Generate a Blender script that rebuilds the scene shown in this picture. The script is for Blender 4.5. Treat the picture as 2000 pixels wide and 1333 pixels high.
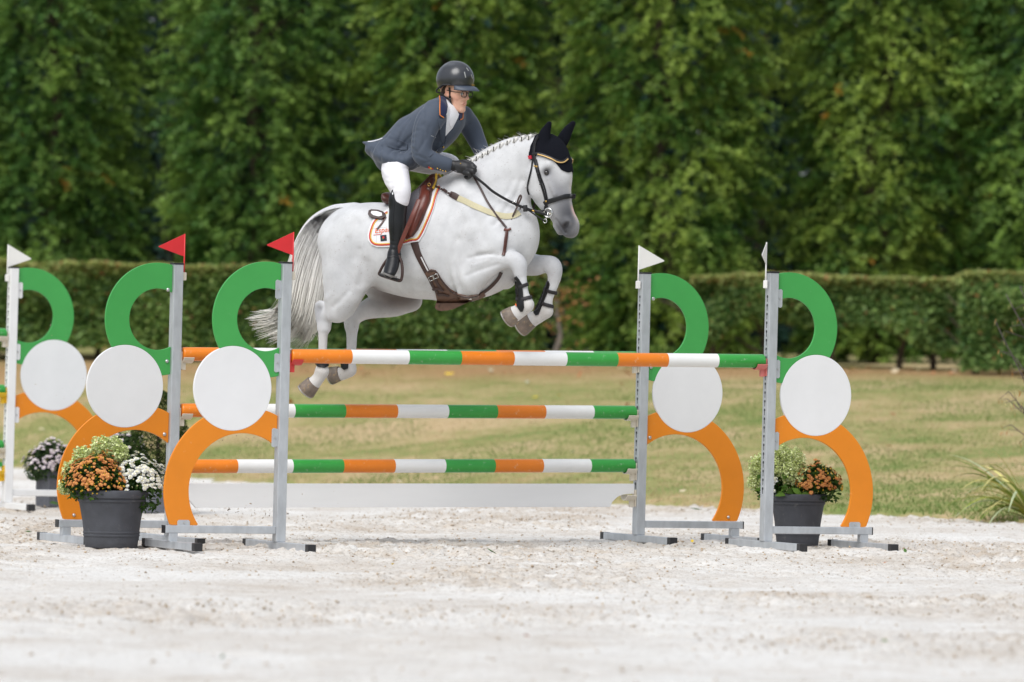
import bpy, bmesh, math, random
import numpy as np
from mathutils import Vector, Matrix, Euler
from mathutils.bvhtree import BVHTree
from mathutils.geometry import delaunay_2d_cdt

for o in list(bpy.data.objects):
    bpy.data.objects.remove(o)
SC = bpy.context.scene
COL = SC.collection
rad = math.radians
RNG = np.random.default_rng(7)
random.seed(7)

# ------------------------------------------------------------------ camera
CAM_H = 1.279
FPX = 2000 * 200.0 / 36.0                     # focal length in photo pixels
PITCH, ROLL = 0.1985, 0.72
cd = bpy.data.cameras.new('camera')
cam = bpy.data.objects.new('camera', cd)
COL.objects.link(cam)
cam.location = (0, 0, CAM_H)
CAM_R = Matrix.Rotation(rad(90 + PITCH), 3, 'X') @ Matrix.Rotation(rad(ROLL), 3, 'Z')
cam.rotation_euler = CAM_R.to_euler()
cd.lens = 200
cd.sensor_width = 36
cd.clip_start = 0.5
cd.clip_end = 2000
cd.dof.use_dof = True
cd.dof.focus_distance = 38.6
cd.dof.aperture_fstop = 2.6
SC.camera = cam

# ------------------------------------------------------------------ world and sun: bright thin overcast, sun high behind the photographer's left
SUN_EL = 52.0
SUN_DIR = Vector((-0.42, -0.80, 0)).normalized()
SUN_AZ = math.degrees(math.atan2(SUN_DIR.x, SUN_DIR.y))
w = bpy.data.worlds.new('World')
SC.world = w
w.use_nodes = True
nt = w.node_tree
nt.nodes.clear()
out = nt.nodes.new('ShaderNodeOutputWorld')
bg = nt.nodes.new('ShaderNodeBackground')
bg.inputs['Strength'].default_value = 0.07
sky = nt.nodes.new('ShaderNodeTexSky')
sky.sky_type = 'NISHITA'
sky.sun_disc = False
sky.sun_elevation = rad(SUN_EL)
sky.sun_rotation = rad(SUN_AZ)
sky.air_density = 1.0
sky.dust_density = 2.0
tcw = nt.nodes.new('ShaderNodeTexCoord')
mpw = nt.nodes.new('ShaderNodeMapping')
mpw.inputs['Scale'].default_value = (1.0, 1.0, 2.6)
nzw = nt.nodes.new('ShaderNodeTexNoise')
nzw.inputs['Scale'].default_value = 2.3
nzw.inputs['Detail'].default_value = 7
nzw.inputs['Roughness'].default_value = 0.58
crw = nt.nodes.new('ShaderNodeValToRGB')
crw.color_ramp.elements[0].position = 0.32
crw.color_ramp.elements[0].color = (2.5, 2.75, 3.25, 1)
crw.color_ramp.elements[1].position = 0.66
crw.color_ramp.elements[1].color = (8.3, 8.5, 8.8, 1)
mxw = nt.nodes.new('ShaderNodeMix')
mxw.data_type = 'RGBA'
mxw.inputs['Factor'].default_value = 0.72        # thin cloud cover over the blue sky
L = nt.links
L.new(tcw.outputs['Generated'], mpw.inputs['Vector'])
L.new(mpw.outputs['Vector'], nzw.inputs['Vector'])
L.new(nzw.outputs['Fac'], crw.inputs['Fac'])
L.new(sky.outputs['Color'], mxw.inputs['A'])
L.new(crw.outputs['Color'], mxw.inputs['B'])
L.new(mxw.outputs['Result'], bg.inputs['Color'])
L.new(bg.outputs['Background'], out.inputs['Surface'])

sd = bpy.data.lights.new('sun', 'SUN')
sd.energy = 1.5
sd.angle = rad(42)
sd.color = (1.0, 0.985, 0.96)
sun = bpy.data.objects.new('sun', sd)
COL.objects.link(sun)
sv = Vector((SUN_DIR.x * math.cos(rad(SUN_EL)), SUN_DIR.y * math.cos(rad(SUN_EL)), math.sin(rad(SUN_EL))))
sun.rotation_euler = sv.to_track_quat('Z', 'Y').to_euler()
sun.location = (-20, -20, 40)
SC.view_settings.view_transform = 'Standard'
SC.view_settings.look = 'None'
SC.view_settings.exposure = 0.92
SC.view_settings.gamma = 1
SC.view_settings.use_curve_mapping = False
SC.render.engine = 'CYCLES'
SC.cycles.use_denoising = True
SC.cycles.max_bounces = 8
SC.cycles.transparent_max_bounces = 8

# ------------------------------------------------------------------ geometry helpers
def ray(px, py):
    return CAM_R @ Vector(((px - 1000) / FPX, (666.5 - py) / FPX, -1.0))

CAMP = Vector((0, 0, CAM_H))

def W(px, py, D):
    """point of the place seen at photo pixel (px, py) at depth D metres"""
    d = ray(px, py)
    return CAMP + d * (D / d.y)

def G(px, D):
    """point on the flat sand seen in column px at depth D"""
    p = W(px, 700, D)
    return Vector((p.x, D, 0))

def s2l(c):
    return tuple(((v / 255) / 12.92 if v / 255 <= 0.04045 else ((v / 255 + 0.055) / 1.055) ** 2.4) for v in c)

def np3(v):
    return np.array([v[0], v[1], v[2]], float)

def mesh_data(name, verts, faces, mats=None, midx=None, smooth=False):
    me = bpy.data.meshes.new(name)
    verts = np.asarray(verts, dtype=np.float64)
    if isinstance(faces, np.ndarray) and faces.ndim == 2:
        n, k = faces.shape
        me.vertices.add(len(verts))
        me.vertices.foreach_set('co', verts.astype(np.float32).ravel())
        me.loops.add(n * k)
        me.loops.foreach_set('vertex_index', faces.astype(np.int32).ravel())
        me.polygons.add(n)
        me.polygons.foreach_set('loop_start', np.arange(0, n * k, k, dtype=np.int32))
        me.polygons.foreach_set('loop_total', np.full(n, k, dtype=np.int32))
        me.update(calc_edges=True)
    else:
        me.from_pydata([tuple(map(float, v)) for v in verts], [], [tuple(int(i) for i in f) for f in faces])
        me.update()
    for m in (mats or []):
        me.materials.append(m)
    if midx is not None:
        me.polygons.foreach_set('material_index', np.asarray(midx, dtype=np.int32))
    if smooth:
        me.polygons.foreach_set('use_smooth', np.ones(len(me.polygons), dtype=bool))
    me.validate()
    return me

ROOTM = {}

def link(name, data, parent=None, M=None):
    o = bpy.data.objects.new(name, data)
    COL.objects.link(o)
    if parent is not None:
        o.parent = parent
    if M is not None:
        o.matrix_basis = M
    ROOTM[o.name] = (ROOTM[parent.name] if parent is not None else Matrix.Identity(4)) @ (M if M is not None else Matrix.Identity(4))
    return o

def tag(o, label=None, cat=None, group=None, kind=None):
    if label: o['label'] = label
    if cat: o['category'] = cat
    if group: o['group'] = group
    if kind: o['kind'] = kind
    return o

def empty(name, loc, rz=0.0, M=None):
    return link(name, None, None, M if M is not None else Matrix.Translation(loc) @ Matrix.Rotation(rz, 4, 'Z'))

class MB:
    """collects simple solids and links them as one mesh"""
    def __init__(self):
        self.v = []; self.f = []; self.m = []
    def add(self, verts, faces, mi=0):
        b = len(self.v)
        self.v += [tuple(p) for p in verts]
        self.f += [tuple(i + b for i in f) for f in faces]
        self.m += [mi] * len(faces)
        return self
    def box(self, c, s, R=None, mi=0):
        hx, hy, hz = s[0] / 2, s[1] / 2, s[2] / 2
        vs = [Vector((x * hx, y * hy, z * hz)) for x in (-1, 1) for y in (-1, 1) for z in (-1, 1)]
        if R is not None: vs = [R @ p for p in vs]
        vs = [p + Vector(c) for p in vs]
        return self.add(vs, [(0, 1, 3, 2), (4, 6, 7, 5), (0, 4, 5, 1), (2, 3, 7, 6), (0, 2, 6, 4), (1, 5, 7, 3)], mi)
    def tube(self, pts, r, n=8, mi=0, cap=True, closed=False, flat=1.0, up=None):
        pts = [Vector(p) for p in pts]
        N = len(pts)
        rs = r if hasattr(r, '__len__') else [r] * N
        rings = []
        prev = None
        for i, p in enumerate(pts):
            a = pts[(i - 1) % N] if (closed or i > 0) else p
            b = pts[(i + 1) % N] if (closed or i < N - 1) else p
            t = (b - a)
            if t.length < 1e-9: t = Vector((0, 0, 1))
            t.normalize()
            if up is not None:
                u = Vector(up)
            elif prev is None:
                u = Vector((0, 0, 1)) if abs(t.z) < 0.9 else Vector((1, 0, 0))
            else:
                u = prev
            x = u - t * u.dot(t)
            if x.length < 1e-6: x = t.orthogonal()
            x.normalize(); y = t.cross(x); prev = x
            rings.append([p + (x * math.cos(2 * math.pi * k / n) * flat + y * math.sin(2 * math.pi * k / n)) * rs[i] for k in range(n)])
        vs = [q for g in rings for q in g]
        fs = []
        M = N if closed else N - 1
        for i in range(M):
            j = (i + 1) % N
            for k in range(n):
                fs.append((i * n + k, i * n + (k + 1) % n, j * n + (k + 1) % n, j * n + k))
        if cap and not closed:
            fs.append(tuple(range(n - 1, -1, -1)))
            fs.append(tuple((N - 1) * n + k for k in range(n)))
        return self.add(vs, fs, mi)
    def lathe(self, prof, n=32, c=(0, 0, 0), mi=0, cap=True):
        c = Vector(c)
        vs = [c + Vector((r * math.cos(2 * math.pi * k / n), r * math.sin(2 * math.pi * k / n), z)) for r, z in prof for k in range(n)]
        fs = []
        for i in range(len(prof) - 1):
            for k in range(n):
                fs.append((i * n + k, i * n + (k + 1) % n, (i + 1) * n + (k + 1) % n, (i + 1) * n + k))
        if cap:
            fs.append(tuple(range(n - 1, -1, -1)))
            fs.append(tuple((len(prof) - 1) * n + k for k in range(n)))
        return self.add(vs, fs, mi)
    def prism(self, poly, t, axis='y', c=(0, 0, 0), mi=0):
        """polygon in the x-z plane (axis y), extruded by t"""
        c = Vector(c); n = len(poly)
        vs = []
        for s in (-t / 2, t / 2):
            for a, b in poly:
                vs.append(c + (Vector((a, s, b)) if axis == 'y' else Vector((a, b, s))))
        fs = [tuple(range(n)), tuple(range(2 * n - 1, n - 1, -1))]
        for k in range(n):
            fs.append((k, n + k, n + (k + 1) % n, (k + 1) % n))
        return self.add(vs, fs, mi)
    def build(self, name, mat, parent=None, M=None, smooth=False, bevel=0, wn=False, auto=None):
        mats = mat if isinstance(mat, (list, tuple)) else [mat]
        me = mesh_data(name, self.v, self.f, mats, self.m, smooth)
        bm = bmesh.new(); bm.from_mesh(me)
        bmesh.ops.recalc_face_normals(bm, faces=bm.faces)
        if auto is not None:
            for e in bm.edges:
                if len(e.link_faces) == 2 and e.calc_face_angle(0) > rad(auto): e.smooth = False
        bm.to_mesh(me); bm.free()
        o = link(name, me, parent, M)
        if bevel:
            md = o.modifiers.new('bevel', 'BEVEL'); md.width = bevel; md.segments = 2
            md.limit_method = 'ANGLE'; md.angle_limit = rad(40)
        return o

def catmull(P, n):
    """smooth path through rows of P (any number of columns), n steps a span"""
    P = np.asarray(P, float)
    Q = np.vstack([2 * P[0] - P[1], P, 2 * P[-1] - P[-2]])
    res = []
    for i in range(1, len(Q) - 2):
        for t in np.linspace(0, 1, n, endpoint=False):
            a, b, c, d = Q[i - 1], Q[i], Q[i + 1], Q[i + 2]
            res.append(0.5 * (2 * b + (c - a) * t + (2 * a - 5 * b + 4 * c - d) * t * t + (3 * b - a - 3 * c + d) * t ** 3))
    res.append(P[-1])
    return np.array(res)

_T = np.random.default_rng(3).random((4, 256, 256))
def vnoise(x, y, s=0):
    """value noise, 0..1"""
    xi = np.floor(x).astype(int); yi = np.floor(y).astype(int)
    fx = x - xi; fy = y - yi
    fx = fx * fx * (3 - 2 * fx); fy = fy * fy * (3 - 2 * fy)
    T = _T[s % 4]
    a = T[xi & 255, yi & 255]; b = T[(xi + 1) & 255, yi & 255]
    c = T[xi & 255, (yi + 1) & 255]; d = T[(xi + 1) & 255, (yi + 1) & 255]
    return (a * (1 - fx) + b * fx) * (1 - fy) + (c * (1 - fx) + d * fx) * fy

# ------------------------------------------------------------------ signed distance modelling
class Field:
    def __init__(self, lo, hi, h):
        self.lo = np.array(lo, float); self.h = h
        self.n = np.ceil((np.array(hi, float) - self.lo) / h).astype(int) + 1
        self.ax = [self.lo[i] + h * np.arange(self.n[i]) for i in range(3)]
        self.f = np.full(self.n, 0.25, np.float32)
    def _sl(self, lo, hi):
        a = np.clip(np.floor((lo - self.lo) / self.h).astype(int), 0, self.n - 1)
        b = np.clip(np.ceil((hi - self.lo) / self.h).astype(int) + 1, a + 1, self.n)
        return tuple(slice(a[i], b[i]) for i in range(3))
    def _cap(self, sl, p0, p1, n0, l0, n1, l1, lat):
        X = self.ax[0][sl[0]][:, None, None].astype(np.float32) - np.float32(p0[0])
        Y = self.ax[1][sl[1]][None, :, None].astype(np.float32) - np.float32(p0[1])
        Z = self.ax[2][sl[2]][None, None, :].astype(np.float32) - np.float32(p0[2])
        d = p1 - p0; LL = float(d @ d)
        if LL < 1e-10:
            t = np.zeros((1, 1, 1), np.float32)
        else:
            t = np.clip((X * d[0] + Y * d[1] + Z * d[2]) / LL, 0, 1).astype(np.float32)
        qx = X - t * d[0]; qy = Y - t * d[1]; qz = Z - t * d[2]
        la = lat - (d * (lat @ d) / LL if LL > 1e-10 else 0)
        la = la / (np.linalg.norm(la) + 1e-12)
        a = qx * la[0] + qy * la[1] + qz * la[2]
        b2 = np.maximum(qx * qx + qy * qy + qz * qz - a * a, 0)
        rn = n0 + (n1 - n0) * t; rl = l0 + (l1 - l0) * t
        k0 = np.sqrt((a / rl) ** 2 + b2 / rn ** 2)
        k1 = np.sqrt((a / rl ** 2) ** 2 + b2 / rn ** 4) + 1e-6
        return (k0 * (k0 - 1) / k1).astype(np.float32)
    def chain(self, P, k=0.02, lat=(0, 1, 0), sub=5, cut=False, raw=False):
        """P rows: x, y, z, r_normal, r_lateral"""
        P = np.asarray(P, float)
        if len(P) > 2 and sub > 1: P = catmull(P, sub)
        P[:, 3:] = np.maximum(P[:, 3:], 0.0015)
        lat = np.asarray(lat, float)
        m = P[:, 3:].max(1)[:, None] + k + 0.03
        lo = (P[:, :3] - m).min(0); hi = (P[:, :3] + m).max(0)
        S = self._sl(lo, hi)
        g = np.full([s.stop - s.start for s in S], 0.25, np.float32)
        for i in range(max(len(P) - 1, 1)):
            A = P[i]; B = P[min(i + 1, len(P) - 1)]
            mm = max(A[3:].max(), B[3:].max()) + k + 0.03
            s2 = self._sl(np.minimum(A[:3], B[:3]) - mm, np.maximum(A[:3], B[:3]) + mm)
            s2 = tuple(slice(max(s2[j].start, S[j].start), min(s2[j].stop, S[j].stop)) for j in range(3))
            if any(q_.stop <= q_.start for q_ in s2): continue
            d = self._cap(s2, A[:3], B[:3], A[3], A[4], B[3], B[4], lat)
            q = tuple(slice(s2[j].start - S[j].start, s2[j].stop - S[j].start) for j in range(3))
            g[q] = np.minimum(g[q], d)
        F = self.f[S]
        if raw: return S, g
        if cut:
            g = -g
            hh = np.clip(0.5 - 0.5 * (F - g) / k, 0, 1)
            self.f[S] = F + (g - F) * hh + k * hh * (1 - hh)
        else:
            hh = np.clip(0.5 + 0.5 * (F - g) / k, 0, 1)
            self.f[S] = F + (g - F) * hh - k * hh * (1 - hh)
        return self
    def emboss(self, P, amp, s, sub=5, side=None):
        """soft groove (amp > 0) or ridge (amp < 0) along a line of points"""
        P = np.array([[p[0], p[1], p[2], 0.002, 0.002] for p in P], float)
        if len(P) > 2: P = catmull(P, sub)
        lo = P[:, :3].min(0) - 3 * s; hi = P[:, :3].max(0) + 3 * s
        if side is not None:            # a crease seen from one side: runs straight in from that flank
            lo[1], hi[1] = (self.lo[1], side) if side < 0 else (side, self.ax[1][-1])
        S = self._sl(lo, hi)
        X = self.ax[0][S[0]][:, None, None]; Y = self.ax[1][S[1]][None, :, None]; Z = self.ax[2][S[2]][None, None, :]
        if side is not None: Y = np.zeros_like(Y); P[:, 1] = 0
        best = np.full([q.stop - q.start for q in S], 9.0)
        for i in range(max(len(P) - 1, 1)):
            a = P[i, :3]; d = P[min(i + 1, len(P) - 1), :3] - a; LL = d @ d + 1e-12
            t = np.clip(((X - a[0]) * d[0] + (Y - a[1]) * d[1] + (Z - a[2]) * d[2]) / LL, 0, 1)
            best = np.minimum(best, (X - a[0] - t * d[0]) ** 2 + (Y - a[1] - t * d[1]) ** 2 + (Z - a[2] - t * d[2]) ** 2)
        self.f[S] += (amp * np.exp(-best / (s * s))).astype(np.float32)
        return self
    def ball(self, c, r, k=0.02, lat=(0, 1, 0), rl=None, cut=False):
        return self.chain([[c[0], c[1], c[2], r, rl or r]], k, lat, 1, cut)
    def mesh(self, smooth=2):
        f = self.f; s = f < 0
        c = np.zeros(np.array(f.shape) - 1, np.int8)
        offs = [(i, j, k) for i in (0, 1) for j in (0, 1) for k in (0, 1)]
        nx, ny, nz = c.shape
        for i, j, k in offs:
            c += s[i:i + nx, j:j + ny, k:k + nz]
        idx = np.argwhere((c > 0) & (c < 8))
        vid = np.full(c.shape, -1, np.int32)
        vid[idx[:, 0], idx[:, 1], idx[:, 2]] = np.arange(len(idx))
        val = np.stack([f[idx[:, 0] + i, idx[:, 1] + j, idx[:, 2] + k] for i, j, k in offs], 1)
        acc = np.zeros((len(idx), 3)); cnt = np.zeros(len(idx))
        O = np.array(offs, float)
        for a in range(8):
            for b in range(a + 1, 8):
                if np.abs(O[a] - O[b]).sum() != 1: continue
                m = (val[:, a] < 0) != (val[:, b] < 0)
                t = val[m, a] / (val[m, a] - val[m, b])
                acc[m] += O[a] + (O[b] - O[a]) * t[:, None]
                cnt[m] += 1
        V = self.lo + self.h * (idx + acc / cnt[:, None])
        F = []
        def quads(sg0, sg1, cells, flip=False):
            pass
        for ax in range(3):
            s0 = s[tuple(slice(0, -1) if i == ax else slice(1, -1) for i in range(3))]
            s1 = s[tuple(slice(1, None) if i == ax else slice(1, -1) for i in range(3))]
            e = np.argwhere(s0 != s1)
            ins = s0[e[:, 0], e[:, 1], e[:, 2]]
            base = e.copy()
            for i in range(3):
                if i != ax: base[:, i] += 1
            u, v = (ax + 1) % 3, (ax + 2) % 3
            q = []
            for du, dv in ((-1, -1), (0, -1), (0, 0), (-1, 0)):
                p = base.copy(); p[:, u] += du; p[:, v] += dv
                q.append(vid[p[:, 0], p[:, 1], p[:, 2]])
            q = np.stack(q, 1)
            q[~ins] = q[~ins][:, ::-1]
            F.append(q)
        F = np.vstack(F)
        F = F[(F >= 0).all(1)]
        for _ in range(smooth):
            A = np.zeros_like(V); n = np.zeros(len(V))
            for a in range(4):
                b = (a + 1) % 4
                np.add.at(A, F[:, a], V[F[:, b]]); np.add.at(n, F[:, a], 1)
                np.add.at(A, F[:, b], V[F[:, a]]); np.add.at(n, F[:, b], 1)
            V = V * 0.5 + 0.5 * A / np.maximum(n, 1)[:, None]
        return V, F

def bvh_of(V, F):
    return BVHTree.FromPolygons([tuple(v) for v in V], [tuple(int(i) for i in f) for f in F])

def apply_m(M, V):
    A = np.array(M)
    return np.asarray(V, float) @ A[:3, :3].T + A[:3, 3]

def add_color(me, name, cols):
    at = me.color_attributes.new(name, 'FLOAT_COLOR', 'POINT')
    c = np.ones((len(me.vertices), 4), np.float32)
    c[:, :3] = cols
    at.data.foreach_set('color', c.ravel())

# ------------------------------------------------------------------ materials
MATS = {}
def mat(name, col, rough=0.5, metal=0.0, var=0.0, vscale=8.0, bump=0.0, bscale=60.0, spec=0.5, coat=0.0, coatr=0.1,
        scuff=None, scuff_col=None, scuff_scale=14.0, scuff_amt=0.6, sheen=0.0, attr=None, aniso=None, detail=4.0):
    m = bpy.data.materials.new(name); m.use_nodes = True
    t = m.node_tree; N = t.nodes; K = t.links
    b = N['Principled BSDF']
    b.inputs['Roughness'].default_value = rough
    b.inputs['Metallic'].default_value = metal
    b.inputs['Specular IOR Level'].default_value = spec
    b.inputs['Coat Weight'].default_value = coat
    b.inputs['Coat Roughness'].default_value = coatr
    if sheen:
        b.inputs['Sheen Weight'].default_value = sheen
        b.inputs['Sheen Roughness'].default_value = 0.4
    tc = N.new('ShaderNodeTexCoord')
    src = tc.outputs['Object']
    if aniso:
        mp = N.new('ShaderNodeMapping'); mp.inputs['Scale'].default_value = aniso
        K.new(src, mp.inputs['Vector']); src = mp.outputs['Vector']
    if attr:
        a = N.new('ShaderNodeAttribute'); a.attribute_name = attr
        base = a.outputs['Color']
    else:
        c = N.new('ShaderNodeRGB'); c.outputs[0].default_value = (*col, 1)
        base = c.outputs[0]
    if var:
        n = N.new('ShaderNodeTexNoise'); n.inputs['Scale'].default_value = vscale; n.inputs['Detail'].default_value = detail
        n.inputs['Roughness'].default_value = 0.6
        K.new(src, n.inputs['Vector'])
        mr = N.new('ShaderNodeMapRange'); mr.inputs['From Min'].default_value = 0.3; mr.inputs['From Max'].default_value = 0.7
        mr.inputs['To Min'].default_value = 1 - var; mr.inputs['To Max'].default_value = 1 + var
        K.new(n.outputs['Fac'], mr.inputs['Value'])
        vm = N.new('ShaderNodeVectorMath'); vm.operation = 'SCALE'
        K.new(base, vm.inputs[0]); K.new(mr.outputs['Result'], vm.inputs['Scale'])
        base = vm.outputs['Vector']
        rr = N.new('ShaderNodeMapRange'); rr.inputs['To Min'].default_value = max(rough - 0.08, 0.02); rr.inputs['To Max'].default_value = min(rough + 0.12, 1)
        K.new(n.outputs['Fac'], rr.inputs['Value']); K.new(rr.outputs['Result'], b.inputs['Roughness'])
    if scuff_col is not None:
        n2 = N.new('ShaderNodeTexNoise'); n2.inputs['Scale'].default_value = scuff_scale; n2.inputs['Detail'].default_value = 8
        n2.inputs['Roughness'].default_value = 0.7
        K.new(tc.outputs['Object'], n2.inputs['Vector'])
        cr = N.new('ShaderNodeValToRGB')
        cr.color_ramp.elements[0].position = scuff; cr.color_ramp.elements[0].color = (0, 0, 0, 1)
        cr.color_ramp.elements[1].position = min(scuff + 0.1, 1); cr.color_ramp.elements[1].color = (scuff_amt,) * 3 + (1,)
        K.new(n2.outputs['Fac'], cr.inputs['Fac'])
        mx = N.new('ShaderNodeMix'); mx.data_type = 'RGBA'
        K.new(cr.outputs['Color'], mx.inputs['Factor']); K.new(base, mx.inputs['A'])
        mx.inputs['B'].default_value = (*scuff_col, 1)
        base = mx.outputs['Result']
    K.new(base, b.inputs['Base Color'])
    if bump:
        n3 = N.new('ShaderNodeTexNoise'); n3.inputs['Scale'].default_value = bscale; n3.inputs['Detail'].default_value = 5
        K.new(src, n3.inputs['Vector'])
        bp = N.new('ShaderNodeBump'); bp.inputs['Strength'].default_value = bump; bp.inputs['Distance'].default_value = 0.01
        K.new(n3.outputs['Fac'], bp.inputs['Height']); K.new(bp.outputs['Normal'], b.inputs['Normal'])
    MATS[name] = m
    return m

def leaf_mat(name, attr='tone', rough=0.55, trans=0.35):
    m = bpy.data.materials.new(name); m.use_nodes = True
    t = m.node_tree; N = t.nodes; K = t.links
    b = N['Principled BSDF']
    a = N.new('ShaderNodeAttribute'); a.attribute_name = attr
    g = N.new('ShaderNodeNewGeometry')
    mr = N.new('ShaderNodeMapRange'); mr.inputs['To Min'].default_value = 0.72; mr.inputs['To Max'].default_value = 1.3
    K.new(g.outputs['Random Per Island'], mr.inputs['Value'])
    vm = N.new('ShaderNodeVectorMath'); vm.operation = 'SCALE'
    K.new(a.outputs['Color'], vm.inputs[0]); K.new(mr.outputs['Result'], vm.inputs['Scale'])
    K.new(vm.outputs['Vector'], b.inputs['Base Color'])
    b.inputs['Roughness'].default_value = rough
    b.inputs['Specular IOR Level'].default_value = 0.35
    tr = N.new('ShaderNodeBsdfTranslucent')
    K.new(vm.outputs['Vector'], tr.inputs['Color'])
    mx = N.new('ShaderNodeMixShader'); mx.inputs['Fac'].default_value = trans
    K.new(b.outputs['BSDF'], mx.inputs[1]); K.new(tr.outputs['BSDF'], mx.inputs[2])
    K.new(mx.outputs['Shader'], N['Material Output'].inputs['Surface'])
    MATS[name] = m
    return m

GREEN = s2l((64, 158, 76)); ORANGE = s2l((224, 132, 20)); WHITE = (0.80, 0.80, 0.80)
mat('green_panel', GREEN, 0.42, var=0.06, vscale=3, bump=0.04, bscale=220, scuff=0.64, scuff_col=(0.45, 0.5, 0.4), scuff_scale=22, scuff_amt=0.3)
mat('orange_panel', ORANGE, 0.42, var=0.06, vscale=3, bump=0.04, bscale=220, scuff=0.64, scuff_col=(0.8, 0.6, 0.38), scuff_scale=22, scuff_amt=0.3)
mat('white_panel', (0.79, 0.79, 0.80), 0.45, var=0.025, vscale=4, bump=0.03, bscale=220, scuff=0.66, scuff_col=(0.55, 0.54, 0.52), scuff_scale=12, scuff_amt=0.3)
mat('white_panel_worn', (0.77, 0.78, 0.79), 0.45, var=0.03, vscale=4, scuff=0.68, scuff_col=(0.3, 0.3, 0.32), scuff_scale=5, scuff_amt=0.55)
mat('green_paint', s2l((52, 152, 62)), 0.3, var=0.06, vscale=5, scuff=0.60, scuff_col=(0.55, 0.6, 0.5), scuff_scale=26, scuff_amt=0.5)
mat('orange_paint', s2l((224, 124, 22)), 0.3, var=0.06, vscale=5, scuff=0.60, scuff_col=(0.72, 0.55, 0.36), scuff_scale=26, scuff_amt=0.55)
mat('white_paint', (0.80, 0.80, 0.79), 0.32, var=0.03, vscale=5, scuff=0.62, scuff_col=(0.6, 0.57, 0.52), scuff_scale=26, scuff_amt=0.35)
mat('galvanised', (0.52, 0.545, 0.57), 0.46, 0.55, var=0.14, vscale=14, aniso=(1, 1, 0.35), scuff=0.62, scuff_col=(0.62, 0.63, 0.64), scuff_scale=40, scuff_amt=0.5)
mat('white_metal', (0.79, 0.79, 0.79), 0.4, 0.0, var=0.04, scuff=0.66, scuff_col=(0.45, 0.42, 0.38), scuff_scale=18, scuff_amt=0.5)
mat('black_plastic', (0.018, 0.018, 0.02), 0.45, scuff=0.62, scuff_col=(0.3, 0.28, 0.25), scuff_scale=60, scuff_amt=0.5)
mat('keyhole_dark', (0.02, 0.022, 0.03), 0.7)
mat('cream_plastic', s2l((216, 207, 190)), 0.45, var=0.05)
mat('red_plastic', s2l((205, 62, 58)), 0.42, var=0.07, scuff=0.62, scuff_col=s2l((225, 120, 110)), scuff_scale=30)
mat('faded_red_plastic', s2l((206, 118, 112)), 0.5, var=0.06)
mat('yellow_plastic', s2l((232, 186, 30)), 0.42, var=0.06)
mat('red_flag', s2l((214, 42, 48)), 0.38, var=0.05, scuff=0.63, scuff_col=s2l((232, 120, 118)), scuff_scale=34, scuff_amt=0.5)
mat('white_flag', (0.78, 0.77, 0.74), 0.4, var=0.03, scuff=0.7, scuff_col=(0.6, 0.55, 0.4), scuff_scale=30, scuff_amt=0.4)
mat('bolt_steel', (0.6, 0.6, 0.6), 0.3, 0.9)
mat('pot_grey', s2l((70, 72, 78)), 0.75, var=0.2, vscale=9, bump=0.25, bscale=160, scuff=0.6, scuff_col=s2l((118, 116, 114)), scuff_scale=14, scuff_amt=0.4)
mat('planter_grey', s2l((98, 100, 108)), 0.8, var=0.2, vscale=30, bump=0.2, bscale=200, scuff=0.58, scuff_col=s2l((190, 182, 170)), scuff_scale=120, scuff_amt=0.5)
mat('bark', s2l((74, 64, 52)), 0.9, var=0.35, vscale=12, bump=0.6, bscale=30, aniso=(1, 1, 0.3))
mat('grey_bark', s2l((120, 112, 104)), 0.9, var=0.35, vscale=20, bump=0.5, bscale=50, aniso=(1, 1, 0.3))
leaf_mat('leaf', trans=0.45)
leaf_mat('flower', trans=0.15, rough=0.7)
leaf_mat('blade', trans=0.3, rough=0.7)
# ================================================================== THE SETTING
def edge_y(x):
    """far edge of the sand, running away to the left"""
    return 54.0 - 1.75 * x + 0.02 * x * x

def bank_z(x, y):
    yb = edge_y(x)
    t = np.clip((y - yb) / np.maximum(73.0 - yb, 3.0), 0, 1.6)
    z = np.where(y < yb, -0.06, 0.015 + 1.24 * (0.75 * t + 0.25 * t * t * (3 - 2 * np.clip(t, 0, 1))))
    z = np.where(t > 1, 0.015 + 1.24 + (t - 1) * 0.3, z)
    return z + 0.03 * (vnoise(x * 0.9 + 40, y * 0.5 + 9, 1) - 0.5)

# big ground sheet out to the horizon
g = MB(); S = 900
g.add([(-S, -S, -0.12), (S, -S, -0.12), (S, S, -0.12), (-S, S, -0.12)], [(0, 1, 2, 3)])
mat('meadow', s2l((110, 112, 70)), 0.95, var=0.25, vscale=0.4)
tag(g.build('ground', MATS['meadow']), kind='structure', label='flat meadow ground reaching out beyond the arena')

# sand
def sand_height(x, y):
    n1 = vnoise(x * 1.3, y * 1.0, 0)
    churn = np.clip((vnoise(x * 0.55 + 7, y * 0.42 + 3, 1) - 0.42) * 3.2, 0.15, 1)
    churn = np.clip(churn + 0.75 * np.exp(-((y - 38.6) / 3.2) ** 2) * (0.4 + 0.8 * vnoise(x * 1.1, y * 0.8, 2)), 0.15, 1.25)
    n2 = vnoise(x * 6.1, y * 5.3, 2)
    n3 = vnoise(x * 13.3 + 5, y * 11.1, 3)
    n4 = vnoise(x * 27.0 + 1, y * 23.0, 0)
    hoof = np.clip(0.32 - vnoise(x * 3.3 + 20, y * 2.4 + 5, 3), 0, 1)
    z = 0.030 * (n1 - 0.5) + churn * (0.034 * (n2 - 0.5) + 0.050 * np.abs(n3 - 0.5) + 0.022 * (n4 - 0.5) + 0.030 * np.clip(vnoise(x * 41.0 + 3, y * 33.0, 1) - 0.55, 0, 1) + 0.016 * (vnoise(x * 61.0, y * 57.0 + 8, 2) - 0.5)) - 0.07 * hoof
    return z - 0.018, churn
ys = np.concatenate([np.arange(16.5, 30, 0.05), np.arange(30, 45, 0.024), np.arange(45, 70, 0.09)])
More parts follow.
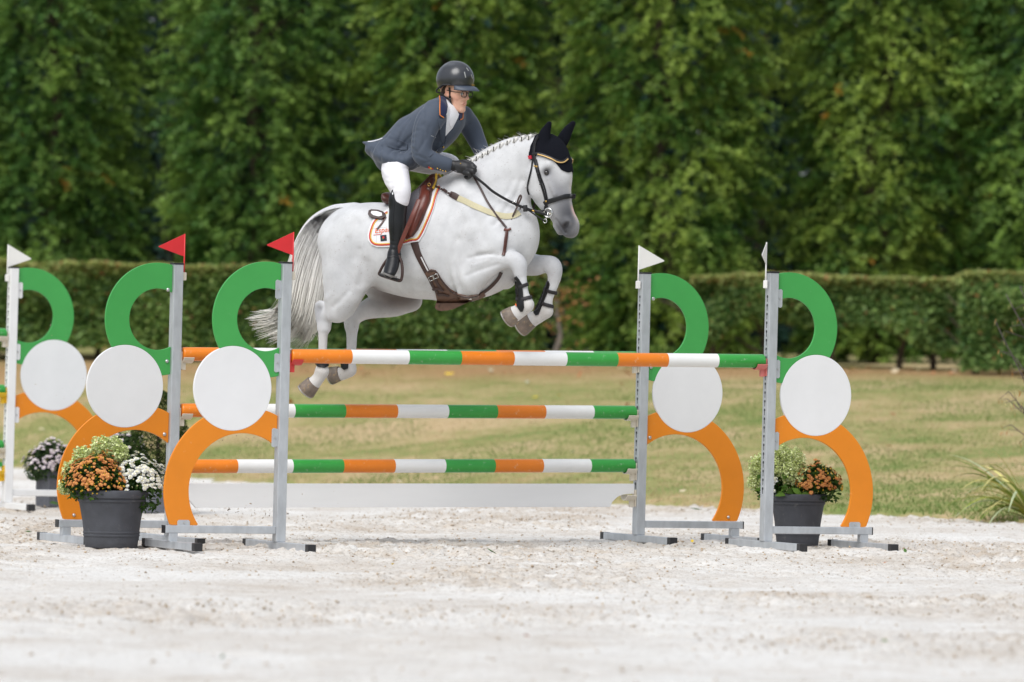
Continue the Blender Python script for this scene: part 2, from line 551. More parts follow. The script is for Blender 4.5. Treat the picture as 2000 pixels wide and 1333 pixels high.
xs = np.linspace(-1, 1, 420)
XX, YY = np.meshgrid(xs, ys)
XX = XX * (0.115 * YY + 1.0)
jit = np.random.default_rng(11)
XX = XX + jit.normal(0, 0.005, XX.shape); YY = YY + jit.normal(0, 0.004, YY.shape)
ZZ, CH = sand_height(XX, YY)
keep = YY < edge_y(XX) + 1.2
V = np.stack([XX, YY, ZZ], -1).reshape(-1, 3)
ny_, nx_ = XX.shape
I = np.arange(ny_ * nx_).reshape(ny_, nx_)
Q = np.stack([I[:-1, :-1], I[:-1, 1:], I[1:, 1:], I[1:, :-1]], -1).reshape(-1, 4)
kq = keep[:-1, :-1].reshape(-1)
Q = Q[kq]
me = mesh_data('sand', V, Q, None, None, True)
sm = bpy.data.materials.new('sand'); sm.use_nodes = True
t = sm.node_tree; N = t.nodes; K = t.links; b = N['Principled BSDF']
b.inputs['Roughness'].default_value = 0.95; b.inputs['Specular IOR Level'].default_value = 0.15
tc = N.new('ShaderNodeTexCoord')
def noise(scale, det=6, rough=0.6):
    n = N.new('ShaderNodeTexNoise'); n.inputs['Scale'].default_value = scale; n.inputs['Detail'].default_value = det; n.inputs['Roughness'].default_value = rough
    K.new(tc.outputs['Object'], n.inputs['Vector']); return n
nA = noise(0.55, 5); nB = noise(3.6, 8, 0.72); nC = noise(34, 6, 0.75)
cr = N.new('ShaderNodeValToRGB'); e = cr.color_ramp.elements
e[0].position = 0.33; e[0].color = (*s2l((202, 192, 180)), 1)
e[1].position = 0.56; e[1].color = (*s2l((231, 229, 225)), 1)
ad = N.new('ShaderNodeMath'); ad.operation = 'MULTIPLY_ADD'; ad.inputs[1].default_value = 0.55
ad2 = N.new('ShaderNodeMath'); ad2.operation = 'MULTIPLY'; ad2.inputs[1].default_value = 0.45
K.new(nB.outputs['Fac'], ad2.inputs[0]); K.new(nA.outputs['Fac'], ad.inputs[0]); K.new(ad2.outputs[0], ad.inputs[2])
K.new(ad.outputs[0], cr.inputs['Fac'])
cr2 = N.new('ShaderNodeValToRGB'); e = cr2.color_ramp.elements
e[0].position = 0.33; e[0].color = (0.40, 0.33, 0.26, 1); e[1].position = 0.47; e[1].color = (1, 1, 1, 1)
K.new(nC.outputs['Fac'], cr2.inputs['Fac'])
mx = N.new('ShaderNodeMix'); mx.data_type = 'RGBA'; mx.blend_type = 'MULTIPLY'; mx.inputs['Factor'].default_value = 0.8
K.new(cr.outputs['Color'], mx.inputs['A']); K.new(cr2.outputs['Color'], mx.inputs['B'])
at = N.new('ShaderNodeAttribute'); at.attribute_name = 'churn'
nD = noise(1.6, 8, 0.7)
md = N.new('ShaderNodeMath'); md.operation = 'MULTIPLY'; md2 = N.new('ShaderNodeMapRange'); md2.inputs['From Min'].default_value = 0.38; md2.inputs['From Max'].default_value = 0.62; md2.inputs['To Max'].default_value = 0.75
K.new(nD.outputs['Fac'], md2.inputs['Value']); K.new(at.outputs['Fac'], md.inputs[0]); K.new(md2.outputs['Result'], md.inputs[1])
mxc = N.new('ShaderNodeMix'); mxc.data_type = 'RGBA'; mxc.blend_type = 'MULTIPLY'; K.new(md.outputs[0], mxc.inputs['Factor']); K.new(mx.outputs['Result'], mxc.inputs['A']); mxc.inputs['B'].default_value = (0.72, 0.63, 0.53, 1)
K.new(mxc.outputs['Result'], b.inputs['Base Color'])
bp = N.new('ShaderNodeBump'); bp.inputs['Strength'].default_value = 0.8; bp.inputs['Distance'].default_value = 0.02
K.new(nC.outputs['Fac'], bp.inputs['Height']); K.new(bp.outputs['Normal'], b.inputs['Normal'])
MATS['sand'] = sm
ca_ = np.clip(CH, 0, 1) ** 1.5 * np.clip((YY - 22) / 12, 0.18, 1)
add_color(me, 'churn', np.repeat(ca_.reshape(-1, 1), 3, axis=1))
me.materials.append(sm)
tag(link('sand_arena', me), kind='structure', label='pale churned sand footing of the riding arena')

# clods kicked up on the sand: too many to count
def clods(n, seed, ylo, yhi, smin, smax):
    r = np.random.default_rng(seed)
    u = r.random(n)
    y = ylo + (yhi - ylo) * u ** 0.8
    hw = y * 0.098 + 0.6
    x = (r.random(n) * 2 - 1) * hw
    z, ch = sand_height(x, y)
    ok = (r.random(n) < ch ** 1.5) & (y < edge_y(x) - 0.1)
    x, y, z = x[ok], y[ok], z[ok]; n = len(x)
    s = smin + (smax - smin) * r.random(n) ** 3
    base = np.array([(1, 0, 0), (-1, 0, 0), (0, 1, 0), (0, -1, 0), (0, 0, 1), (0, 0, -1)], float)
    fc = np.array([(0, 2, 4), (2, 1, 4), (1, 3, 4), (3, 0, 4), (2, 0, 5), (1, 2, 5), (3, 1, 5), (0, 3, 5)])
    V = base[None] * (0.55 + 0.9 * r.random((n, 6, 1)))
    V[..., 2] *= 0.7
    a = r.random(n) * 6.28
    ca, sa = np.cos(a)[:, None], np.sin(a)[:, None]
    V = np.stack([V[..., 0] * ca - V[..., 1] * sa, V[..., 0] * sa + V[..., 1] * ca, V[..., 2]], -1) * s[:, None, None]
    V += np.stack([x, y, z + s * 0.25], -1)[:, None, :]
    F = fc[None] + (np.arange(n) * 6)[:, None, None]
    return V.reshape(-1, 3), F.reshape(-1, 3)
v1, f1 = clods(80000, 5, 17.5, 56, 0.0025, 0.0115)
me = mesh_data('sand_clods', v1, f1, [mat('clod', s2l((178, 160, 138)), 0.95, var=0.4, vscale=5, spec=0.1)], None, False)
tag(link('sand_clods', me), kind='stuff', label='loose clods of sand scattered over the arena')

# sand thrown up by the hooves, hanging in the air
r = np.random.default_rng(21)
MBs = []
def spray(cx, cy, D, sx, sy, n, s):
    px = r.normal(cx, sx, n); py = r.normal(cy, sy, n); dd = r.normal(D, 0.25, n)
    for i in range(n):
        p = W(px[i], py[i], dd[i])
        if p.z > 0.01: MBs.append((p, s * (0.5 + r.random() ** 2 * 1.6)))
spray(455, 865, 39.4, 38, 32, 150, 0.0034)
spray(290, 850, 39.9, 60, 60, 120, 0.003)
spray(330, 930, 39.7, 40, 30, 120, 0.0035)
spray(150, 760, 40.5, 90, 110, 90, 0.003)
spray(300, 640, 39.8, 110, 90, 60, 0.003)
spray(945, 590, 38.8, 16, 14, 50, 0.0026)
spray(420, 960, 39.8, 50, 20, 120, 0.005)
spray(520, 1000, 39.6, 60, 22, 90, 0.006)
vv = []; ff = []
for p, s in MBs:
    b0 = len(vv)
    for k in range(4):
        q = Vector(r.normal(0, 1, 3)).normalized() * s * (0.7 + 0.8 * r.random())
        vv.append(tuple(p + q))
    ff += [(b0, b0 + 1, b0 + 2), (b0, b0 + 2, b0 + 3), (b0, b0 + 3, b0 + 1), (b0 + 1, b0 + 3, b0 + 2)]
me = mesh_data('sand_spray', vv, np.array(ff), [MATS['clod']], None, False)
tag(link('sand_spray', me), kind='stuff', label='grains of sand flung into the air behind the horse')

# grass bank
xg = np.arange(-16, 16.01, 0.2); yg = np.concatenate([np.arange(38, 76, 0.2), np.arange(76, 140, 2.0)])
XX, YY = np.meshgrid(xg, yg)
ZZ = bank_z(XX, YY)
V = np.stack([XX, YY, ZZ], -1).reshape(-1, 3)
I = np.arange(V.shape[0]).reshape(XX.shape)
Q = np.stack([I[:-1, :-1], I[:-1, 1:], I[1:, 1:], I[1:, :-1]], -1).reshape(-1, 4)
me = mesh_data('grass_bank', V, Q, None, None, True)
gm = bpy.data.materials.new('turf'); gm.use_nodes = True
t = gm.node_tree; N = t.nodes; K = t.links; b = N['Principled BSDF']
b.inputs['Roughness'].default_value = 0.95; b.inputs['Specular IOR Level'].default_value = 0.1
tc = N.new('ShaderNodeTexCoord')
nA = noise(0.5, 6, 0.62); nB = noise(5, 5, 0.7)
ad = N.new('ShaderNodeMath'); ad.operation = 'MULTIPLY_ADD'; ad.inputs[1].default_value = 0.6
ad2 = N.new('ShaderNodeMath'); ad2.operation = 'MULTIPLY'; ad2.inputs[1].default_value = 0.4
K.new(nB.outputs['Fac'], ad2.inputs[0]); K.new(nA.outputs['Fac'], ad.inputs[0]); K.new(ad2.outputs[0], ad.inputs[2])
cr = N.new('ShaderNodeValToRGB'); e = cr.color_ramp.elements
e[0].position = 0.40; e[0].color = (*s2l((122, 134, 78)), 1)
e[1].position = 0.58; e[1].color = (*s2l((184, 162, 126)), 1)
m_ = e.new(0.48); m_.color = (*s2l((150, 146, 96)), 1)
K.new(ad.outputs[0], cr.inputs['Fac'])
at = N.new('ShaderNodeAttribute'); at.attribute_name = 'bare'
mxb = N.new('ShaderNodeMix'); mxb.data_type = 'RGBA'; K.new(at.outputs['Fac'], mxb.inputs['Factor']); K.new(cr.outputs['Color'], mxb.inputs['A']); mxb.inputs['B'].default_value = (*s2l((164, 132, 96)), 1)
K.new(mxb.outputs['Result'], b.inputs['Base Color'])
MATS['turf'] = gm
bare_ = (np.exp(-((YY - 71.4) / 1.9) ** 2) * (0.55 + 0.7 * vnoise(XX * 1.5, YY * 1.1, 2))).clip(0, 1)
add_color(me, 'bare', np.repeat(bare_.reshape(-1, 1), 3, axis=1))
me.materials.append(gm)
tag(link('grass_bank', me), kind='structure', label='dry mown grass bank rising behind the sand arena')

def dry_mask(x, y):
    """1 where the turf is parched: patches, and the worn strip along the hedges"""
    n = vnoise(x * 0.55 + 3, y * 0.40 + 8, 2) * 0.65 + vnoise(x * 1.7, y * 1.3, 0) * 0.35
    d = np.clip((n - 0.45) * 6.0, 0, 1)
    strip = 0.9 * np.exp(-((y - 70.6) / 1.7) ** 2)
    return np.clip(d + strip, 0, 1)

def quads_mesh(name, C, U, Vv, shape, cols, matname, parent=None, M=None, bend=0.0):
    """one leaf per row: centre C, half-length axis U, half-width axis Vv; shape list of (u, v) outline"""
    n = len(C); k = len(shape)
    P = np.zeros((n, k, 3))
    Nn = np.cross(U, Vv); ln = np.linalg.norm(Nn, axis=1, keepdims=True) + 1e-9
    Nn = Nn / ln * np.linalg.norm(U, axis=1, keepdims=True)
    for i, (a, b_) in enumerate(shape):
        P[:, i] = C + U * a + Vv * b_ - Nn * bend * (a * a) + Nn * bend * 0.8 * abs(b_)
    F = np.arange(n * k).reshape(n, k)
    me = mesh_data(name, P.reshape(-1, 3), F, [MATS[matname]])
    add_color(me, 'tone', np.repeat(cols, k, axis=0))
    return link(name, me, parent, M)
DIAMOND = [(-1, 0), (-0.1, 0.55), (1, 0), (-0.1, -0.55)]
LEAF6 = [(-1, 0), (-0.45, 0.5), (0.25, 0.48), (1, 0), (0.25, -0.48), (-0.45, -0.5)]

def rand_unit(r, n):
    v = r.normal(0, 1, (n, 3)); return v / np.linalg.norm(v, axis=1, keepdims=True)

def leaf_axes(r, n, size, up=0.6, aspect=0.9, out=None):
    """random leaf frames that tend to face upward and outward"""
    nor = rand_unit(r, n); nor[:, 2] = np.abs(nor[:, 2]) + up
    if out is not None: nor = nor + out
    nor /= np.linalg.norm(nor, axis=1, keepdims=True)
    a = np.cross(nor, rand_unit(r, n)); a /= np.linalg.norm(a, axis=1, keepdims=True) + 1e-9
    b_ = np.cross(nor, a)
    s = size * (0.7 + 0.6 * r.random((n, 1)))
    return a * s, b_ * s * aspect

# grass blades (stuff)
r = np.random.default_rng(31)
n = 150000
y = 44 + 29 * r.random(n); x = (r.random(n) * 2 - 1) * (y * 0.096 + 0.5)
ok = y > edge_y(x) - 0.05 + 0.25 * (vnoise(x * 2, y * 0, 1) - 0.5)
x, y = x[ok], y[ok]; z = bank_z(x, y); n = len(x)
dm = dry_mask(x, y)
edge = np.exp(-np.clip(y - edge_y(x), 0, 9) / 1.6)
hgt = (0.012 + 0.022 * r.random(n)) * (1.15 - 0.45 * dm) * (1 + 0.5 * edge)
a = r.random(n) * 6.283
lean = r.normal(0, 0.9, (n, 2)) * hgt[:, None]
wd = 0.004 + 0.004 * r.random(n)
P = np.zeros((n, 3, 3))
P[:, 0] = np.stack([x - np.cos(a) * wd, y - np.sin(a) * wd, z - 0.01], -1)
P[:, 1] = np.stack([x + np.cos(a) * wd, y + np.sin(a) * wd, z - 0.01], -1)
P[:, 2] = np.stack([x + lean[:, 0], y + lean[:, 1], z + hgt], -1)
cg = np.array(s2l((106, 134, 64))); cdry = np.array(s2l((190, 166, 128)))
bare = np.exp(-((y - 71.2) / 1.8) ** 2)[:, None]; cdry = cdry * (1 - bare * .7) + np.array(s2l((166, 132, 94))) * bare * .7
tt = np.clip(dm + r.normal(0, 0.22, n), 0, 1)[:, None]
cols = cg * (1 - tt) + cdry * tt
me = mesh_data('grass', P.reshape(-1, 3), np.arange(3 * n).reshape(n, 3), [MATS['blade']])
add_color(me, 'tone', np.repeat(cols, 3, axis=0))
tag(link('grass', me), kind='stuff', label='short patchy grass, part green and part parched')

# fallen leaves
lm = []
for i, c in enumerate([(205, 190, 160), (170, 110, 70), (222, 190, 50), (190, 200, 180), (140, 95, 60)]):
    mm = mat('dead_leaf_%s' % 'abcde'[i], s2l(c), 0.7, var=0.2, vscale=20)
    sh = [(-1, 0, 0.0), (-0.4, 0.45, 0.18), (0.3, 0.4, 0.1), (1, 0, 0.25), (0.3, -0.45, 0.16), (-0.4, -0.4, 0.05), (0, 0, -0.02)]
    me = mesh_data('fallen_leaf', [(q[0] * 0.05, q[1] * 0.05, q[2] * 0.05) for q in sh], [(6, 0, 1), (6, 1, 2), (6, 2, 3), (6, 3, 4), (6, 4, 5), (6, 5, 0)][::1], [mm])
    lm.append(me)
r = np.random.default_rng(77)
def put_leaf(x, y, mi, s, label, z=None, group='leaves fallen on the grass bank'):
    zz = float(bank_z(np.array([x]), np.array([y]))[0]) + 0.035 if z is None else z
    o = link('fallen_leaf', lm[mi], None, Matrix.Translation((x, y, zz)) @ Euler((r.normal(0, .35), r.normal(0, .35), r.random() * 6.28)).to_matrix().to_4x4() @ Matrix.Scale(s, 4))
    tag(o, label, 'leaf', group)
LN = ['pale curled leaf fallen on the grass bank', 'rust brown leaf fallen on the grass bank', 'bright yellow leaf fallen on the grass bank', 'grey green leaf scrap fallen on the grass bank', 'dark brown leaf fallen on the grass bank']
cnt = 0
while cnt < 95:
    y = 48 + 25 * r.random(); x = (r.random() * 2 - 1) * y * 0.092
    if r.random() < 0.45: y = 70.8 + r.normal(0, 0.8); x = (r.random() * 2 - 1) * 6.6
    if y < edge_y(x) + 0.4: continue
    mi = int(r.choice(5, p=[0.36, 0.24, 0.14, 0.14, 0.12]))
    ppx = 1000 + FPX * x / y
    where = ('at the foot of the hedge' if y > 69.6 else 'halfway up the bank' if y - edge_y(x) > 6 else 'close to the sand edge')
    col_ = ('behind the left stands' if ppx < 620 else 'left of the jump middle' if ppx < 900 else 'right of the jump middle' if ppx < 1230 else 'between the right stands' if ppx < 1520 else 'right of the jump')
    lab = LN[mi].replace('fallen on the grass bank', where) + ', ' + col_
    put_leaf(x, y, mi, 0.7 + r.random() * 0.7, lab, None, 'leaves fallen on the grass bank'); cnt += 1
gl = mesh_data('fallen_leaf', [(q[0] * 0.06, q[1] * 0.06, q[2] * 0.06) for q in sh], [(6, 0, 1), (6, 1, 2), (6, 2, 3), (6, 3, 4), (6, 4, 5), (6, 5, 0)], [mat('green_leaf', s2l((70, 105, 40)), 0.6, var=0.2)])
lm.append(gl)
def sand_leaf(px, py, mi, s, label):
    rr = ray(px, py); tt = -CAM_H / rr.z; p = CAMP + rr * tt
    put_leaf(p.x, p.y, mi, s, label, 0.03, 'leaves lying on the sand')
sand_leaf(1358, 1002, 5, 0.9, 'green leaf standing up on the sand near the foot of the back right jump stand')
sand_leaf(960, 1087, 5, 0.8, 'green leaf lying on the sand in the middle of the foreground')
sand_leaf(1352, 1066, 2, 0.5, 'yellow leaf on the sand left of the front right stand foot')
sand_leaf(1405, 1055, 2, 0.6, 'yellow leaf on the sand beside the back wing foot')
sand_leaf(640, 1087, 5, 0.3, 'small green leaf scrap on the sand below the front left stand foot')
sand_leaf(767, 1112, 2, 0.4, 'small yellow leaf on open sand in the foreground')
sand_leaf(1730, 1108, 1, 0.4, 'tiny brown leaf on sand right of the jump')
sand_leaf(1768, 1085, 5, 0.4, 'small green leaf on sand by the right wing foot cap')
sand_leaf(435, 1297, 5, 0.3, 'blurred green leaf on the nearest sand at the left')
sand_leaf(1728, 1265, 5, 0.3, 'blurred green leaf on the nearest sand at the right')
sand_leaf(1028, 1255, 1, 0.35, 'dark leaf scrap on the nearest sand in the middle')
sand_leaf(55, 1048, 5, 0.7, 'flat green scrap on the sand at the left edge')
sand_leaf(110, 992, 5, 1.1, 'green leaf on the sand beside the square planter')

# ------------------------------------------------------------------ trees and hedges
def branch(mb, a, b_, r0, r1, seg=5, wob=0.05, rr=None):
    a = Vector(a); b_ = Vector(b_); L_ = (b_ - a).length
    pts = []
    for i in range(seg + 1):
        t_ = i / seg
        p = a.lerp(b_, t_)
        if 0 < i < seg: p += Vector(rr.normal(0, wob * L_ * 0.25, 3))
        pts.append(p)
    mb.tube(pts, [r0 + (r1 - r0) * i / seg for i in range(seg + 1)], 7)
    return pts

def make_tree(name, label, group, loc, H, Rw, seed, hue, n_clump, per, lsize, z0=0.15, droop=0.25, dense=1.0, dark=1.0):
    rr = np.random.default_rng(seed)
    root = empty(name, loc)
    tag(root, label, 'tree', group)
    mb = MB()
    branch(mb, (0, 0, -0.2), (rr.normal(0, .1), rr.normal(0, .1), H * 0.85), 0.13, 0.03, 8, 0.06, rr)
    lo, hi = np.array(hue[0]), np.array(hue[1])
    # leafy sprays: short flat twigs with leaves on both sides
    t_ = rr.random(n_clump) ** 1.05
    z = z0 + (H - z0) * t_
    prof = Rw * (0.72 + 0.28 * np.sin(np.minimum(1, t_ * 1.9 + 0.25) * 1.6)) * (1 - np.maximum(0, t_ - 0.55) ** 1.6 * 1.6)
    a = rr.random(n_clump) * 6.283
    lobe = 1 + 0.10 * np.sin(3 * a + seed) + 0.08 * np.sin(5 * a + z * 2.2 + seed) + 0.40 * (vnoise(a * 2.2 + seed * 3, z * 1.5 + seed, 1) - 0.5) + 0.16 * (vnoise(a * 6 + seed, z * 4.5, 2) - 0.5)
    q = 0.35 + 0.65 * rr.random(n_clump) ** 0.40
    ca, sa = np.cos(a), np.sin(a)
    B0 = np.stack([ca * prof * lobe * q, sa * prof * lobe * q, z], -1)
    outv = np.stack([ca + rr.normal(0, .55, n_clump), sa + rr.normal(0, .55, n_clump), -droop + rr.normal(0, .35, n_clump)], -1)
    outv /= np.linalg.norm(outv, axis=1, keepdims=True)
    up_ = np.stack([ca * 0.9, sa * 0.9, np.full(n_clump, 0.9)], -1) + rr.normal(0, .35, (n_clump, 3))
    side = np.cross(outv, up_); side /= np.linalg.norm(side, axis=1, keepdims=True) + 1e-9
    nrm = np.cross(side, outv)
    for c in range(0, 40):
        branch(mb, (0, 0, B0[c, 2] * 0.8 + 0.1), tuple(B0[c] * np.array([.9, .9, 1])), 0.022, 0.006, 4, 0.08, rr)
    ln = (0.16 + 0.22 * rr.random(n_clump))[:, None]
    s_ = np.linspace(0, 1, per)[None, :] + rr.normal(0, .05, (n_clump, per))
    sg = np.where(np.arange(per) % 2 == 0, 1.0, -1.0)[None, :] * (0.6 + 0.5 * rr.random((n_clump, per)))
    pos = B0[:, None] + outv[:, None] * (s_ * ln)[..., None] + side[:, None] * (sg * lsize * 0.85 * (1.15 - 0.6 * s_))[..., None]
    pos += rr.normal(0, .018, pos.shape); pos[..., 2] -= 0.07 * s_ ** 2
    uax = side[:, None] * np.sign(sg)[..., None] * 0.75 + outv[:, None] * 0.6 + rr.normal(0, .25, pos.shape)
    nn_ = nrm[:, None] + rr.normal(0, .38, pos.shape)
    vax = np.cross(nn_, uax); vax /= np.linalg.norm(vax, axis=2, keepdims=True) + 1e-9
    uax /= np.linalg.norm(uax, axis=2, keepdims=True) + 1e-9
    sz = lsize * (0.65 + 0.6 * rr.random((n_clump, per, 1)))
    patch = vnoise(a * 2.5 + seed, z * 1.6 + seed, 3)
    tone = np.clip(0.36 + 1.05 * (patch - 0.5)[:, None] + 0.32 * (q - 0.85)[:, None] + 0.30 * (s_ - 0.4) + rr.normal(0, .15, n_clump)[:, None] + rr.normal(0, .10, (n_clump, per)), 0, 1)[..., None]  # crown depth shading in the leaf colour: outer sprays and tips lighter, inner darker
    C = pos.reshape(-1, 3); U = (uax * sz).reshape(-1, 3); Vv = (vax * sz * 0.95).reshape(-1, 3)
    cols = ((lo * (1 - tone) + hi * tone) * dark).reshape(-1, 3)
    od = np.repeat(rr.random(n_clump) < 0.0018, per)
    cols[od] = np.array(s2l((165, 125, 50)))
    mb.build('trunk', MATS['bark'], root, smooth=True)
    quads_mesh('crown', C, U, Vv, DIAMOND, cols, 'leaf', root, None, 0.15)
    return root

def tree_copy(root, loc, rz, s, label):
    c = root.copy(); COL.objects.link(c)
    c.matrix_basis = Matrix.Translation(loc) @ Matrix.Rotation(rz, 4, 'Z') @ Matrix.Diagonal((s[0], s[0], s[1], 1))
    c['label'] = label
    for ch in list(root.children):
        d = ch.copy(); COL.objects.link(d); d.parent = c
    return c

def on_bank(px, D):
    p = W(px, 700, D)
    return Vector((p.x, D, float(bank_z(np.array([p.x]), np.array([D]))[0])))

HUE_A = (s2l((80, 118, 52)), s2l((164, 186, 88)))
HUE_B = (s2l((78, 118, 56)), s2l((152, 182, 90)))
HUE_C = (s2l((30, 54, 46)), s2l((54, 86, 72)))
GRP = 'hornbeam trees in a row behind the hedges'
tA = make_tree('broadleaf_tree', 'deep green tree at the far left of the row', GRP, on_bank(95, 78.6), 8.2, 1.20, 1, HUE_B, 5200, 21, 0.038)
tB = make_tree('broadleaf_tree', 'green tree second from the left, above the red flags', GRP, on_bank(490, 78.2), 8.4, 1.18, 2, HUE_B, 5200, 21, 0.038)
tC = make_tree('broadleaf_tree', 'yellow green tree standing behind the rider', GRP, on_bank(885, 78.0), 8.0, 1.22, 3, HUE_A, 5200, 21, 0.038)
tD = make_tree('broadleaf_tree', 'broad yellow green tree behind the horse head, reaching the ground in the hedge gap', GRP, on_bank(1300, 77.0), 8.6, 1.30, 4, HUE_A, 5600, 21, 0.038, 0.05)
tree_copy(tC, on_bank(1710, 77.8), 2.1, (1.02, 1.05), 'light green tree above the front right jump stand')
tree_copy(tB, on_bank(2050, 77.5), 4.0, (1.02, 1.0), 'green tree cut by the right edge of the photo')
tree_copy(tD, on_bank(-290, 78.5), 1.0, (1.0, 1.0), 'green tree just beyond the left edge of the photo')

GRP2 = 'dark conifers standing behind the hornbeam row'
cA = make_tree('dark_conifer', 'dark blue green conifer in the gap left of the second tree', GRP2, on_bank(320, 90), 11.5, 1.9, 11, HUE_C, 2600, 14, 0.075, 0.0, 0.45)
cB = make_tree('dark_conifer', 'dark blue green conifer in the gap behind the rider back', GRP2, on_bank(690, 91), 11.0, 1.9, 12, HUE_C, 2600, 14, 0.075, 0.0, 0.45)
tree_copy(cA, on_bank(1075, 90.5), 2.2, (1, 1), 'dark conifer showing in the gap right of the horse ears')
tree_copy(cB, on_bank(1480, 90.0), 1.2, (1, 1), 'dark conifer showing in the gap above the right white flag')
tree_copy(cA, on_bank(1885, 90.5), 4.2, (1, 1), 'dark conifer in the gap near the right edge of the row')
tree_copy(cB, on_bank(-60, 90.2), 3.3, (1, 1), 'dark conifer behind the leftmost tree of the row')
tree_copy(cB, on_bank(2240, 91), 5.3, (1, 1), 'dark conifer beyond the right edge of the row')

# the wood beyond: one mass of leaves
rr = np.random.default_rng(91)
n = 36000
C = np.stack([rr.uniform(-20, 20, n), rr.uniform(97, 104, n), 1.3 + 12.5 * rr.random(n)], -1)
u, v = leaf_axes(rr, n, 0.34, 0.3, 0.9, np.array([0, -1.2, 0]))
tone = np.clip(0.4 + 0.5 * (vnoise(C[:, 0] * 1.1, C[:, 2] * 1.1, 2) - 0.5) + rr.normal(0, .15, n), 0, 1)[:, None]
o = quads_mesh('woodland', C, u, v, DIAMOND, np.array(HUE_C[0]) * (1 - tone) + np.array(HUE_C[1]) * tone, 'leaf')
tag(o, 'dark far wood closing the view behind the trees', None, None, 'stuff')

def make_hedge(label, x0, x1, D, height, depth, seed, hue, n, lsize, trunks, z_gap=0.0, ragged=0.0, group='clipped beech hedges in front of the trees'):
    rr = np.random.default_rng(seed)
    A = on_bank(x0, D); B = on_bank(x1, D)
    root = empty('hedge', A)
    tag(root, label, 'hedge', group)
    Lx = B.x - A.x
    x = rr.random(n) * Lx
    # mostly the skin of the clipped block, some inside
    side = rr.random(n)
    zt = z_gap + (height - z_gap) * rr.random(n)
    yy = (rr.random(n) - 0.5) * depth
    fr = side < 0.55
    yy[fr] = -depth / 2 + np.abs(rr.normal(0, 0.06, fr.sum()))
    tp = (side >= 0.55) & (side < 0.78)
    zt[tp] = height - np.abs(rr.normal(0, 0.035, tp.sum()))
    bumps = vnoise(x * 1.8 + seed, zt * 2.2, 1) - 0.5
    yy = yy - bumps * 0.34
    zt = zt + np.where(tp, (vnoise(x * 1.2, x * 0 + seed, 2) - 0.5) * 0.10 + (vnoise(x * 5.2, x * 0 + seed, 1) - 0.4) * 0.07, 0)
    low = z_gap + ragged * (vnoise(x * 1.3 + 9, x * 0 + 2 + seed, 3))
    ok = zt > low
    x, yy, zt, tp, bumps = x[ok], yy[ok], zt[ok], tp[ok], bumps[ok]; n = len(x)
    zg = bank_z(A.x + x, np.full(n, D)) - A.z
    C = np.stack([x, yy, zt + zg], -1)
    u, v = leaf_axes(rr, n, lsize, 0.45, 0.9, np.array([0, -0.45, 0]))
    lo, hi = np.array(hue[0]), np.array(hue[1])
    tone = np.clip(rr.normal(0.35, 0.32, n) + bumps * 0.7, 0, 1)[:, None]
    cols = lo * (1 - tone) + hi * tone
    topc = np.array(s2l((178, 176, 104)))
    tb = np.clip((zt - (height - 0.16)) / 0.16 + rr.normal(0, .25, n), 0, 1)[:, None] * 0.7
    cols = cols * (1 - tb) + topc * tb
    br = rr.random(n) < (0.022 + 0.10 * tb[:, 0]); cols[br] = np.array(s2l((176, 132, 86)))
    pale = rr.random(n) < 0.06; cols[pale] = np.array(s2l((156, 176, 104)))
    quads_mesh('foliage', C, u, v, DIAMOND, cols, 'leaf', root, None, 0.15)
    for k in range(trunks):
        mb = MB(); tx = (k + 0.5 + rr.normal(0, .12)) / trunks * Lx
        zb = float(bank_z(np.array([A.x + tx]), np.array([D]))[0]) - A.z
        branch(mb, (tx, rr.normal(0, .06), zb - 0.1), (tx + rr.normal(0, .08), 0, zb + height * 0.8), 0.045, 0.02, 5, 0.05, rr)
        for q in range(5):
            branch(mb, (tx, 0, zb + 0.12 + 0.12 * q), (tx + rr.normal(0, .3), rr.normal(0, .15), zb + 0.4 + 0.15 * q), 0.02, 0.006, 4, 0.08, rr)
        mb.build('stem', MATS['bark'], root, smooth=True)
    return root
HH = (s2l((62, 98, 46)), s2l((152, 180, 98)))
HH2 = (s2l((60, 98, 46)), s2l((158, 186, 108)))
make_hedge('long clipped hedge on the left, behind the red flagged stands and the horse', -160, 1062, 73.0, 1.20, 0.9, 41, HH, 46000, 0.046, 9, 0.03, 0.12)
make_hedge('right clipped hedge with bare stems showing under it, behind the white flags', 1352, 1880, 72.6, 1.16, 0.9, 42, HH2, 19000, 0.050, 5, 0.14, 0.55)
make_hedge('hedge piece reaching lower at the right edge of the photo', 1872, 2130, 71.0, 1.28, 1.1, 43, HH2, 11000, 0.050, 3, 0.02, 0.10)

# sapling in the gap
sp = empty('sapling', on_bank(1080, 72.6))
tag(sp, 'thin grey crooked sapling in the gap between the hedges', 'sapling')
rr = np.random.default_rng(51)
mb = MB()
pts = [(0, 0, -0.1), (0.03, 0, 0.15), (0.085, 0, 0.35), (0.06, 0, 0.55), (0.03, 0, 0.8), (0.06, 0, 1.2)]
mb.tube([Vector(p) for p in catmull(pts, 4)], list(np.linspace(0.05, 0.015, 21)), 7)
for q in range(9):
    z = 0.45 + 0.08 * q
    branch(mb, (0.05, 0, z), (0.05 + rr.normal(0, .3), rr.normal(0, .25), z + 0.12 + rr.random() * 0.2), 0.011, 0.003, 4, 0.1, rr)
mb.build('trunk', MATS['grey_bark'], sp, smooth=True)
n = 260
C = np.stack([rr.normal(0.02, .2, n), rr.normal(0, .2, n), 0.75 + rr.normal(0, .25, n)], -1)
u, v = leaf_axes(rr, n, 0.04, 0.4)
cols = np.array([s2l((176, 128, 84)) if q < 0.55 else s2l((104, 118, 50)) for q in rr.random(n)])
quads_mesh('crown', C, u, v, DIAMOND, cols, 'leaf', sp, None, 0.2)

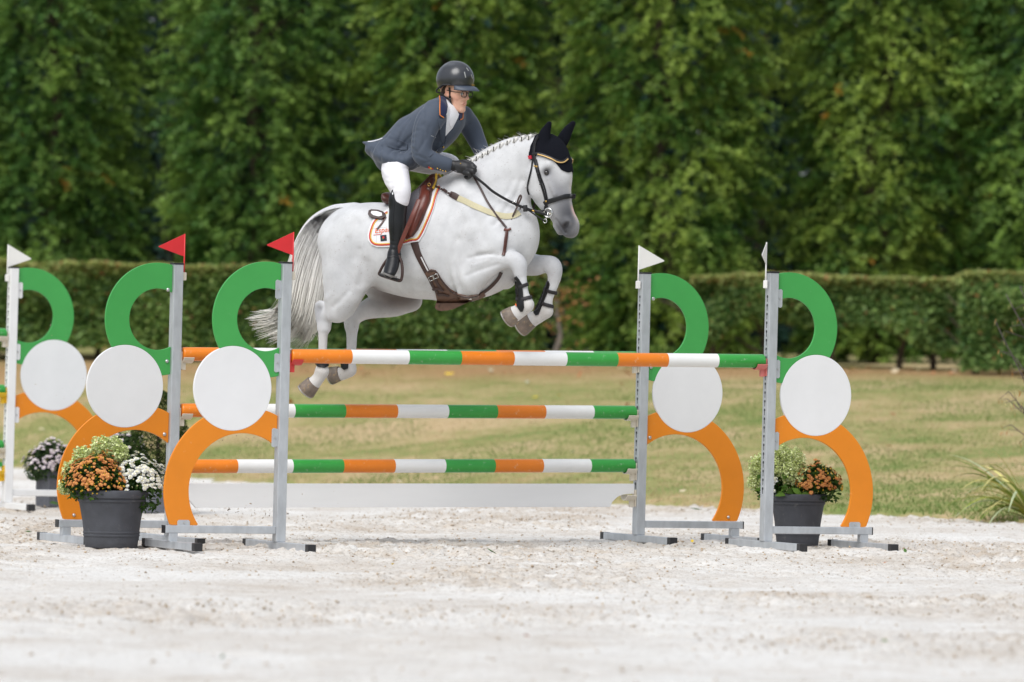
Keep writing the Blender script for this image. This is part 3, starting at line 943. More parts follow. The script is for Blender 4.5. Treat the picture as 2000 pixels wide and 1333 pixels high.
# flax clump and twiggy shrub at the right edge
fp = G(2022, 47.3)
fx = empty('flax_plant', fp); tag(fx, 'flax clump with long arching striped leaves at the right edge of the sand', 'plant')
rr = np.random.default_rng(61)
FC = [s2l((122, 142, 52)), s2l((206, 196, 130)), s2l((150, 160, 60)), s2l((178, 190, 150)), s2l((98, 118, 42)), s2l((206, 198, 120))]
fm = [mat('flax_leaf_%s' % 'abcdef'[i], c, 0.45, var=0.12, vscale=12) for i, c in enumerate(FC)]
def flax(a, L_, rise, droop_, wdt, mi):
    ax = Vector((math.cos(a), math.sin(a), 0)); sd_ = Vector((-math.sin(a), math.cos(a), 0))
    m = 12; vs = []; fs = []
    for i in range(m + 1):
        s_ = i / m
        p = ax * (L_ * (s_ * 0.95)) + Vector((0, 0, rise * s_ - droop_ * s_ ** 2.4))
        ww = wdt * (0.55 + 0.45 * math.sin(min(1, s_ * 2.2) * 1.57)) * (1 - s_ ** 3) + 0.001
        vs += [p - sd_ * ww, p + Vector((0, 0, -ww * 0.5)), p + sd_ * ww]
    for i in range(m):
        for k in (0, 1):
            fs.append((i * 3 + k, i * 3 + k + 1, i * 3 + 4 + k, i * 3 + 3 + k))
    me = mesh_data('leaf', vs, fs, [fm[mi]], None, True)
    link('leaf', me, fx)
for i in range(44):
    a = rr.random() * 6.283
    if i < 22: a = math.pi + rr.normal(0, .55)
    flax(a, 0.4 + 0.5 * rr.random(), 0.45 + 0.6 * rr.random(), 0.35 + 0.4 * rr.random(), 0.015 + 0.009 * rr.random(), int(rr.integers(6)))
flax(math.pi + 0.1, 0.66, 0.82, 0.66, 0.014, 3)
flax(math.pi - 0.05, 0.60, 0.70, 0.30, 0.016, 2)
flax(math.pi + 0.2, 0.42, 0.95, 0.35, 0.016, 1)
flax(math.pi - 0.25, 0.62, 0.28, 0.26, 0.014, 2)
flax(math.pi + 0.3, 0.52, 0.75, 0.4, 0.012, 0)

bp_ = G(2035, 47.9)
bs = empty('bare_shrub', bp_); tag(bs, 'nearly leafless twiggy shrub above the flax at the right edge', 'shrub')
mb = MB(); tips = []
for (px, py) in [(1965, 575), (1950, 640), (1992, 560), (1985, 700), (1970, 765), (1988, 790), (2010, 620), (2040, 560), (1968, 780), (1975, 830)]:
    p = W(px, py, 47.9 + rr.normal(0, .12)) - bp_
    b0 = Vector((rr.normal(0.1, .1), rr.normal(0, .08), 0.0))
    mid = b0.lerp(p, 0.55) + Vector((0.18, 0, 0.05))
    path = catmull([b0, mid, p], 6)
    mb.tube([Vector(q) for q in path], list(np.linspace(0.010, 0.003, len(path))), 6)
    for q in path[4:]:
        e_ = Vector(q) + Vector((rr.normal(-0.05, .06), rr.normal(0, .06), rr.normal(0, .05)))
        mb.tube([Vector(q), e_], [0.003, 0.0015], 5); tips.append(e_)
mb.build('twigs', mat('twig', s2l((88, 74, 78)), 0.8, var=0.2), bs, smooth=True)
C = np.repeat(np.array([np3(q) for q in tips]), 2, axis=0); n = len(C)
C = C + rr.normal(0, .012, C.shape); C[:, 2] -= 0.02
u = np.stack([rr.normal(0, .007, n), rr.normal(0, .007, n), -0.022 - 0.01 * rr.random(n)], -1)
v = np.cross(u, rand_unit(rr, n)); v = v / np.linalg.norm(v, axis=1, keepdims=True) * 0.007
cols = np.array([s2l((186, 128, 66)) if q < .5 else s2l((196, 184, 130)) for q in rr.random(n)])
quads_mesh('dry_leaves', C, u, v, DIAMOND, cols, 'leaf', bs, None, 0.1)
# ================================================================== JUMP: stands, poles, flags
WING_ANG = rad(26.5)

def wing_strip(mb, cx, cz, rin, rout, disc, xclip, zclip, thick, mi, flip):
    """sector of a ring, cut along the disc, the post line and the base line"""
    A = np.linspace(0, 2 * math.pi, 361)
    cols = []
    for a in A:
        ca, sa = math.cos(a), math.sin(a)
        r0, r1 = rin, rout
        if ca < -1e-6: r1 = min(r1, (cx - xclip) / -ca)
        if sa < -1e-6 and zclip is not None: r1 = min(r1, (cz - zclip) / -sa)
        dx, dz, dr = disc[0] - cx, disc[1] - cz, disc[2]
        b_ = dx * ca + dz * sa; c_ = dx * dx + dz * dz - dr * dr
        h_ = b_ * b_ - c_
        if h_ > 0 and b_ > 0: r1 = min(r1, b_ - math.sqrt(h_))
        cols.append((r0, r1) if r1 > r0 + 0.002 else None)
    i = 0; n = len(A) - 1
    runs = []; cur = []
    for k in range(n + 1):
        if cols[k] is not None: cur.append(k)
        elif cur: runs.append(cur); cur = []
    if cur: runs.append(cur)
    if len(runs) > 1 and runs[0][0] == 0 and runs[-1][-1] == n:
        runs[0] = runs[-1][:-1] + runs[0]; runs.pop()
    for run in runs:
        if len(run) < 4: continue
        vs = []; fs = []
        for k in run:
            ca, sa = math.cos(A[k]), math.sin(A[k]); r0, r1 = cols[k]
            for y in (-thick / 2, thick / 2):
                for r_ in (r0, r1):
                    vs.append((flip * (cx + r_ * ca), y, cz + r_ * sa))
        m = len(run)
        for q in range(m - 1):
            a, b_ = q * 4, q * 4 + 4
            fs += [(a, a + 1, b_ + 1, b_), (a + 2, b_ + 2, b_ + 3, a + 3), (a, b_, b_ + 2, a + 2), (a + 1, a + 3, b_ + 3, b_ + 1)]
        fs += [(0, 2, 3, 1), ((m - 1) * 4, (m - 1) * 4 + 1, (m - 1) * 4 + 3, (m - 1) * 4 + 2)]
        mb.add(vs, fs, mi)

DISC = (0.367, 1.068, 0.2825)
def make_stand(side, metal, disc_mat, plates, label, cups, M, group='jump stands with round wing panels'):
    """side -1: wing to the left, +1: wing to the right. Local x along the fence, y away from the camera, origin on the ground under the post"""
    root = empty('jump_stand', None, 0, M)
    tag(root, label, 'jump stand', group)
    met = MATS[metal]
    MB().box((0, 0, 0.98), (0.07, 0.07, 1.86)).build('post', met, root, bevel=0.005)
    MB().box((0, 0, 1.915), (0.074, 0.074, 0.012)).build('post_cap', MATS['black_plastic'], root, bevel=0.002)
    MB().box((side * 0.435, 0, 0.128), (0.80, 0.05, 0.05)).build('base_bar', met, root, bevel=0.004)
    MB().box((side * 0.838, 0, 0.128), (0.006, 0.053, 0.053)).build('bar_cap', MATS['black_plastic'], root)
    MB().box((side * 0.775, 0, 0.076), (0.065, 0.045, 0.054)).build('bar_stub', met, root, bevel=0.003)
    for x, ln in ((0.0, 1.0), (side * 0.775, 0.82)):
        f = MB().box((x, 0, 0.025), (0.055, ln, 0.05)).build('foot', met, root, bevel=0.004)
        for s in (-1, 1):
            MB().box((x, s * (ln / 2 + 0.012), 0.025), (0.059, 0.05, 0.054)).build('foot_cap', MATS['black_plastic'], f, bevel=0.003)
    # key shaped holes on the face toward the poles
    mb = MB()
    fx_ = -side * 0.0352
    for k in range(23):
        z = 1.745 - k * 0.0605
        if z < 0.36: break
        ring = [(fx_, 0.011 * math.cos(q), z + 0.011 * math.sin(q)) for q in np.linspace(0, 6.283, 11)[:-1]]
        mb.add(ring, [tuple(range(10))])
        mb.add([(fx_, -0.0045, z - 0.036), (fx_, 0.0045, z - 0.036), (fx_, 0.0045, z - 0.008), (fx_, -0.0045, z - 0.008)], [(0, 1, 2, 3)])
    kh = mb.build('keyholes', MATS['keyhole_dark'], root); kh['kind'] = 'stuff'
    # panels
    mb = MB(); wing_strip(mb, 0.137, 1.531, 0.210, 0.387, DISC, 0.036, None, 0.018, 0, side)
    mb.build('green_ring', MATS['green_panel'], root, bevel=0.003)
    mb = MB(); wing_strip(mb, 0.282, 0.387, 0.384, 0.562, DISC, 0.036, 0.155, 0.018, 0, side)
    mb.build('orange_arch', MATS['orange_panel'], root, bevel=0.003)
    mb = MB()
    poly = [(side * (DISC[0] + DISC[2] * math.cos(a)), DISC[1] + DISC[2] * math.sin(a)) for a in np.linspace(0, 2 * math.pi, 97)[:-1]]
    mb.prism(poly, 0.019); mb.build('white_disc', MATS[disc_mat], root, bevel=0.004)
    yb = -0.0135 if plates else -0.0115
    for z, xx in ((1.735, 0.055), (1.245, 0.05), (0.745, 0.055)):
        if plates:
            p = MB(); pl = [(-0.032, -0.055), (0.01, -0.065), (0.022, -0.055), (0.022, 0.055), (0.01, 0.065), (-0.032, 0.055)]
            p.prism([(side * (xx + a), z + b_) for a, b_ in pl], 0.005, c=(0, -0.0125, 0))
            q = p.build('bracket', MATS['galvanised' if metal == 'galvanised' else metal], root, bevel=0.0015)
            MB().tube([(side * (xx), -0.013, z), (side * xx, -0.021, z)], 0.007, 8).build('bolt', MATS['bolt_steel'], q, smooth=False)
        else:
            MB().tube([(side * (xx + 0.012), -0.008, z), (side * (xx + 0.012), -0.014, z), (side * (xx + 0.012), -0.019, z)], [0.013, 0.013, 0.006], 12).build('bolt', MATS['bolt_steel'], root, smooth=True)
    if plates:
        p = MB(); p.prism([(side * 0.655, 0.150), (side * 0.655, 0.18), (side * 0.665, 0.19), (side * 0.735, 0.19), (side * 0.745, 0.18), (side * 0.745, 0.150)], 0.005, c=(0, -0.0125, 0))
        q = p.build('bracket', MATS['galvanised'], root, bevel=0.0015)
        MB().tube([(side * 0.70, -0.013, 0.172), (side * 0.70, -0.021, 0.172)], 0.007, 8).build('bolt', MATS['bolt_steel'], q)
    else:
        MB().tube([(side * 0.72, -0.008, 0.185), (side * 0.72, -0.018, 0.185)], [0.013, 0.008], 12).build('bolt', MATS['bolt_steel'], root, smooth=True)
    # cups that carry the poles: plate on the post and a trough
    for z, cm in cups:
        c_ = MB()
        s = -side
        c_.box((s * 0.041, 0, z + 0.01), (0.010, 0.052, 0.12))
        # trough: half pipe along the fence
        nn = 9; vs = []; fs = []
        for i, xx in enumerate((0.046, 0.125)):
            for k in range(nn):
                a = math.pi * (1.12 + 0.76 * k / (nn - 1))
                for rr_ in (0.054, 0.061):
                    vs.append((s * xx, rr_ * math.cos(a), z + 0.052 + rr_ * math.sin(a)))
        for k in range(nn - 1):
            a = k * 2; b_ = nn * 2 + k * 2
            fs += [(a, a + 2, b_ + 2, b_), (a + 1, b_ + 1, b_ + 3, a + 3), (a, a + 1, a + 3, a + 2), (b_, b_ + 2, b_ + 3, b_ + 1)]
        fs += [(0, nn * 2, nn * 2 + 1, 1), (nn * 2 - 2, nn * 2 - 1, nn * 4 - 1, nn * 4 - 2)]
        c_.add(vs, fs)
        c_.box((s * 0.062, 0, z - 0.03), (0.03, 0.03, 0.05))
        c_.build('pole_cup', MATS[cm], root, bevel=0.002)
    return root

def stand_matrix(px, D, scale=1.0, lean=0.70):
    p = G(px, D)
    # the whole row stands slightly out of plumb
    return Matrix.Translation(p) @ Matrix.Rotation(rad(lean), 4, 'Y') @ Matrix.Rotation(WING_ANG, 4, 'Z') @ Matrix.Scale(scale, 4)

FL = stand_matrix(549, 38.0); FR = stand_matrix(1500, 39.45); BL = stand_matrix(337, 39.0); BR = stand_matrix(1251, 40.5); WL = stand_matrix(17, 47.2, 1.045, 0.9)
def height_on(M, py):
    """local height on a post whose image is at row py (posts are nearly upright)"""
    b_ = M.translation
    ppx = 1000 + FPX * b_.x / b_.y
    return (W(ppx, py, b_.y).z) / M.to_scale().z
# pole centre rows at the two ends of each pole
PC = 0.048
zf_l = height_on(FL, 695.5); zf_r = height_on(FR, 706)
zt_l = height_on(BL, 691.5); zt_r = height_on(BR, 700)
zm_l = height_on(BL, 801.5); zm_r = height_on(BR, 806)
zb_l = height_on(BL, 911); zb_r = height_on(BR, 910)
off = 0.053
sFL = make_stand(-1, 'galvanised', 'white_panel', True, 'front left galvanised jump stand with red flag and white pole cup plate', [(zf_l - off, 'red_plastic')], FL)
sFR = make_stand(1, 'galvanised', 'white_panel', True, 'front right galvanised jump stand beside the orange flower pot', [(zf_r - off, 'faded_red_plastic')], FR)
sBL = make_stand(-1, 'galvanised', 'white_panel', False, 'back left galvanised jump stand directly behind the big flower pot', [(zt_l - off, 'cream_plastic'), (zm_l - off, 'cream_plastic'), (zb_l - off, 'cream_plastic')], BL)
sBR = make_stand(1, 'galvanised', 'white_panel', False, 'back right galvanised jump stand with white flag turned to the right', [(zt_r - off, 'cream_plastic'), (zm_r - off, 'cream_plastic'), (zb_r - off, 'cream_plastic'), (height_on(BR, 968) - 0.03, 'cream_plastic')], BR)
wc = [(height_on(WL, 653) - 0.05, 'cream_plastic'), (height_on(WL, 763) - 0.05, 'yellow_plastic'), (height_on(WL, 871) - 0.05, 'cream_plastic'), (height_on(WL, 915) - 0.05, 'yellow_plastic')]
sWL = make_stand(1, 'white_metal', 'white_panel_worn', True, 'white painted jump stand at the left edge, farther away', wc, WL)

def make_pole(label, P0, P1, bands, fr=None, R=0.0475, group='striped jump poles'):
    P0 = Vector(P0); P1 = Vector(P1); d = P1 - P0; Lp = d.length
    q = d.to_track_quat('X', 'Z').to_matrix().to_4x4()
    root = empty('jump_pole', None, 0, Matrix.Translation(P0) @ q)
    tag(root, label, 'pole', group)
    n = len(bands)
    cuts = [0.0] + list(fr) + [1.0] if fr else [i / n for i in range(n + 1)]
    for i, c in enumerate(bands):
        a, b_ = cuts[i] * Lp, cuts[i + 1] * Lp
        mb = MB(); pts = []; rs = []
        if i == 0: pts += [(a, 0, 0), (a + 0.004, 0, 0), (a + 0.012, 0, 0)]; rs += [R * 0.8, R * 0.93, R]
        else: pts += [(a, 0, 0)]; rs += [R]
        if i == n - 1: pts += [(b_ - 0.012, 0, 0), (b_ - 0.004, 0, 0), (b_, 0, 0)]; rs += [R, R * 0.93, R * 0.8]
        else: pts += [(b_, 0, 0)]; rs += [R]
        mb.tube(pts, rs, 32)
        mb.build('band', MATS[{'o': 'orange_paint', 'w': 'white_paint', 'g': 'green_paint'}[c]], root, smooth=True, auto=50)
    return root

def on_stand(M, side, x, y, z):
    return M @ Vector((side * x, y, z))
OWG = 'owgowgowg'
pA = on_stand(FL, 1, 0.052, 0, zf_l); pB = on_stand(FR, -1, 0.052, 0, zf_r)
make_pole('top front striped pole crossing in front of the horse hind legs', pA, pB, OWG, [(v - 575) / 925 for v in (688, 797, 898, 1000, 1103, 1204, 1304, 1405)])
make_pole('top back striped pole mostly hidden behind the front pole', on_stand(BL, 1, 0.052, 0, zt_l), on_stand(BR, -1, 0.052, 0, zt_r), OWG, [(v - 352) / 898 for v in (462, 562, 664, 766, 866, 964, 1062, 1160)])
make_pole('middle striped pole of the back row, level with the middle of the discs', on_stand(BL, 1, 0.052, 0, zm_l), on_stand(BR, -1, 0.052, 0, zm_r), OWG, [(v - 350) / 900 for v in (463, 567, 666, 768, 869, 967, 1064, 1162)])
make_pole('lowest striped pole, just above the white plank', on_stand(BL, 1, 0.052, 0, zb_l), on_stand(BR, -1, 0.052, 0, zb_r), OWG, [(v - 348) / 900 for v in (457, 564, 663, 764, 864, 963, 1060, 1157)])
ux = Vector((math.cos(WING_ANG), math.sin(WING_ANG), 0))
for i, (py, dz) in enumerate(((653, 0), (763, 0), (871, 0))):
    b_ = on_stand(WL, -1, 0.052, 0, height_on(WL, py))
    make_pole(['green ended pole highest at the left edge of the photo', 'green ended pole on a yellow cup at the left edge', 'green ended pole third from the top at the left edge'][i], b_ - ux * 3.4, b_, OWG, None, 0.0475 * 1.0)

def plank(label, P0, P1, hgt, mat_, notch):
    P0 = Vector(P0); P1 = Vector(P1); d = P1 - P0; Lp = d.length
    q = d.to_track_quat('X', 'Z').to_matrix().to_4x4()
    h2 = hgt / 2
    left = [(0.0, h2), (0.0, 0.02), (0.05, 0.0), (0.09, -0.04), (0.13, -h2)] if notch else [(0, h2), (0, -h2)]
    right = [(Lp - 0.19, -h2), (Lp - 0.17, -0.045), (Lp - 0.13, -0.01), (Lp - 0.09, 0.005), (Lp, 0.012), (Lp, h2)]
    o = MB().prism(left + right, 0.022).build('jump_plank', mat_, None, Matrix.Translation(P0) @ q, bevel=0.002)
    tag(o, label, 'plank')
    return o
plank('long white plank at the bottom of the back row', on_stand(BL, 1, 0.047, 0, height_on(BL, 968)), on_stand(BR, -1, 0.047, 0, height_on(BR, 968)), 0.165,
      mat('white_board', (0.80, 0.80, 0.80), 0.5, var=0.03, vscale=6, bump=0.05, bscale=90, aniso=(0.15, 1, 1), scuff=0.66, scuff_col=(0.55, 0.5, 0.45), scuff_scale=30, scuff_amt=0.4), True)
b_ = on_stand(WL, -1, 0.05, 0, height_on(WL, 915))
plank('green plank end on a yellow cup at the left edge of the photo', b_ - ux * 3.4, b_, 0.10, MATS['green_paint'], False)

# flags: outline measured in the stand's own frame
def make_flag(M, label, panel, tip, mat_, stick_x, z0, z1, yaw, clip_mat):
    root = empty('flag', None, 0, M @ Matrix.Translation((stick_x, 0.0, 1.86)) @ Matrix.Rotation(yaw, 4, 'Z'))
    tag(root, label, 'flag', 'marker flags clipped to the jump stands')
    s = tip
    # rounded triangle
    A, B, C_ = Vector((0, z1)), Vector((s * 0.2, z0 + (z1 - z0) * 0.40)), Vector((0, z0))
    pl = []
    for P, Q, R_ in ((A, C_, B), (B, A, C_), (C_, B, A)):
        e1 = P + (Q - P).normalized() * 0.014; e2 = P + (R_ - P).normalized() * 0.014
        for t_ in (0, 0.25, 0.5, 0.75, 1.0):
            pl.append(e1 * (1 - t_) ** 2 + P * 2 * t_ * (1 - t_) + e2 * t_ * t_)
    MB().prism([(p.x, p.y) for p in pl], 0.004).build('flag_panel', MATS[mat_], root, bevel=0.001)
    MB().tube([(0, 0, -0.02), (0, 0, z0 * 0.5), (0, 0, z1)], [0.0065, 0.0055, 0.0045], 8).build('flag_stick', MATS[mat_], root, smooth=True)
    MB().box((0, 0, -0.03), (0.03, 0.03, 0.055)).build('clip', MATS[clip_mat], root, bevel=0.004)
    return root
make_flag(FL, 'red flag on the front left stand, beside the horse tail', None, -1, 'red_flag', 0.052, 0.105, 0.262, 0.0, 'cream_plastic')
make_flag(BL, 'red flag on the back left stand', None, -1, 'red_flag', 0.052, 0.105, 0.262, 0.0, 'cream_plastic')
make_flag(BR, 'white flag pointing right on the back right stand', None, 1, 'white_flag', -0.052, 0.075, 0.250, -0.15, 'white_flag')
make_flag(FR, 'white flag seen nearly edge on, front right stand', None, 1, 'white_flag', -0.052, 0.105, 0.262, rad(-128), 'white_flag')
make_flag(WL, 'white flag on the white stand at the left edge', None, 1, 'white_flag', -0.052, 0.055, 0.235, -0.1, 'white_flag')
# ================================================================== FLOWER POTS
def flower_mesh(name, r_, layers, cup, cols, seed):
    rr = np.random.default_rng(seed)
    vs = []; fs = []; cs = []
    for li, (n, rad_, h_) in enumerate(layers):
        for k in range(n):
            a = 2 * math.pi * (k + 0.5 * (li % 2)) / n + rr.normal(0, .08)
            ca, sa = math.cos(a), math.sin(a); w_ = rad_ * 1.9 / n * 1.35
            b0 = len(vs)
            tip = r_ * rad_ * (0.92 + 0.16 * rr.random())
            vs += [(ca * tip * 0.15, sa * tip * 0.15, h_ * r_ + 0.02 * r_),
                   (ca * tip * 0.62 - sa * w_ * r_, sa * tip * 0.62 + ca * w_ * r_, (h_ + cup * 0.45) * r_),
                   (ca * tip, sa * tip, (h_ + cup * (0.75 + 0.3 * rr.normal())) * r_ * 0.8),
                   (ca * tip * 0.62 + sa * w_ * r_, sa * tip * 0.62 - ca * w_ * r_, (h_ + cup * 0.45) * r_)]
            fs.append((b0, b0 + 1, b0 + 2, b0 + 3))
            c = np.array(cols[li % len(cols)]) * (0.85 + 0.3 * rr.random())
            cs += [c * 0.9, c, c, c]
    me = mesh_data(name, vs, fs, [MATS['flower']]); add_color(me, 'tone', np.array(cs))
    return me
def bud_mesh(name, col_, r_):
    me = mesh_data(name, [(r_, 0, 0), (-r_ * .5, r_ * .87, 0), (-r_ * .5, -r_ * .87, 0), (0, 0, r_ * 1.2), (0, 0, -r_)], [(0, 1, 3), (1, 2, 3), (2, 0, 3), (1, 0, 4), (2, 1, 4), (0, 2, 4)], [MATS['flower']])
    add_color(me, 'tone', np.tile(np.array(col_), (5, 1))); return me
OR1, OR2 = s2l((208, 130, 74)), s2l((226, 168, 106))
LAY = [(12, 1.0, 0.0), (9, 0.72, 0.18), (6, 0.42, 0.32)]
F_OR = [flower_mesh('flower', 0.0175, LAY, 0.2, [OR1, OR2, s2l((222, 160, 84))], i) for i in range(3)]
F_WH = [flower_mesh('flower', 0.021, LAY, 0.2, [(0.78, 0.78, 0.74), (0.8, 0.8, 0.76), s2l((238, 234, 200))], 10 + i) for i in range(3)]
F_PK = [flower_mesh('flower', 0.021, LAY, 0.2, [s2l((236, 222, 232)), s2l((244, 234, 240)), s2l((244, 238, 224))], 20 + i) for i in range(3)]
B_YE = bud_mesh('bud', s2l((214, 176, 52)), 0.008); B_WH = bud_mesh('bud', s2l((222, 218, 170)), 0.008)

def mum(name_label, label, loc, rx, ry, rz, flowers, bud, nfl, nbud, seed, leafcol, base_drop=0.05, group='chrysanthemums in pots', bias=(0, 0)):
    rr = np.random.default_rng(seed)
    root = empty('chrysanthemum', loc); tag(root, label, 'flowers', group)
    n = int(2600 * (rx / 0.22) ** 2)
    d = rand_unit(rr, n); d[:, 2] = np.where(rr.random(n) < .75, np.abs(d[:, 2]), d[:, 2])
    q = rr.random(n)[:, None] ** 0.28
    wob = 0.86 + 0.28 * vnoise(d[:, 0] * 3 + seed, d[:, 1] * 3 + d[:, 2] * 2, 1)[:, None]
    C = d * q * wob * np.array([rx, ry, rz]) * 0.97
    C[:, 2] = np.maximum(C[:, 2], -base_drop + rr.normal(0, .015, n))
    u, v = leaf_axes(rr, n, 0.021, 0.3, 0.8)
    lo, hi = np.array(leafcol[0]), np.array(leafcol[1])
    tt = np.clip(rr.normal(.45, .25, n), 0, 1)[:, None]
    quads_mesh('foliage', C, u, v, LEAF6, lo * (1 - tt) + hi * tt, 'leaf', root, None, 0.25)
    # stems that show at the skirt
    mb = MB()
    for k in range(26):
        a = rr.random() * 6.283; e_ = np.array([math.cos(a) * rx * .85, math.sin(a) * ry * .85, rz * (0.1 + .35 * rr.random())])
        mb.tube([(0, 0, -base_drop), tuple(e_ * .55 + np.array([0, 0, .03])), tuple(e_)], [0.003, 0.0025, 0.0015], 5)
    mb.build('stems', mat('stem_' + 'abcdefghij'[seed % 10], s2l((84, 104, 44)), 0.7), root, smooth=True)
    def put(me, nm, off, k):
        while True:
            dd = rr.normal(0, 1, 3); dd /= np.linalg.norm(dd)
            dd[0] += bias[0] * 0.4; dd[1] += bias[1] * 0.4; dd /= np.linalg.norm(dd)
            if dd[2] > -0.05 + 0.28 * rr.random() - (0.12 if nm == 'bud' else 0): break
        w_ = 0.86 + 0.28 * float(vnoise(np.array([dd[0] * 3 + seed]), np.array([dd[1] * 3 + dd[2] * 2]), 1)[0])
        p = dd * w_ * np.array([rx, ry, rz]) * (1.0 + off)
        nrm = Vector(dd / np.array([rx, ry, rz])).normalized()
        nrm = (nrm + Vector((0, 0, 0.45)) + Vector(rr.normal(0, .22, 3))).normalized()
        o = link(nm, me, root, Matrix.Translation(p) @ nrm.to_track_quat('Z', 'Y').to_matrix().to_4x4() @ Matrix.Scale(0.6 + 0.5 * rr.random(), 4))
    for k in range(nfl): put(flowers[k % 3], 'flower', 0.02 + 0.02 * rr.random(), k)
    bb = MB()
    for k in range(nbud): put(bud, 'bud', 0.01, k)
    return root

HYD = (s2l((186, 202, 116)), s2l((236, 240, 196)))
def hydrangea(label, loc, heads, seed, leaf_span):
    """heads: offsets (x, y, z, radius)"""
    rr = np.random.default_rng(seed)
    root = empty('hydrangea', loc); tag(root, label, 'flowers', 'hydrangeas in pots')
    for (x, y, z, r_) in heads:
        n = int(900 * (r_ / 0.07) ** 2)
        d = rand_unit(rr, n); C = d * (rr.random((n, 1)) ** .35) * np.array([r_, r_, r_ * 1.15]) * (0.82 + 0.36 * vnoise(d[:, 0] * 4 + seed, d[:, 2] * 4, 2)[:, None])
        u, v = leaf_axes(rr, n, 0.0105, 0.3, 1.0)
        tt = np.clip(rr.normal(.5, .28, n), 0, 1)[:, None]
        quads_mesh('flower_head', C, u, v, DIAMOND, np.array(HYD[0]) * (1 - tt) + np.array(HYD[1]) * tt, 'flower', root, Matrix.Translation((x, y, z)), 0.2)
    n = 46
    C = np.stack([np.clip(rr.normal(0, leaf_span * .5, n), -leaf_span * .7, leaf_span * .7), np.clip(rr.normal(0, leaf_span * .4, n), -leaf_span * .6, leaf_span * .6), rr.uniform(-.02, .12, n)], -1)
    u, v = leaf_axes(rr, n, 0.045, 0.5, 0.85)
    tt = rr.random(n)[:, None]
    for i in range(n):
        pass
    quads_mesh('leaves', C, u, v, LEAF6, np.array(s2l((58, 92, 34))) * (1 - tt) + np.array(s2l((112, 148, 58))) * tt, 'leaf', root, None, 0.25)
    mb = MB()
    for (x, y, z, r_) in heads:
        mb.tube([(x * .3, y * .3, -.06), (x * .7, y * .7, z * .5), (x, y, z)], [0.006, 0.005, 0.004], 6)
    mb.build('stems', mat('hydrangea_stem_%d' % seed, s2l((120, 84, 56)), 0.8), root, smooth=True)
    return root

def pot(label, loc, R, H):
    prof = [(0.70, 0.0), (0.715, 0.01), (0.735, 0.10), (0.755, 0.195), (0.775, 0.20), (0.78, 0.225), (0.765, 0.235), (0.78, 0.25), (0.785, 0.275), (0.77, 0.285),
            (0.80, 0.45), (0.86, 0.66), (0.905, 0.79), (0.94, 0.80), (0.95, 0.835), (0.935, 0.845), (0.955, 0.86), (0.99, 0.87), (1.0, 0.90), (1.0, 0.965), (0.985, 0.99), (0.96, 1.0), (0.90, 1.0), (0.88, 0.97), (0.87, 0.90), (0.0, 0.89)]
    o = MB().lathe([(r_ * R, z * H) for r_, z in prof], 48, cap=False).build('flower_pot', MATS['pot_grey'], None, Matrix.Translation(loc), smooth=True, auto=45)
    tag(o, label, 'flower pot', 'round grey flower pots')
    so = MB().lathe([(0.001, 0.925 * H), (0.87 * R, 0.915 * H)], 24, cap=False).build('soil', mat('soil', s2l((52, 42, 34)), 0.95, var=0.3, vscale=40, bump=0.6), o, smooth=True)
    return o
LEAFC = (s2l((34, 62, 26)), s2l((92, 126, 52)))
LEAFD = (s2l((50, 74, 44)), s2l((96, 122, 74)))
p0 = G(222, 37.95)
pot('big round grey pot in front of the left stands', p0, 0.243, 0.385)
mum('', 'orange chrysanthemum mound in the big left pot', p0 + Vector((-0.095, -0.08, 0.395)), 0.215, 0.185, 0.235, F_OR, B_YE, 260, 170, 1, LEAFC, bias=(-.1, -1))
mum('', 'white chrysanthemum spilling over the right side of the big left pot', p0 + Vector((0.165, 0.03, 0.385)), 0.195, 0.185, 0.225, F_WH, B_WH, 240, 80, 2, LEAFC, bias=(.3, -1), base_drop=0.12)
hydrangea('lime green hydrangea behind the orange flowers in the left pot', p0 + Vector((-0.06, 0.12, 0.40)), [(-0.145, -0.04, 0.19, 0.075), (-0.02, 0.0, 0.25, 0.085), (0.06, 0.02, 0.265, 0.07), (-0.225, -0.03, 0.10, 0.065), (0.11, -0.03, 0.23, 0.06), (-0.26, -0.06, 0.0, 0.05)], 3, 0.3)
p1 = G(1562, 40.2)
pot('round grey pot behind the front right stand', p1, 0.205, 0.365)
mum('', 'orange chrysanthemum on the right side of the right pot', p1 + Vector((0.125, -0.03, 0.385)), 0.165, 0.15, 0.205, F_OR, B_YE, 150, 120, 4, LEAFC, bias=(.1, -1))
mum('', 'small white chrysanthemum at the left edge of the right pot', p1 + Vector((-0.20, -0.02, 0.36)), 0.10, 0.10, 0.15, F_WH, B_WH, 26, 14, 5, LEAFC, bias=(-.6, -.6))
hydrangea('lime green hydrangea filling the left side of the right pot', p1 + Vector((-0.08, 0.0, 0.38)), [(-0.20, -0.02, 0.18, 0.075), (-0.21, 0.0, 0.07, 0.07), (-0.10, -0.03, 0.15, 0.075), (-0.05, 0.0, 0.245, 0.085), (0.05, -0.02, 0.215, 0.08), (0.10, -0.06, 0.12, 0.065), (0.02, -0.05, 0.13, 0.08), (-0.13, 0.03, 0.22, 0.07)], 6, 0.28)

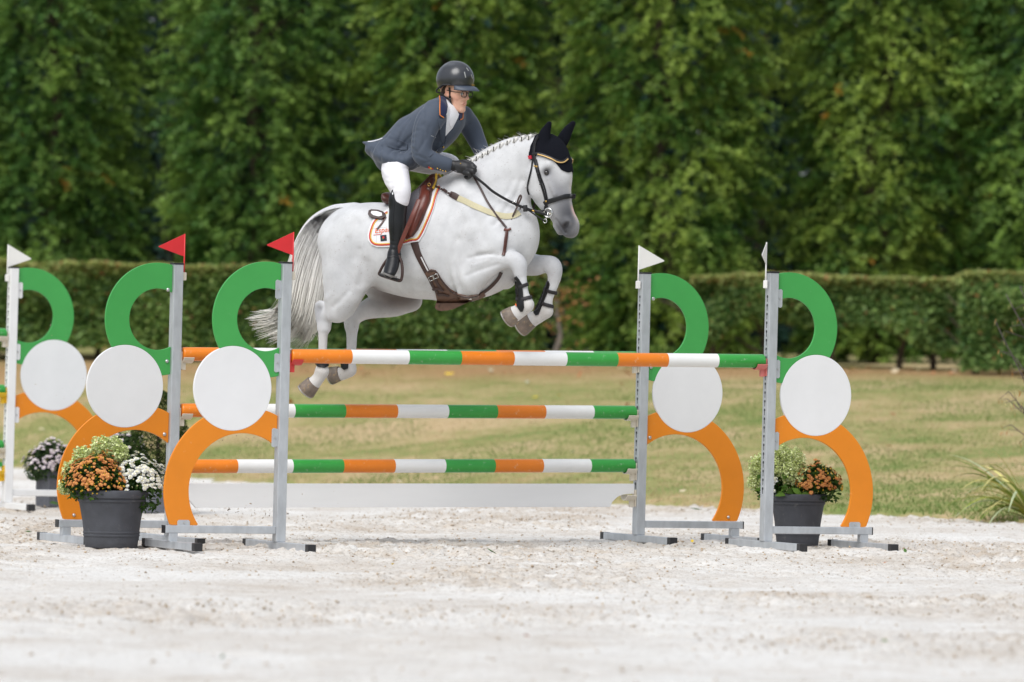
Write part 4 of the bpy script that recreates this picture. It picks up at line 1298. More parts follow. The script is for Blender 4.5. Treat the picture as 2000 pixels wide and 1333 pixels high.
def planter(label, loc, wd, hg):
    o = MB().box((0, 0, hg / 2), (wd, wd, hg), Matrix.Rotation(WING_ANG, 3, 'Z')).build('planter', MATS['planter_grey'], None, Matrix.Translation(loc), bevel=0.006)
    tag(o, label, 'planter', 'square grey planters'); return o
p2 = G(118, 48.1)
planter('square grey planter with pink flowers behind the left stands', p2, 0.30, 0.30)
mum('', 'pale pink chrysanthemum in the square planter at the left', p2 + Vector((-0.06, -0.02, 0.30)), 0.235, 0.21, 0.25, F_PK, B_WH, 170, 60, 7, LEAFD, bias=(0, -1))
p3 = G(312, 46.6)
planter('square speckled planter behind the back left stand', p3, 0.36, 0.36)
mum('', 'lavender chrysanthemum showing over the white flowers', G(247, 46.9) + Vector((0, 0, 0.42)), 0.20, 0.19, 0.22, F_PK, B_WH, 75, 30, 8, LEAFD, bias=(0, -1))
planter('square planter hidden behind the big pot, under the lavender flowers', G(250, 46.95), 0.30, 0.38)
# clipped box cone
rr = np.random.default_rng(9)
bx_ = empty('box_shrub', p3 + Vector((0, 0, 0.36))); tag(bx_, 'dark green clipped box cone in the speckled planter', 'shrub')
n = 9000
tt = rr.random(n); a = rr.random(n) * 6.283
rad_ = (0.27 * np.sin(np.clip(0.35 + tt * 0.75, 0, 1) * 1.5) * (1 - tt ** 2.2) ** .6 + 0.01) * (0.7 + 0.35 * rr.random(n) ** .4)
rad_ *= 0.9 + 0.25 * vnoise(a * 2.5, tt * 6, 1)
C = np.stack([np.cos(a) * rad_, np.sin(a) * rad_, tt * 0.66 - 0.02], -1)
u, v = leaf_axes(rr, n, 0.013, 0.4, 0.8)
t2 = np.clip(rr.normal(.35, .3, n), 0, 1)[:, None]
quads_mesh('foliage', C, u, v, DIAMOND, np.array(s2l((30, 52, 24))) * (1 - t2) + np.array(s2l((92, 116, 42))) * t2, 'leaf', bx_, None, 0.2)
mb = MB(); branch(mb, (0, 0, -0.05), (0, 0, 0.5), 0.02, 0.008, 5, 0.05, rr); mb.build('stem', MATS['bark'], bx_, smooth=True)
# ================================================================== HORSE
H_YAW = rad(25)
HX0 = (850 - 1000) / FPX * 38.9
HM = Matrix.Translation((HX0, 38.9, 0)) @ Matrix.Rotation(-H_YAW, 4, 'Z')
HMI = HM.inverted()
H_N = Vector((math.sin(H_YAW), math.cos(H_YAW), 0))

def K(px, py, ly=0.0):
    """horse frame point (forward, left, up) seen at a pixel, on the plane left = ly"""
    d = ray(px, py)
    t_ = (ly - (CAMP - HM.translation).dot(H_N)) / d.dot(H_N)
    return HMI @ (CAMP + d * t_)

CAM_RI = CAM_R.inverted()
def proj(p):
    q = CAM_RI @ (Vector(p) - CAMP)
    return (1000 + FPX * q.x / -q.z, 666.5 - FPX * q.y / -q.z)
PXM = 285.6
def E(x1, y1, x2, y2, ly, lat):
    """station from its two outline points"""
    a, b_ = K(x1, y1, ly), K(x2, y2, ly)
    c = (a + b_) / 2; h = (b_ - a) / 2; w_ = h.length; ux_ = abs(h.x) / w_
    rn = math.sqrt(max(w_ * w_ - (lat * 0.466 * ux_) ** 2, (0.3 * w_) ** 2))
    return [c.x, c.y, c.z, rn, lat]
def C_(px, py, ly, rpx, rl):
    c = K(px, py, ly)
    return [c.x, c.y, c.z, rpx / PXM, rl]

def horse_field(h):
    F = Field((-1.12, -0.42, 1.05), (1.24, 0.46, 3.0), h)
    # barrel, croup to chest
    F.chain([C_(664, 468, 0, 40, 0.17), E(690, 404, 690, 545, 0, 0.225), E(722, 396, 722, 556, 0, 0.26), E(762, 397, 760, 570, 0, 0.285),
             E(805, 397, 815, 583, 0, 0.29), E(845, 372, 855, 586, 0, 0.275), E(885, 356, 893, 590, 0, 0.24), E(930, 352, 935, 580, 0, 0.20), E(968, 372, 978, 545, 0, 0.165)], 0.02)
    # withers
    F.chain([C_(905, 360, 0, 22, 0.05), C_(865, 372, 0, 24, 0.06), C_(820, 402, 0, 22, 0.08)], 0.06)
    # neck
    F.chain([E(868, 352, 975, 500, 0, 0.17), E(900, 326, 1000, 462, 0, 0.145), E(928, 304, 1012, 425, 0, 0.115), E(962, 284, 1020, 392, 0, 0.095), E(1000, 269, 1024, 362, 0, 0.08), E(1034, 268, 1030, 335, 0, 0.07)], 0.05)
    # breast
    F.chain([C_(985, 425, -0.07, 36, 0.09), C_(988, 470, -0.085, 36, 0.09)], 0.05)
    F.chain([C_(985, 425, 0.07, 36, 0.09), C_(988, 470, 0.085, 36, 0.09)], 0.05)
    # shoulder blades and upper arms
    for s in (-1, 1):
        F.chain([C_(905, 375, s * 0.10, 26, 0.06), C_(930, 430, s * 0.155, 40, 0.075), C_(958, 480, s * 0.165, 36, 0.075)], 0.05)
        F.chain([C_(935, 470, s * 0.15, 42, 0.085), C_(918, 530, s * 0.165, 38, 0.075)], 0.05)
    # croup and thighs
    for s in (-1, 1):
        F.chain([C_(700, 440, s * 0.12, 36, 0.10), C_(672, 478, s * 0.15, 42, 0.09)], 0.06)
    F.chain([C_(712, 455, -0.15, 44, 0.10), C_(702, 520, -0.185, 40, 0.07), C_(688, 570, -0.19, 26, 0.05)], 0.06)
    # near hind, folded: thigh, stifle, gaskin
    F.chain([C_(677, 480, -0.13, 52, 0.12), C_(672, 530, -0.15, 46, 0.115), C_(670, 572, -0.165, 41, 0.095), C_(662, 602, -0.165, 28, 0.07), C_(654, 614, -0.165, 17, 0.055)], 0.03)
    F.chain([C_(648, 608, -0.15, 18, 0.05), C_(636, 622, -0.14, 15, 0.042), C_(633, 640, -0.14, 14.5, 0.038)], 0.012)
    F.chain([C_(640, 600, -0.14, 10, 0.03), C_(623, 597, -0.14, 8.5, 0.024), C_(625, 624, -0.14, 9, 0.028)], 0.012)
    F.chain([C_(632, 636, -0.14, 13.5, 0.038), C_(631, 656, -0.14, 9.5, 0.029), C_(630, 690, -0.14, 9, 0.027), C_(629, 712, -0.14, 10.5, 0.03), C_(629, 725, -0.14, 14, 0.036)], 0.01)
    F.chain([C_(629, 726, -0.14, 14, 0.036), C_(621, 740, -0.14, 12.5, 0.034), C_(611, 751, -0.14, 14, 0.042), C_(606, 755, -0.14, 14, 0.045)], 0.012)
    # far hind
    F.chain([C_(705, 490, 0.12, 55, 0.11), C_(745, 545, 0.15, 44, 0.10), C_(790, 580, 0.155, 29, 0.075), C_(803, 586, 0.155, 23, 0.06)], 0.03)
    F.chain([C_(802, 586, 0.155, 22, 0.06), C_(772, 592, 0.155, 27, 0.065), C_(738, 598, 0.15, 24, 0.055), C_(710, 608, 0.145, 18, 0.045), C_(692, 622, 0.14, 15, 0.042), C_(687, 640, 0.14, 13.5, 0.036)], 0.015)
    F.chain([C_(700, 608, 0.14, 11, 0.03), C_(680, 614, 0.14, 10, 0.026), C_(682, 636, 0.14, 10, 0.03)], 0.012)
    F.chain([C_(687, 638, 0.14, 13.5, 0.038), C_(687, 658, 0.14, 11, 0.03), C_(686, 690, 0.14, 10, 0.028), C_(684, 710, 0.14, 11.5, 0.031), C_(682, 722, 0.14, 15, 0.036)], 0.01)
    F.chain([C_(682, 722, 0.14, 15, 0.036), C_(670, 730, 0.14, 13, 0.034), C_(657, 732, 0.14, 14, 0.042)], 0.012)
    # near fore: forearm, knee, cannon, fetlock, pastern
    F.chain([C_(915, 538, -0.165, 35, 0.075), C_(944, 521, -0.17, 27.5, 0.062), C_(972, 512, -0.17, 19, 0.05), C_(992, 508.5, -0.17, 16.5, 0.046), C_(1004, 509, -0.17, 18, 0.05), C_(1013, 518, -0.17, 17, 0.048), C_(1016, 532, -0.17, 13, 0.04)], 0.025)
    F.chain([C_(1016, 532, -0.17, 13, 0.04), C_(1018, 546, -0.17, 11.5, 0.03), C_(1022, 572, -0.17, 11, 0.028), C_(1026, 588, -0.17, 13.5, 0.033), C_(1029, 596, -0.17, 15, 0.037)], 0.008)
    F.chain([C_(1028, 596, -0.17, 14.5, 0.037), C_(1018, 606, -0.17, 14, 0.036), C_(1008, 612, -0.17, 15, 0.042), C_(1003, 615, -0.17, 16, 0.046)], 0.012)
    F.chain([C_(925, 565, -0.155, 14, 0.04), C_(905, 570, -0.15, 12, 0.035)], 0.03)
    # far fore
    F.chain([C_(975, 515, 0.155, 40, 0.07), C_(1012, 512, 0.165, 28, 0.062), C_(1045, 518, 0.17, 21, 0.05), C_(1066, 516, 0.17, 17, 0.046), C_(1078, 520, 0.17, 18.5, 0.05), C_(1083, 530, 0.17, 16, 0.046), C_(1083, 542, 0.17, 13, 0.038)], 0.025)
    F.chain([C_(1083, 542, 0.17, 13, 0.038), C_(1079, 558, 0.17, 11.5, 0.03), C_(1070, 582, 0.17, 11, 0.028), C_(1067, 598, 0.17, 13, 0.033), C_(1066, 607, 0.17, 15, 0.037)], 0.008)
    F.chain([C_(1066, 608, 0.17, 14.5, 0.037), C_(1054, 617, 0.17, 13.5, 0.036), C_(1040, 624, 0.17, 15, 0.042), C_(1034, 627, 0.17, 16, 0.046)], 0.012)
    F.chain([C_(985, 540, 0.15, 26, 0.06), C_(960, 520, 0.12, 30, 0.07)], 0.04)
    # dock of the tail
    F.chain([C_(690, 412, 0, 16, 0.05), C_(668, 412, 0, 13, 0.04), C_(640, 426, 0, 10, 0.03), C_(612, 456, 0, 6, 0.02)], 0.03)
    # muscle and bone relief
    for sg in (-1, 1):
        e = lambda pts, amp, w_: F.emboss([K(x_, y_, sg * l_) for x_, y_, l_ in pts], amp, w_)
        e([(893, 470, .235), (884, 515, .24), (896, 556, .215)], 0.014, 0.035)      # behind the elbow
        e([(905, 395, .19), (888, 440, .235)], 0.008, 0.05)
        e([(935, 500, .225), (965, 492, .21)], 0.009, 0.02)
        e([(716, 515, .265), (716, 552, .24)], 0.014, 0.04)                         # flank
        e([(700, 440, .235), (694, 500, .255)], 0.009, 0.045)                       # stifle line
        e([(1024, 372, .075), (1000, 410, .115), (982, 445, .155)], 0.010, 0.025)   # jugular groove
        e([(1018, 350, .07), (985, 350, .10), (945, 375, .13)], 0.006, 0.04)
        e([(1010, 440, .08), (1008, 480, .09)], 0.006, 0.03)
        e([(870, 400, .22), (862, 460, .26)], 0.006, 0.05)
        e([(940, 420, .2), (918, 450, .21)], -0.006, 0.04)
        e([(690, 420, .19), (706, 424, .21)], -0.008, 0.035)                        # point of hip
        e([(648, 470, .14), (640, 540, .14)], 0.006, 0.035)
    for dx in (0, 7, 14):
        F.emboss([K(1010 - dx, 352 + dx, -.08), K(1004 - dx, 378 + dx, -.11), K(996 - dx, 398 + dx, -.14)], 0.003, 0.009)
    for pts, amp, w_ in (([(905, 392), (890, 440), (884, 505), (893, 548)], .010, .030), ([(932, 506), (960, 498), (990, 500)], .006, .012), ([(928, 540), (955, 528), (988, 517)], .007, .013),
                         ([(940, 520), (970, 510)], -.005, .012), ([(664, 440), (652, 500), (650, 570)], .008, .035), ([(700, 470), (694, 520), (700, 560)], .008, .030), ([(725, 490), (727, 525), (720, 556)], .009, .022),
                         ([(668, 600), (684, 588), (700, 570)], .007, .018), ([(655, 585), (668, 575)], -.005, .02), ([(1014, 352), (1000, 392), (978, 440)], .008, .016), ([(1000, 352), (986, 388), (966, 424)], .005, .014),
                         ([(930, 400), (925, 420)], -.006, .03), ([(952, 455), (940, 476)], .005, .025), ([(905, 380), (940, 420), (965, 470)], .005, .03), ([(750, 540), (800, 556), (850, 560)], .004, .03),
                         ([(1070, 352), (1082, 384)], -.004, .010), ([(1058, 356), (1066, 384)], .005, .014), ([(1092, 352), (1100, 384)], .004, .016), ([(1028, 562), (1022, 592)], .003, .008), ([(624, 640), (627, 700)], .003, .008)):
        F.emboss([K(x_, y_, -.1) for x_, y_ in pts], amp, w_, side=-0.02)
    F.emboss([K(958, 535, -.225), K(985, 519, -.215)], 0.006, 0.014)
    F.emboss([K(935, 505, -.245), K(975, 500, -.22)], -0.004, 0.018)
    F.emboss([K(952, 520, -.24), K(990, 511, -.215)], 0.003, 0.012)
    F.emboss([K(660, 600, -.24), K(655, 622, -.215)], -0.003, 0.02)
    F.emboss([K(1020, 514, .22), K(1055, 522, .22)], 0.004, 0.014)
    F.emboss([K(1022, 552, -.205), K(1026, 584, -.205)], 0.003, 0.009)
    F.emboss([K(632, 650, -.172), K(630, 700, -.17)], 0.003, 0.009)
    # head
    F.chain([E(1034, 308, 1088, 279, 0, 0.075), E(1027, 322, 1108, 296, 0, 0.095), E(1027, 350, 1117, 328, 0, 0.105), E(1035, 376, 1115, 356, 0, 0.092), E(1052, 396, 1116, 384, 0, 0.075), E(1068, 414, 1119, 404, 0, 0.064), E(1080, 434, 1124, 420, 0, 0.058), E(1090, 446, 1131, 434, 0, 0.055), E(1101, 455, 1130, 446, 0, 0.048)], 0.03)
    F.chain([C_(1117, 451, 0, 11, 0.044), C_(1109, 457, 0, 7, 0.036)], 0.012)
    for s in (-1, 1):
        F.chain([C_(1046, 345, s * 0.075, 18, 0.03), C_(1050, 372, s * 0.062, 15, 0.028)], 0.035)             # jowl
        F.chain([C_(1072, 323, s * 0.088, 9, 0.026), C_(1060, 330, s * 0.094, 7, 0.02)], 0.018)                # brow
        F.chain([C_(1071, 349, s * 0.094, 3.5, 0.012), C_(1084, 380, s * 0.078, 3, 0.01)], 0.02)                # cheek ridge
        F.ball(K(1068, 337, s * 0.112), 0.017, 0.018, cut=True)                                                # eye socket
        F.chain([C_(1108, 436, s * 0.046, 10, 0.022)], 0.02, sub=1)                                            # nostril wing
        F.chain([C_(1107, 438, s * 0.074, 5, 0.026), C_(1102, 445, s * 0.068, 5.5, 0.024)], 0.006, cut=True)     # nostril
        F.chain([C_(1083, 428, s * 0.07, 2.4, 0.022), C_(1094, 443, s * 0.066, 2.6, 0.026), C_(1104, 456, s * 0.05, 2.6, 0.03)], 0.005, cut=True)
    F.chain([C_(1088, 440, 0, 8, 0.034), C_(1095, 452, 0, 8, 0.032)], 0.008)
    # ears
    for s, pts in ((-1, ((1057, 292, 12), (1061, 275, 12.5), (1066, 258, 9), (1073, 241, 2.5))), (1, ((1094, 284, 11), (1101, 271, 12), (1109, 256, 9), (1120, 240, 2.5)))):
        F.chain([C_(a, b_, s * 0.062, c * 0.9, 0.02) for a, b_, c in pts], 0.015)
    return F

Vh, Fh = horse_field(0.0074).mesh(2)
HB = bvh_of(apply_m(HM, Vh), Fh)

def near(V, P, s, sym=True):
    """soft 0..1 mask about a line of horse frame points"""
    P = [np3(p) for p in P]
    Q = V.copy()
    if sym:
        Q[:, 1] = -np.abs(Q[:, 1]); P = [np.array([p[0], -abs(p[1]), p[2]]) for p in P]
    best = np.full(len(V), 9.0)
    for i in range(max(len(P) - 1, 1)):
        a = P[i]; b_ = P[min(i + 1, len(P) - 1)]; d = b_ - a; LL = d @ d
        t_ = np.clip(((Q - a) @ d) / LL, 0, 1) if LL > 0 else np.zeros(len(Q))
        best = np.minimum(best, np.linalg.norm(Q - a - t_[:, None] * d, axis=1))
    return np.exp(-(best / s) ** 2)

coat_w = np.array((0.61, 0.615, 0.63))
col = np.tile(coat_w, (len(Vh), 1))
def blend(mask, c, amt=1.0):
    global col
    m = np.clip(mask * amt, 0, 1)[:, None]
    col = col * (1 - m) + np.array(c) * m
grey = s2l((96, 96, 102)); dgrey = s2l((66, 66, 72)); lgrey = s2l((146, 146, 152)); skin = s2l((96, 82, 76))
pink = s2l((214, 172, 160))
blend(near(Vh, [K(1102, 402, -0.05), K(1094, 380, -0.06)], 0.09), lgrey, 0.9)
blend(near(Vh, [K(1112, 420, -0.03), K(1108, 450, -0.03)], 0.115), s2l((58, 59, 65)), 0.97)
blend(near(Vh, [K(1068, 337, -0.11)], 0.040), grey, 0.95)
blend(near(Vh, [K(1068, 337, -0.11)], 0.020), dgrey, 0.9)
blend(near(Vh, [K(1080, 352, -0.09), K(1088, 378, -0.075)], 0.05), lgrey, 0.45)
blend(near(Vh, [K(1100, 440, -0.05), K(1090, 445, -0.05)], 0.03), dgrey, 0.6)
blend(near(Vh, [K(1105, 442, -0.06), K(1101, 446, -0.06)], 0.021), s2l((22, 20, 22)), 1.0)
blend(near(Vh, [K(1084, 428, -0.06), K(1096, 443, -0.06), K(1104, 455, -0.05)], 0.009), s2l((44, 40, 42)), 0.9)
blz = near(Vh, [K(1113, 345, 0.0), K(1117, 385, 0.0), K(1121, 412, 0.0), K(1127, 432, 0.0), K(1122, 450, 0.0)], 0.020, False)
blend(blz, (0.66, 0.60, 0.58), 0.7)
blend(near(Vh, [K(1119, 405, 0.0), K(1124, 428, 0), K(1120, 446, -0.01)], 0.013, False), pink, 0.9)
for ly in (-0.17, 0.17):
    c0 = (1010, 512) if ly < 0 else (1080, 520)
    blend(near(Vh, [K(c0[0], c0[1], ly), K(c0[0] + 6, c0[1] + 12, ly)], 0.055, False), lgrey, 0.55)
blend(near(Vh, [K(625, 602, -0.14), K(627, 622, -0.14)], 0.045, False), grey, 0.7)
blend(near(Vh, [K(632, 660, -0.14), K(630, 700, -0.14)], 0.05, False), s2l((190, 182, 176)), 0.6)
blend(near(Vh, [K(684, 618, 0.14), K(687, 640, 0.14)], 0.05, False), lgrey, 0.5)
blend(near(Vh, [K(725, 575, -0.08), K(738, 585, 0.03), K(775, 585, 0.08), K(800, 590, 0.05)], 0.11, False), skin, 0.9)  # groin skin, plus inner thigh and belly shade painted into the coat colour
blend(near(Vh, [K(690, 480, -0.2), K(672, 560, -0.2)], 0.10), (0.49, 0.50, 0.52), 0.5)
blend(near(Vh, [K(930, 472, -0.22)], 0.05), lgrey, 0.25)
blend(near(Vh, [K(925, 415, -0.2)], 0.05), lgrey, 0.18)
for q_ in ((1029, 596, -.17), (1066, 608, .17), (629, 726, -.14), (682, 722, .14)):
    blend(near(Vh, [K(*q_)], 0.07, False), s2l((196, 184, 168)), 0.5)
for q_ in ((1012, 608, -.17), (1046, 622, .17), (616, 744, -.14), (668, 730, .14)):
    blend(near(Vh, [K(*q_)], 0.045, False), s2l((206, 194, 178)), 0.5)
crest = near(Vh, [K(925, 308, 0), K(962, 288, 0), K(1000, 272, 0), K(1040, 266, 0)], 0.022, False)
blend(crest, s2l((196, 194, 192)), 0.6)

hm = bpy.data.materials.new('grey_horse_coat'); hm.use_nodes = True
t = hm.node_tree; N = t.nodes; K_ = t.links; b = N['Principled BSDF']
b.inputs['Roughness'].default_value = 0.58; b.inputs['Specular IOR Level'].default_value = 0.3
b.inputs['Sheen Weight'].default_value = 0.15; b.inputs['Sheen Roughness'].default_value = 0.4
tc = N.new('ShaderNodeTexCoord'); a = N.new('ShaderNodeAttribute'); a.attribute_name = 'coat'
def nz(scale, det, rough=0.6):
    n = N.new('ShaderNodeTexNoise'); n.inputs['Scale'].default_value = scale; n.inputs['Detail'].default_value = det; n.inputs['Roughness'].default_value = rough
    K_.new(tc.outputs['Object'], n.inputs['Vector']); return n
n1 = nz(9, 5); n2 = nz(105, 2, 0.5); n3 = nz(7, 3); n4 = nz(260, 3)
mr = N.new('ShaderNodeMapRange'); mr.inputs['From Min'].default_value = 0.3; mr.inputs['From Max'].default_value = 0.7; mr.inputs['To Min'].default_value = 0.85; mr.inputs['To Max'].default_value = 1.06
K_.new(n1.outputs['Fac'], mr.inputs['Value'])
vm = N.new('ShaderNodeVectorMath'); vm.operation = 'SCALE'; K_.new(a.outputs['Color'], vm.inputs[0]); K_.new(mr.outputs['Result'], vm.inputs['Scale'])
cr = N.new('ShaderNodeValToRGB'); cr.color_ramp.elements[0].position = 0.65; cr.color_ramp.elements[0].color = (0, 0, 0, 1); cr.color_ramp.elements[1].position = 0.72; cr.color_ramp.elements[1].color = (0.55, 0.55, 0.55, 1)
K_.new(n2.outputs['Fac'], cr.inputs['Fac'])
mk = N.new('ShaderNodeMapRange'); mk.inputs['From Min'].default_value = 0.40; mk.inputs['From Max'].default_value = 0.6
K_.new(n3.outputs['Fac'], mk.inputs['Value'])
ml = N.new('ShaderNodeMath'); ml.operation = 'MULTIPLY'; K_.new(cr.outputs['Color'], ml.inputs[0]); K_.new(mk.outputs['Result'], ml.inputs[1])
mx = N.new('ShaderNodeMix'); mx.data_type = 'RGBA'; K_.new(ml.outputs[0], mx.inputs['Factor']); K_.new(vm.outputs['Vector'], mx.inputs['A']); mx.inputs['B'].default_value = (*s2l((128, 104, 90)), 1)
K_.new(mx.outputs['Result'], b.inputs['Base Color'])
bp = N.new('ShaderNodeBump'); bp.inputs['Strength'].default_value = 0.12; bp.inputs['Distance'].default_value = 0.004
K_.new(n4.outputs['Fac'], bp.inputs['Height']); K_.new(bp.outputs['Normal'], b.inputs['Normal'])
me = mesh_data('horse', Vh, Fh, [hm], None, True)
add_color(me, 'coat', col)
horse = link('horse', me, None, HM)
tag(horse, 'white flea bitten grey horse jumping over the poles with forelegs tucked, ridden', 'horse')

def hchild(name, mb, m, smooth=True, bevel=0, parent=None, auto=None):
    """part given in the horse frame"""
    return mb.build(name, MATS[m] if isinstance(m, str) else m, parent or horse, None, smooth, bevel, auto=auto)

# eyes
mat('horse_eye', (0.012, 0.008, 0.006), 0.06, coat=1.0, coatr=0.02)
for s in (-1, 1):
    c = K(1067.5, 338, s * 0.098)
    F = Field(np3(c) - 0.03, np3(c) + 0.03, 0.003); F.ball(c, 0.0175, 0.001)
    v_, f_ = F.mesh(1)
    link('eye', mesh_data('eye', v_, f_, [MATS['horse_eye']], None, True), horse)

# hooves
mat('hoof_horn', s2l((118, 106, 96)), 0.6, var=0.35, vscale=16, bump=0.3, bscale=60, scuff=0.55, scuff_col=s2l((166, 140, 104)), scuff_scale=34, scuff_amt=0.7)
mat('steel_shoe', (0.42, 0.4, 0.38), 0.45, 0.8, var=0.2)
def hoof(ax, ay, bx, by, r0, r1, ly, lab=None):
    a = K(ax, ay, ly); b_ = K(bx, by, ly); d = (b_ - a).normalized()
    lat = Vector((0, 1, 0)); nrm = d.cross(lat).normalized()
    mb = MB(); rings = []; n = 20; vs = []; fs = []
    for t_, r_ in ((-0.02, r0 * 0.75), (0, r0), (0.35, r0 * 0.6 + r1 * 0.4), (0.95, r1), (1.0, r1 * 0.97)):
        p = a.lerp(b_, t_)
        for k in range(n):
            q = 2 * math.pi * k / n
            e_ = 1.0 - 0.10 * (math.cos(q) < -0.3)
            vs.append(p + nrm * (math.cos(q) * r_ * e_) + lat * (math.sin(q) * r_ * 0.92))
    for i in range(4):
        for k in range(n):
            fs.append((i * n + k, i * n + (k + 1) % n, (i + 1) * n + (k + 1) % n, (i + 1) * n + k))
    fs += [tuple(range(n)), tuple(4 * n + k for k in range(n))]
    mb.add(vs, fs)
    h_ = hchild('hoof', mb, 'hoof_horn', True, auto=50)
    mb = MB(); pts = []
    for k in range(15):
        q = -2.5 + 5.0 * k / 14
        pts.append(b_ + d * 0.003 + nrm * (math.cos(q) * r1 * 0.86) + lat * (math.sin(q) * r1 * 0.80))
    mb.tube(pts, 0.008, 6)
    mb.build('horseshoe', MATS['steel_shoe'], h_, smooth=True)
hoof(1006, 611, 991, 622, 0.058, 0.072, -0.17)
hoof(1038, 624, 1016, 639, 0.058, 0.072, 0.17)
hoof(612, 747, 597, 764, 0.056, 0.070, -0.14)
hoof(664, 729, 646, 734, 0.054, 0.066, 0.14)

# tail
rr = np.random.default_rng(101)
guides = [[(680, 404), (645, 408), (605, 432), (578, 475), (562, 530), (551, 580), (532, 610), (487, 619)],
          [(678, 408), (650, 418), (616, 450), (594, 500), (580, 550), (568, 600), (543, 632), (500, 645)],
          [(676, 412), (655, 428), (630, 465), (611, 520), (599, 570), (588, 620), (566, 652), (535, 668)],
          [(674, 416), (658, 436), (639, 480), (627, 540), (618, 590), (608, 635), (592, 662), (570, 682)],
          [(672, 420), (660, 444), (645, 490), (637, 545), (630, 590), (622, 622), (610, 646), (600, 662)]]
Gd = np.array([catmull(g_, 4) for g_ in guides])
vs = []; fs = []; cs = []
nst = 900
root_c = np.array(s2l((212, 212, 217))); mid_c = np.array(s2l((246, 244, 240))); tip_c = np.array(s2l((252, 249, 240)))
for i in range(nst):
    u = 4 * rr.random() ** 1.15; k0 = min(int(u), 3); fu = u - k0
    g_ = Gd[k0] * (1 - fu) + Gd[k0 + 1] * fu
    start = int(rr.random() ** 2 * 9)
    end = len(g_) - int(rr.random() ** 2.6 * 11)
    g_ = g_[start:end]
    m = len(g_)
    if m < 6: continue
    T = np.linspace(0, 1, m)
    ly = -0.034 + rr.normal(0, 0.008) + rr.normal(0.012, 0.020) * T
    wv = np.stack([np.sin(T * rr.uniform(2, 5) + rr.random() * 6) * 4 * T, np.sin(T * rr.uniform(2, 5) + rr.random() * 6) * 4 * T], -1)
    wv += (T ** 3)[:, None] * rr.normal(0, 7, 2)
    pts = [K(g_[j][0] + wv[j][0], g_[j][1] + wv[j][1], float(np.clip(ly[j], -0.12, 0.12))) for j in range(0, m, 2)]
    r_ = 0.0056 * (0.6 + 0.6 * rr.random())
    mm = len(pts); b0 = len(vs); sh = 0.85 + 0.3 * rr.random()
    for j, p in enumerate(pts):
        rj = r_ * (1 - 0.75 * (j / (mm - 1)) ** 2)
        q0 = (start + j * 2) / 28.0
        for a_ in (0.3, 2.4, 4.5):
            vs.append((p.x + math.cos(a_) * rj, p.y + math.sin(a_) * rj * 1.3, p.z + math.sin(a_ + 0.8) * rj))
            c_ = (root_c * (1 - q0 * 2) + mid_c * q0 * 2) if q0 < 0.5 else (mid_c * (2 - 2 * q0) + tip_c * (2 * q0 - 1))
            if q0 < 0.35 and u > 2.4: c_ = c_ * 0.86
            cs.append(c_ * sh)
    for j in range(mm - 1):
        for k in range(3):
            fs.append((b0 + j * 3 + k, b0 + j * 3 + (k + 1) % 3, b0 + j * 3 + 3 + (k + 1) % 3, b0 + j * 3 + 3 + k))
hair = bpy.data.materials.new('horse_hair'); hair.use_nodes = True
hb = hair.node_tree.nodes['Principled BSDF']; ha = hair.node_tree.nodes.new('ShaderNodeAttribute'); ha.attribute_name = 'tone'
hair.node_tree.links.new(ha.outputs['Color'], hb.inputs['Base Color']); hb.inputs['Roughness'].default_value = 0.5
htr = hair.node_tree.nodes.new('ShaderNodeBsdfTranslucent'); hmx = hair.node_tree.nodes.new('ShaderNodeMixShader'); hmx.inputs['Fac'].default_value = 0.15
hair.node_tree.links.new(ha.outputs['Color'], htr.inputs['Color']); hair.node_tree.links.new(hb.outputs['BSDF'], hmx.inputs[1]); hair.node_tree.links.new(htr.outputs['BSDF'], hmx.inputs[2]); hair.node_tree.links.new(hmx.outputs['Shader'], hair.node_tree.nodes['Material Output'].inputs['Surface'])
MATS['horse_hair'] = hair
# the close-lying hair under the loose strands
Ft = Field((-1.35, -0.12, 1.15), (-0.50, 0.12, 2.40), 0.009)
for g_, r_ in ((guides[0], 9), (guides[1], 15), (guides[2], 15), (guides[3], 12), (guides[4], 7)):
    Ft.chain([C_(p_[0] + 4, p_[1] + 2, 0.0, max(r_ * (0.8 if j == 0 else 1.0) * (1 - 0.75 * (j / (len(g_) - 1)) ** 2.5), 1.5), 0.034 * (1 - 0.6 * (j / (len(g_) - 1)) ** 2)) for j, p_ in enumerate(g_[:-1])], 0.02)
Vt, Ft_ = Ft.mesh(2)
q_ = np.clip((2.35 - Vt[:, 2]) / 0.75, 0, 1)[:, None]
fs = fs + [tuple(int(i) + len(vs) for i in f_) for f_ in Ft_]; vs = vs + [tuple(v_) for v_ in Vt]
cs = cs + list(np.where(q_ < 0.5, root_c * (1 - 2 * q_) + mid_c * 2 * q_, mid_c * (2 - 2 * q_) + tip_c * (2 * q_ - 1)))
me = mesh_data('tail', vs, np.array(fs), [hair], None, True); add_color(me, 'tone', np.array(cs))
link('tail', me, horse)

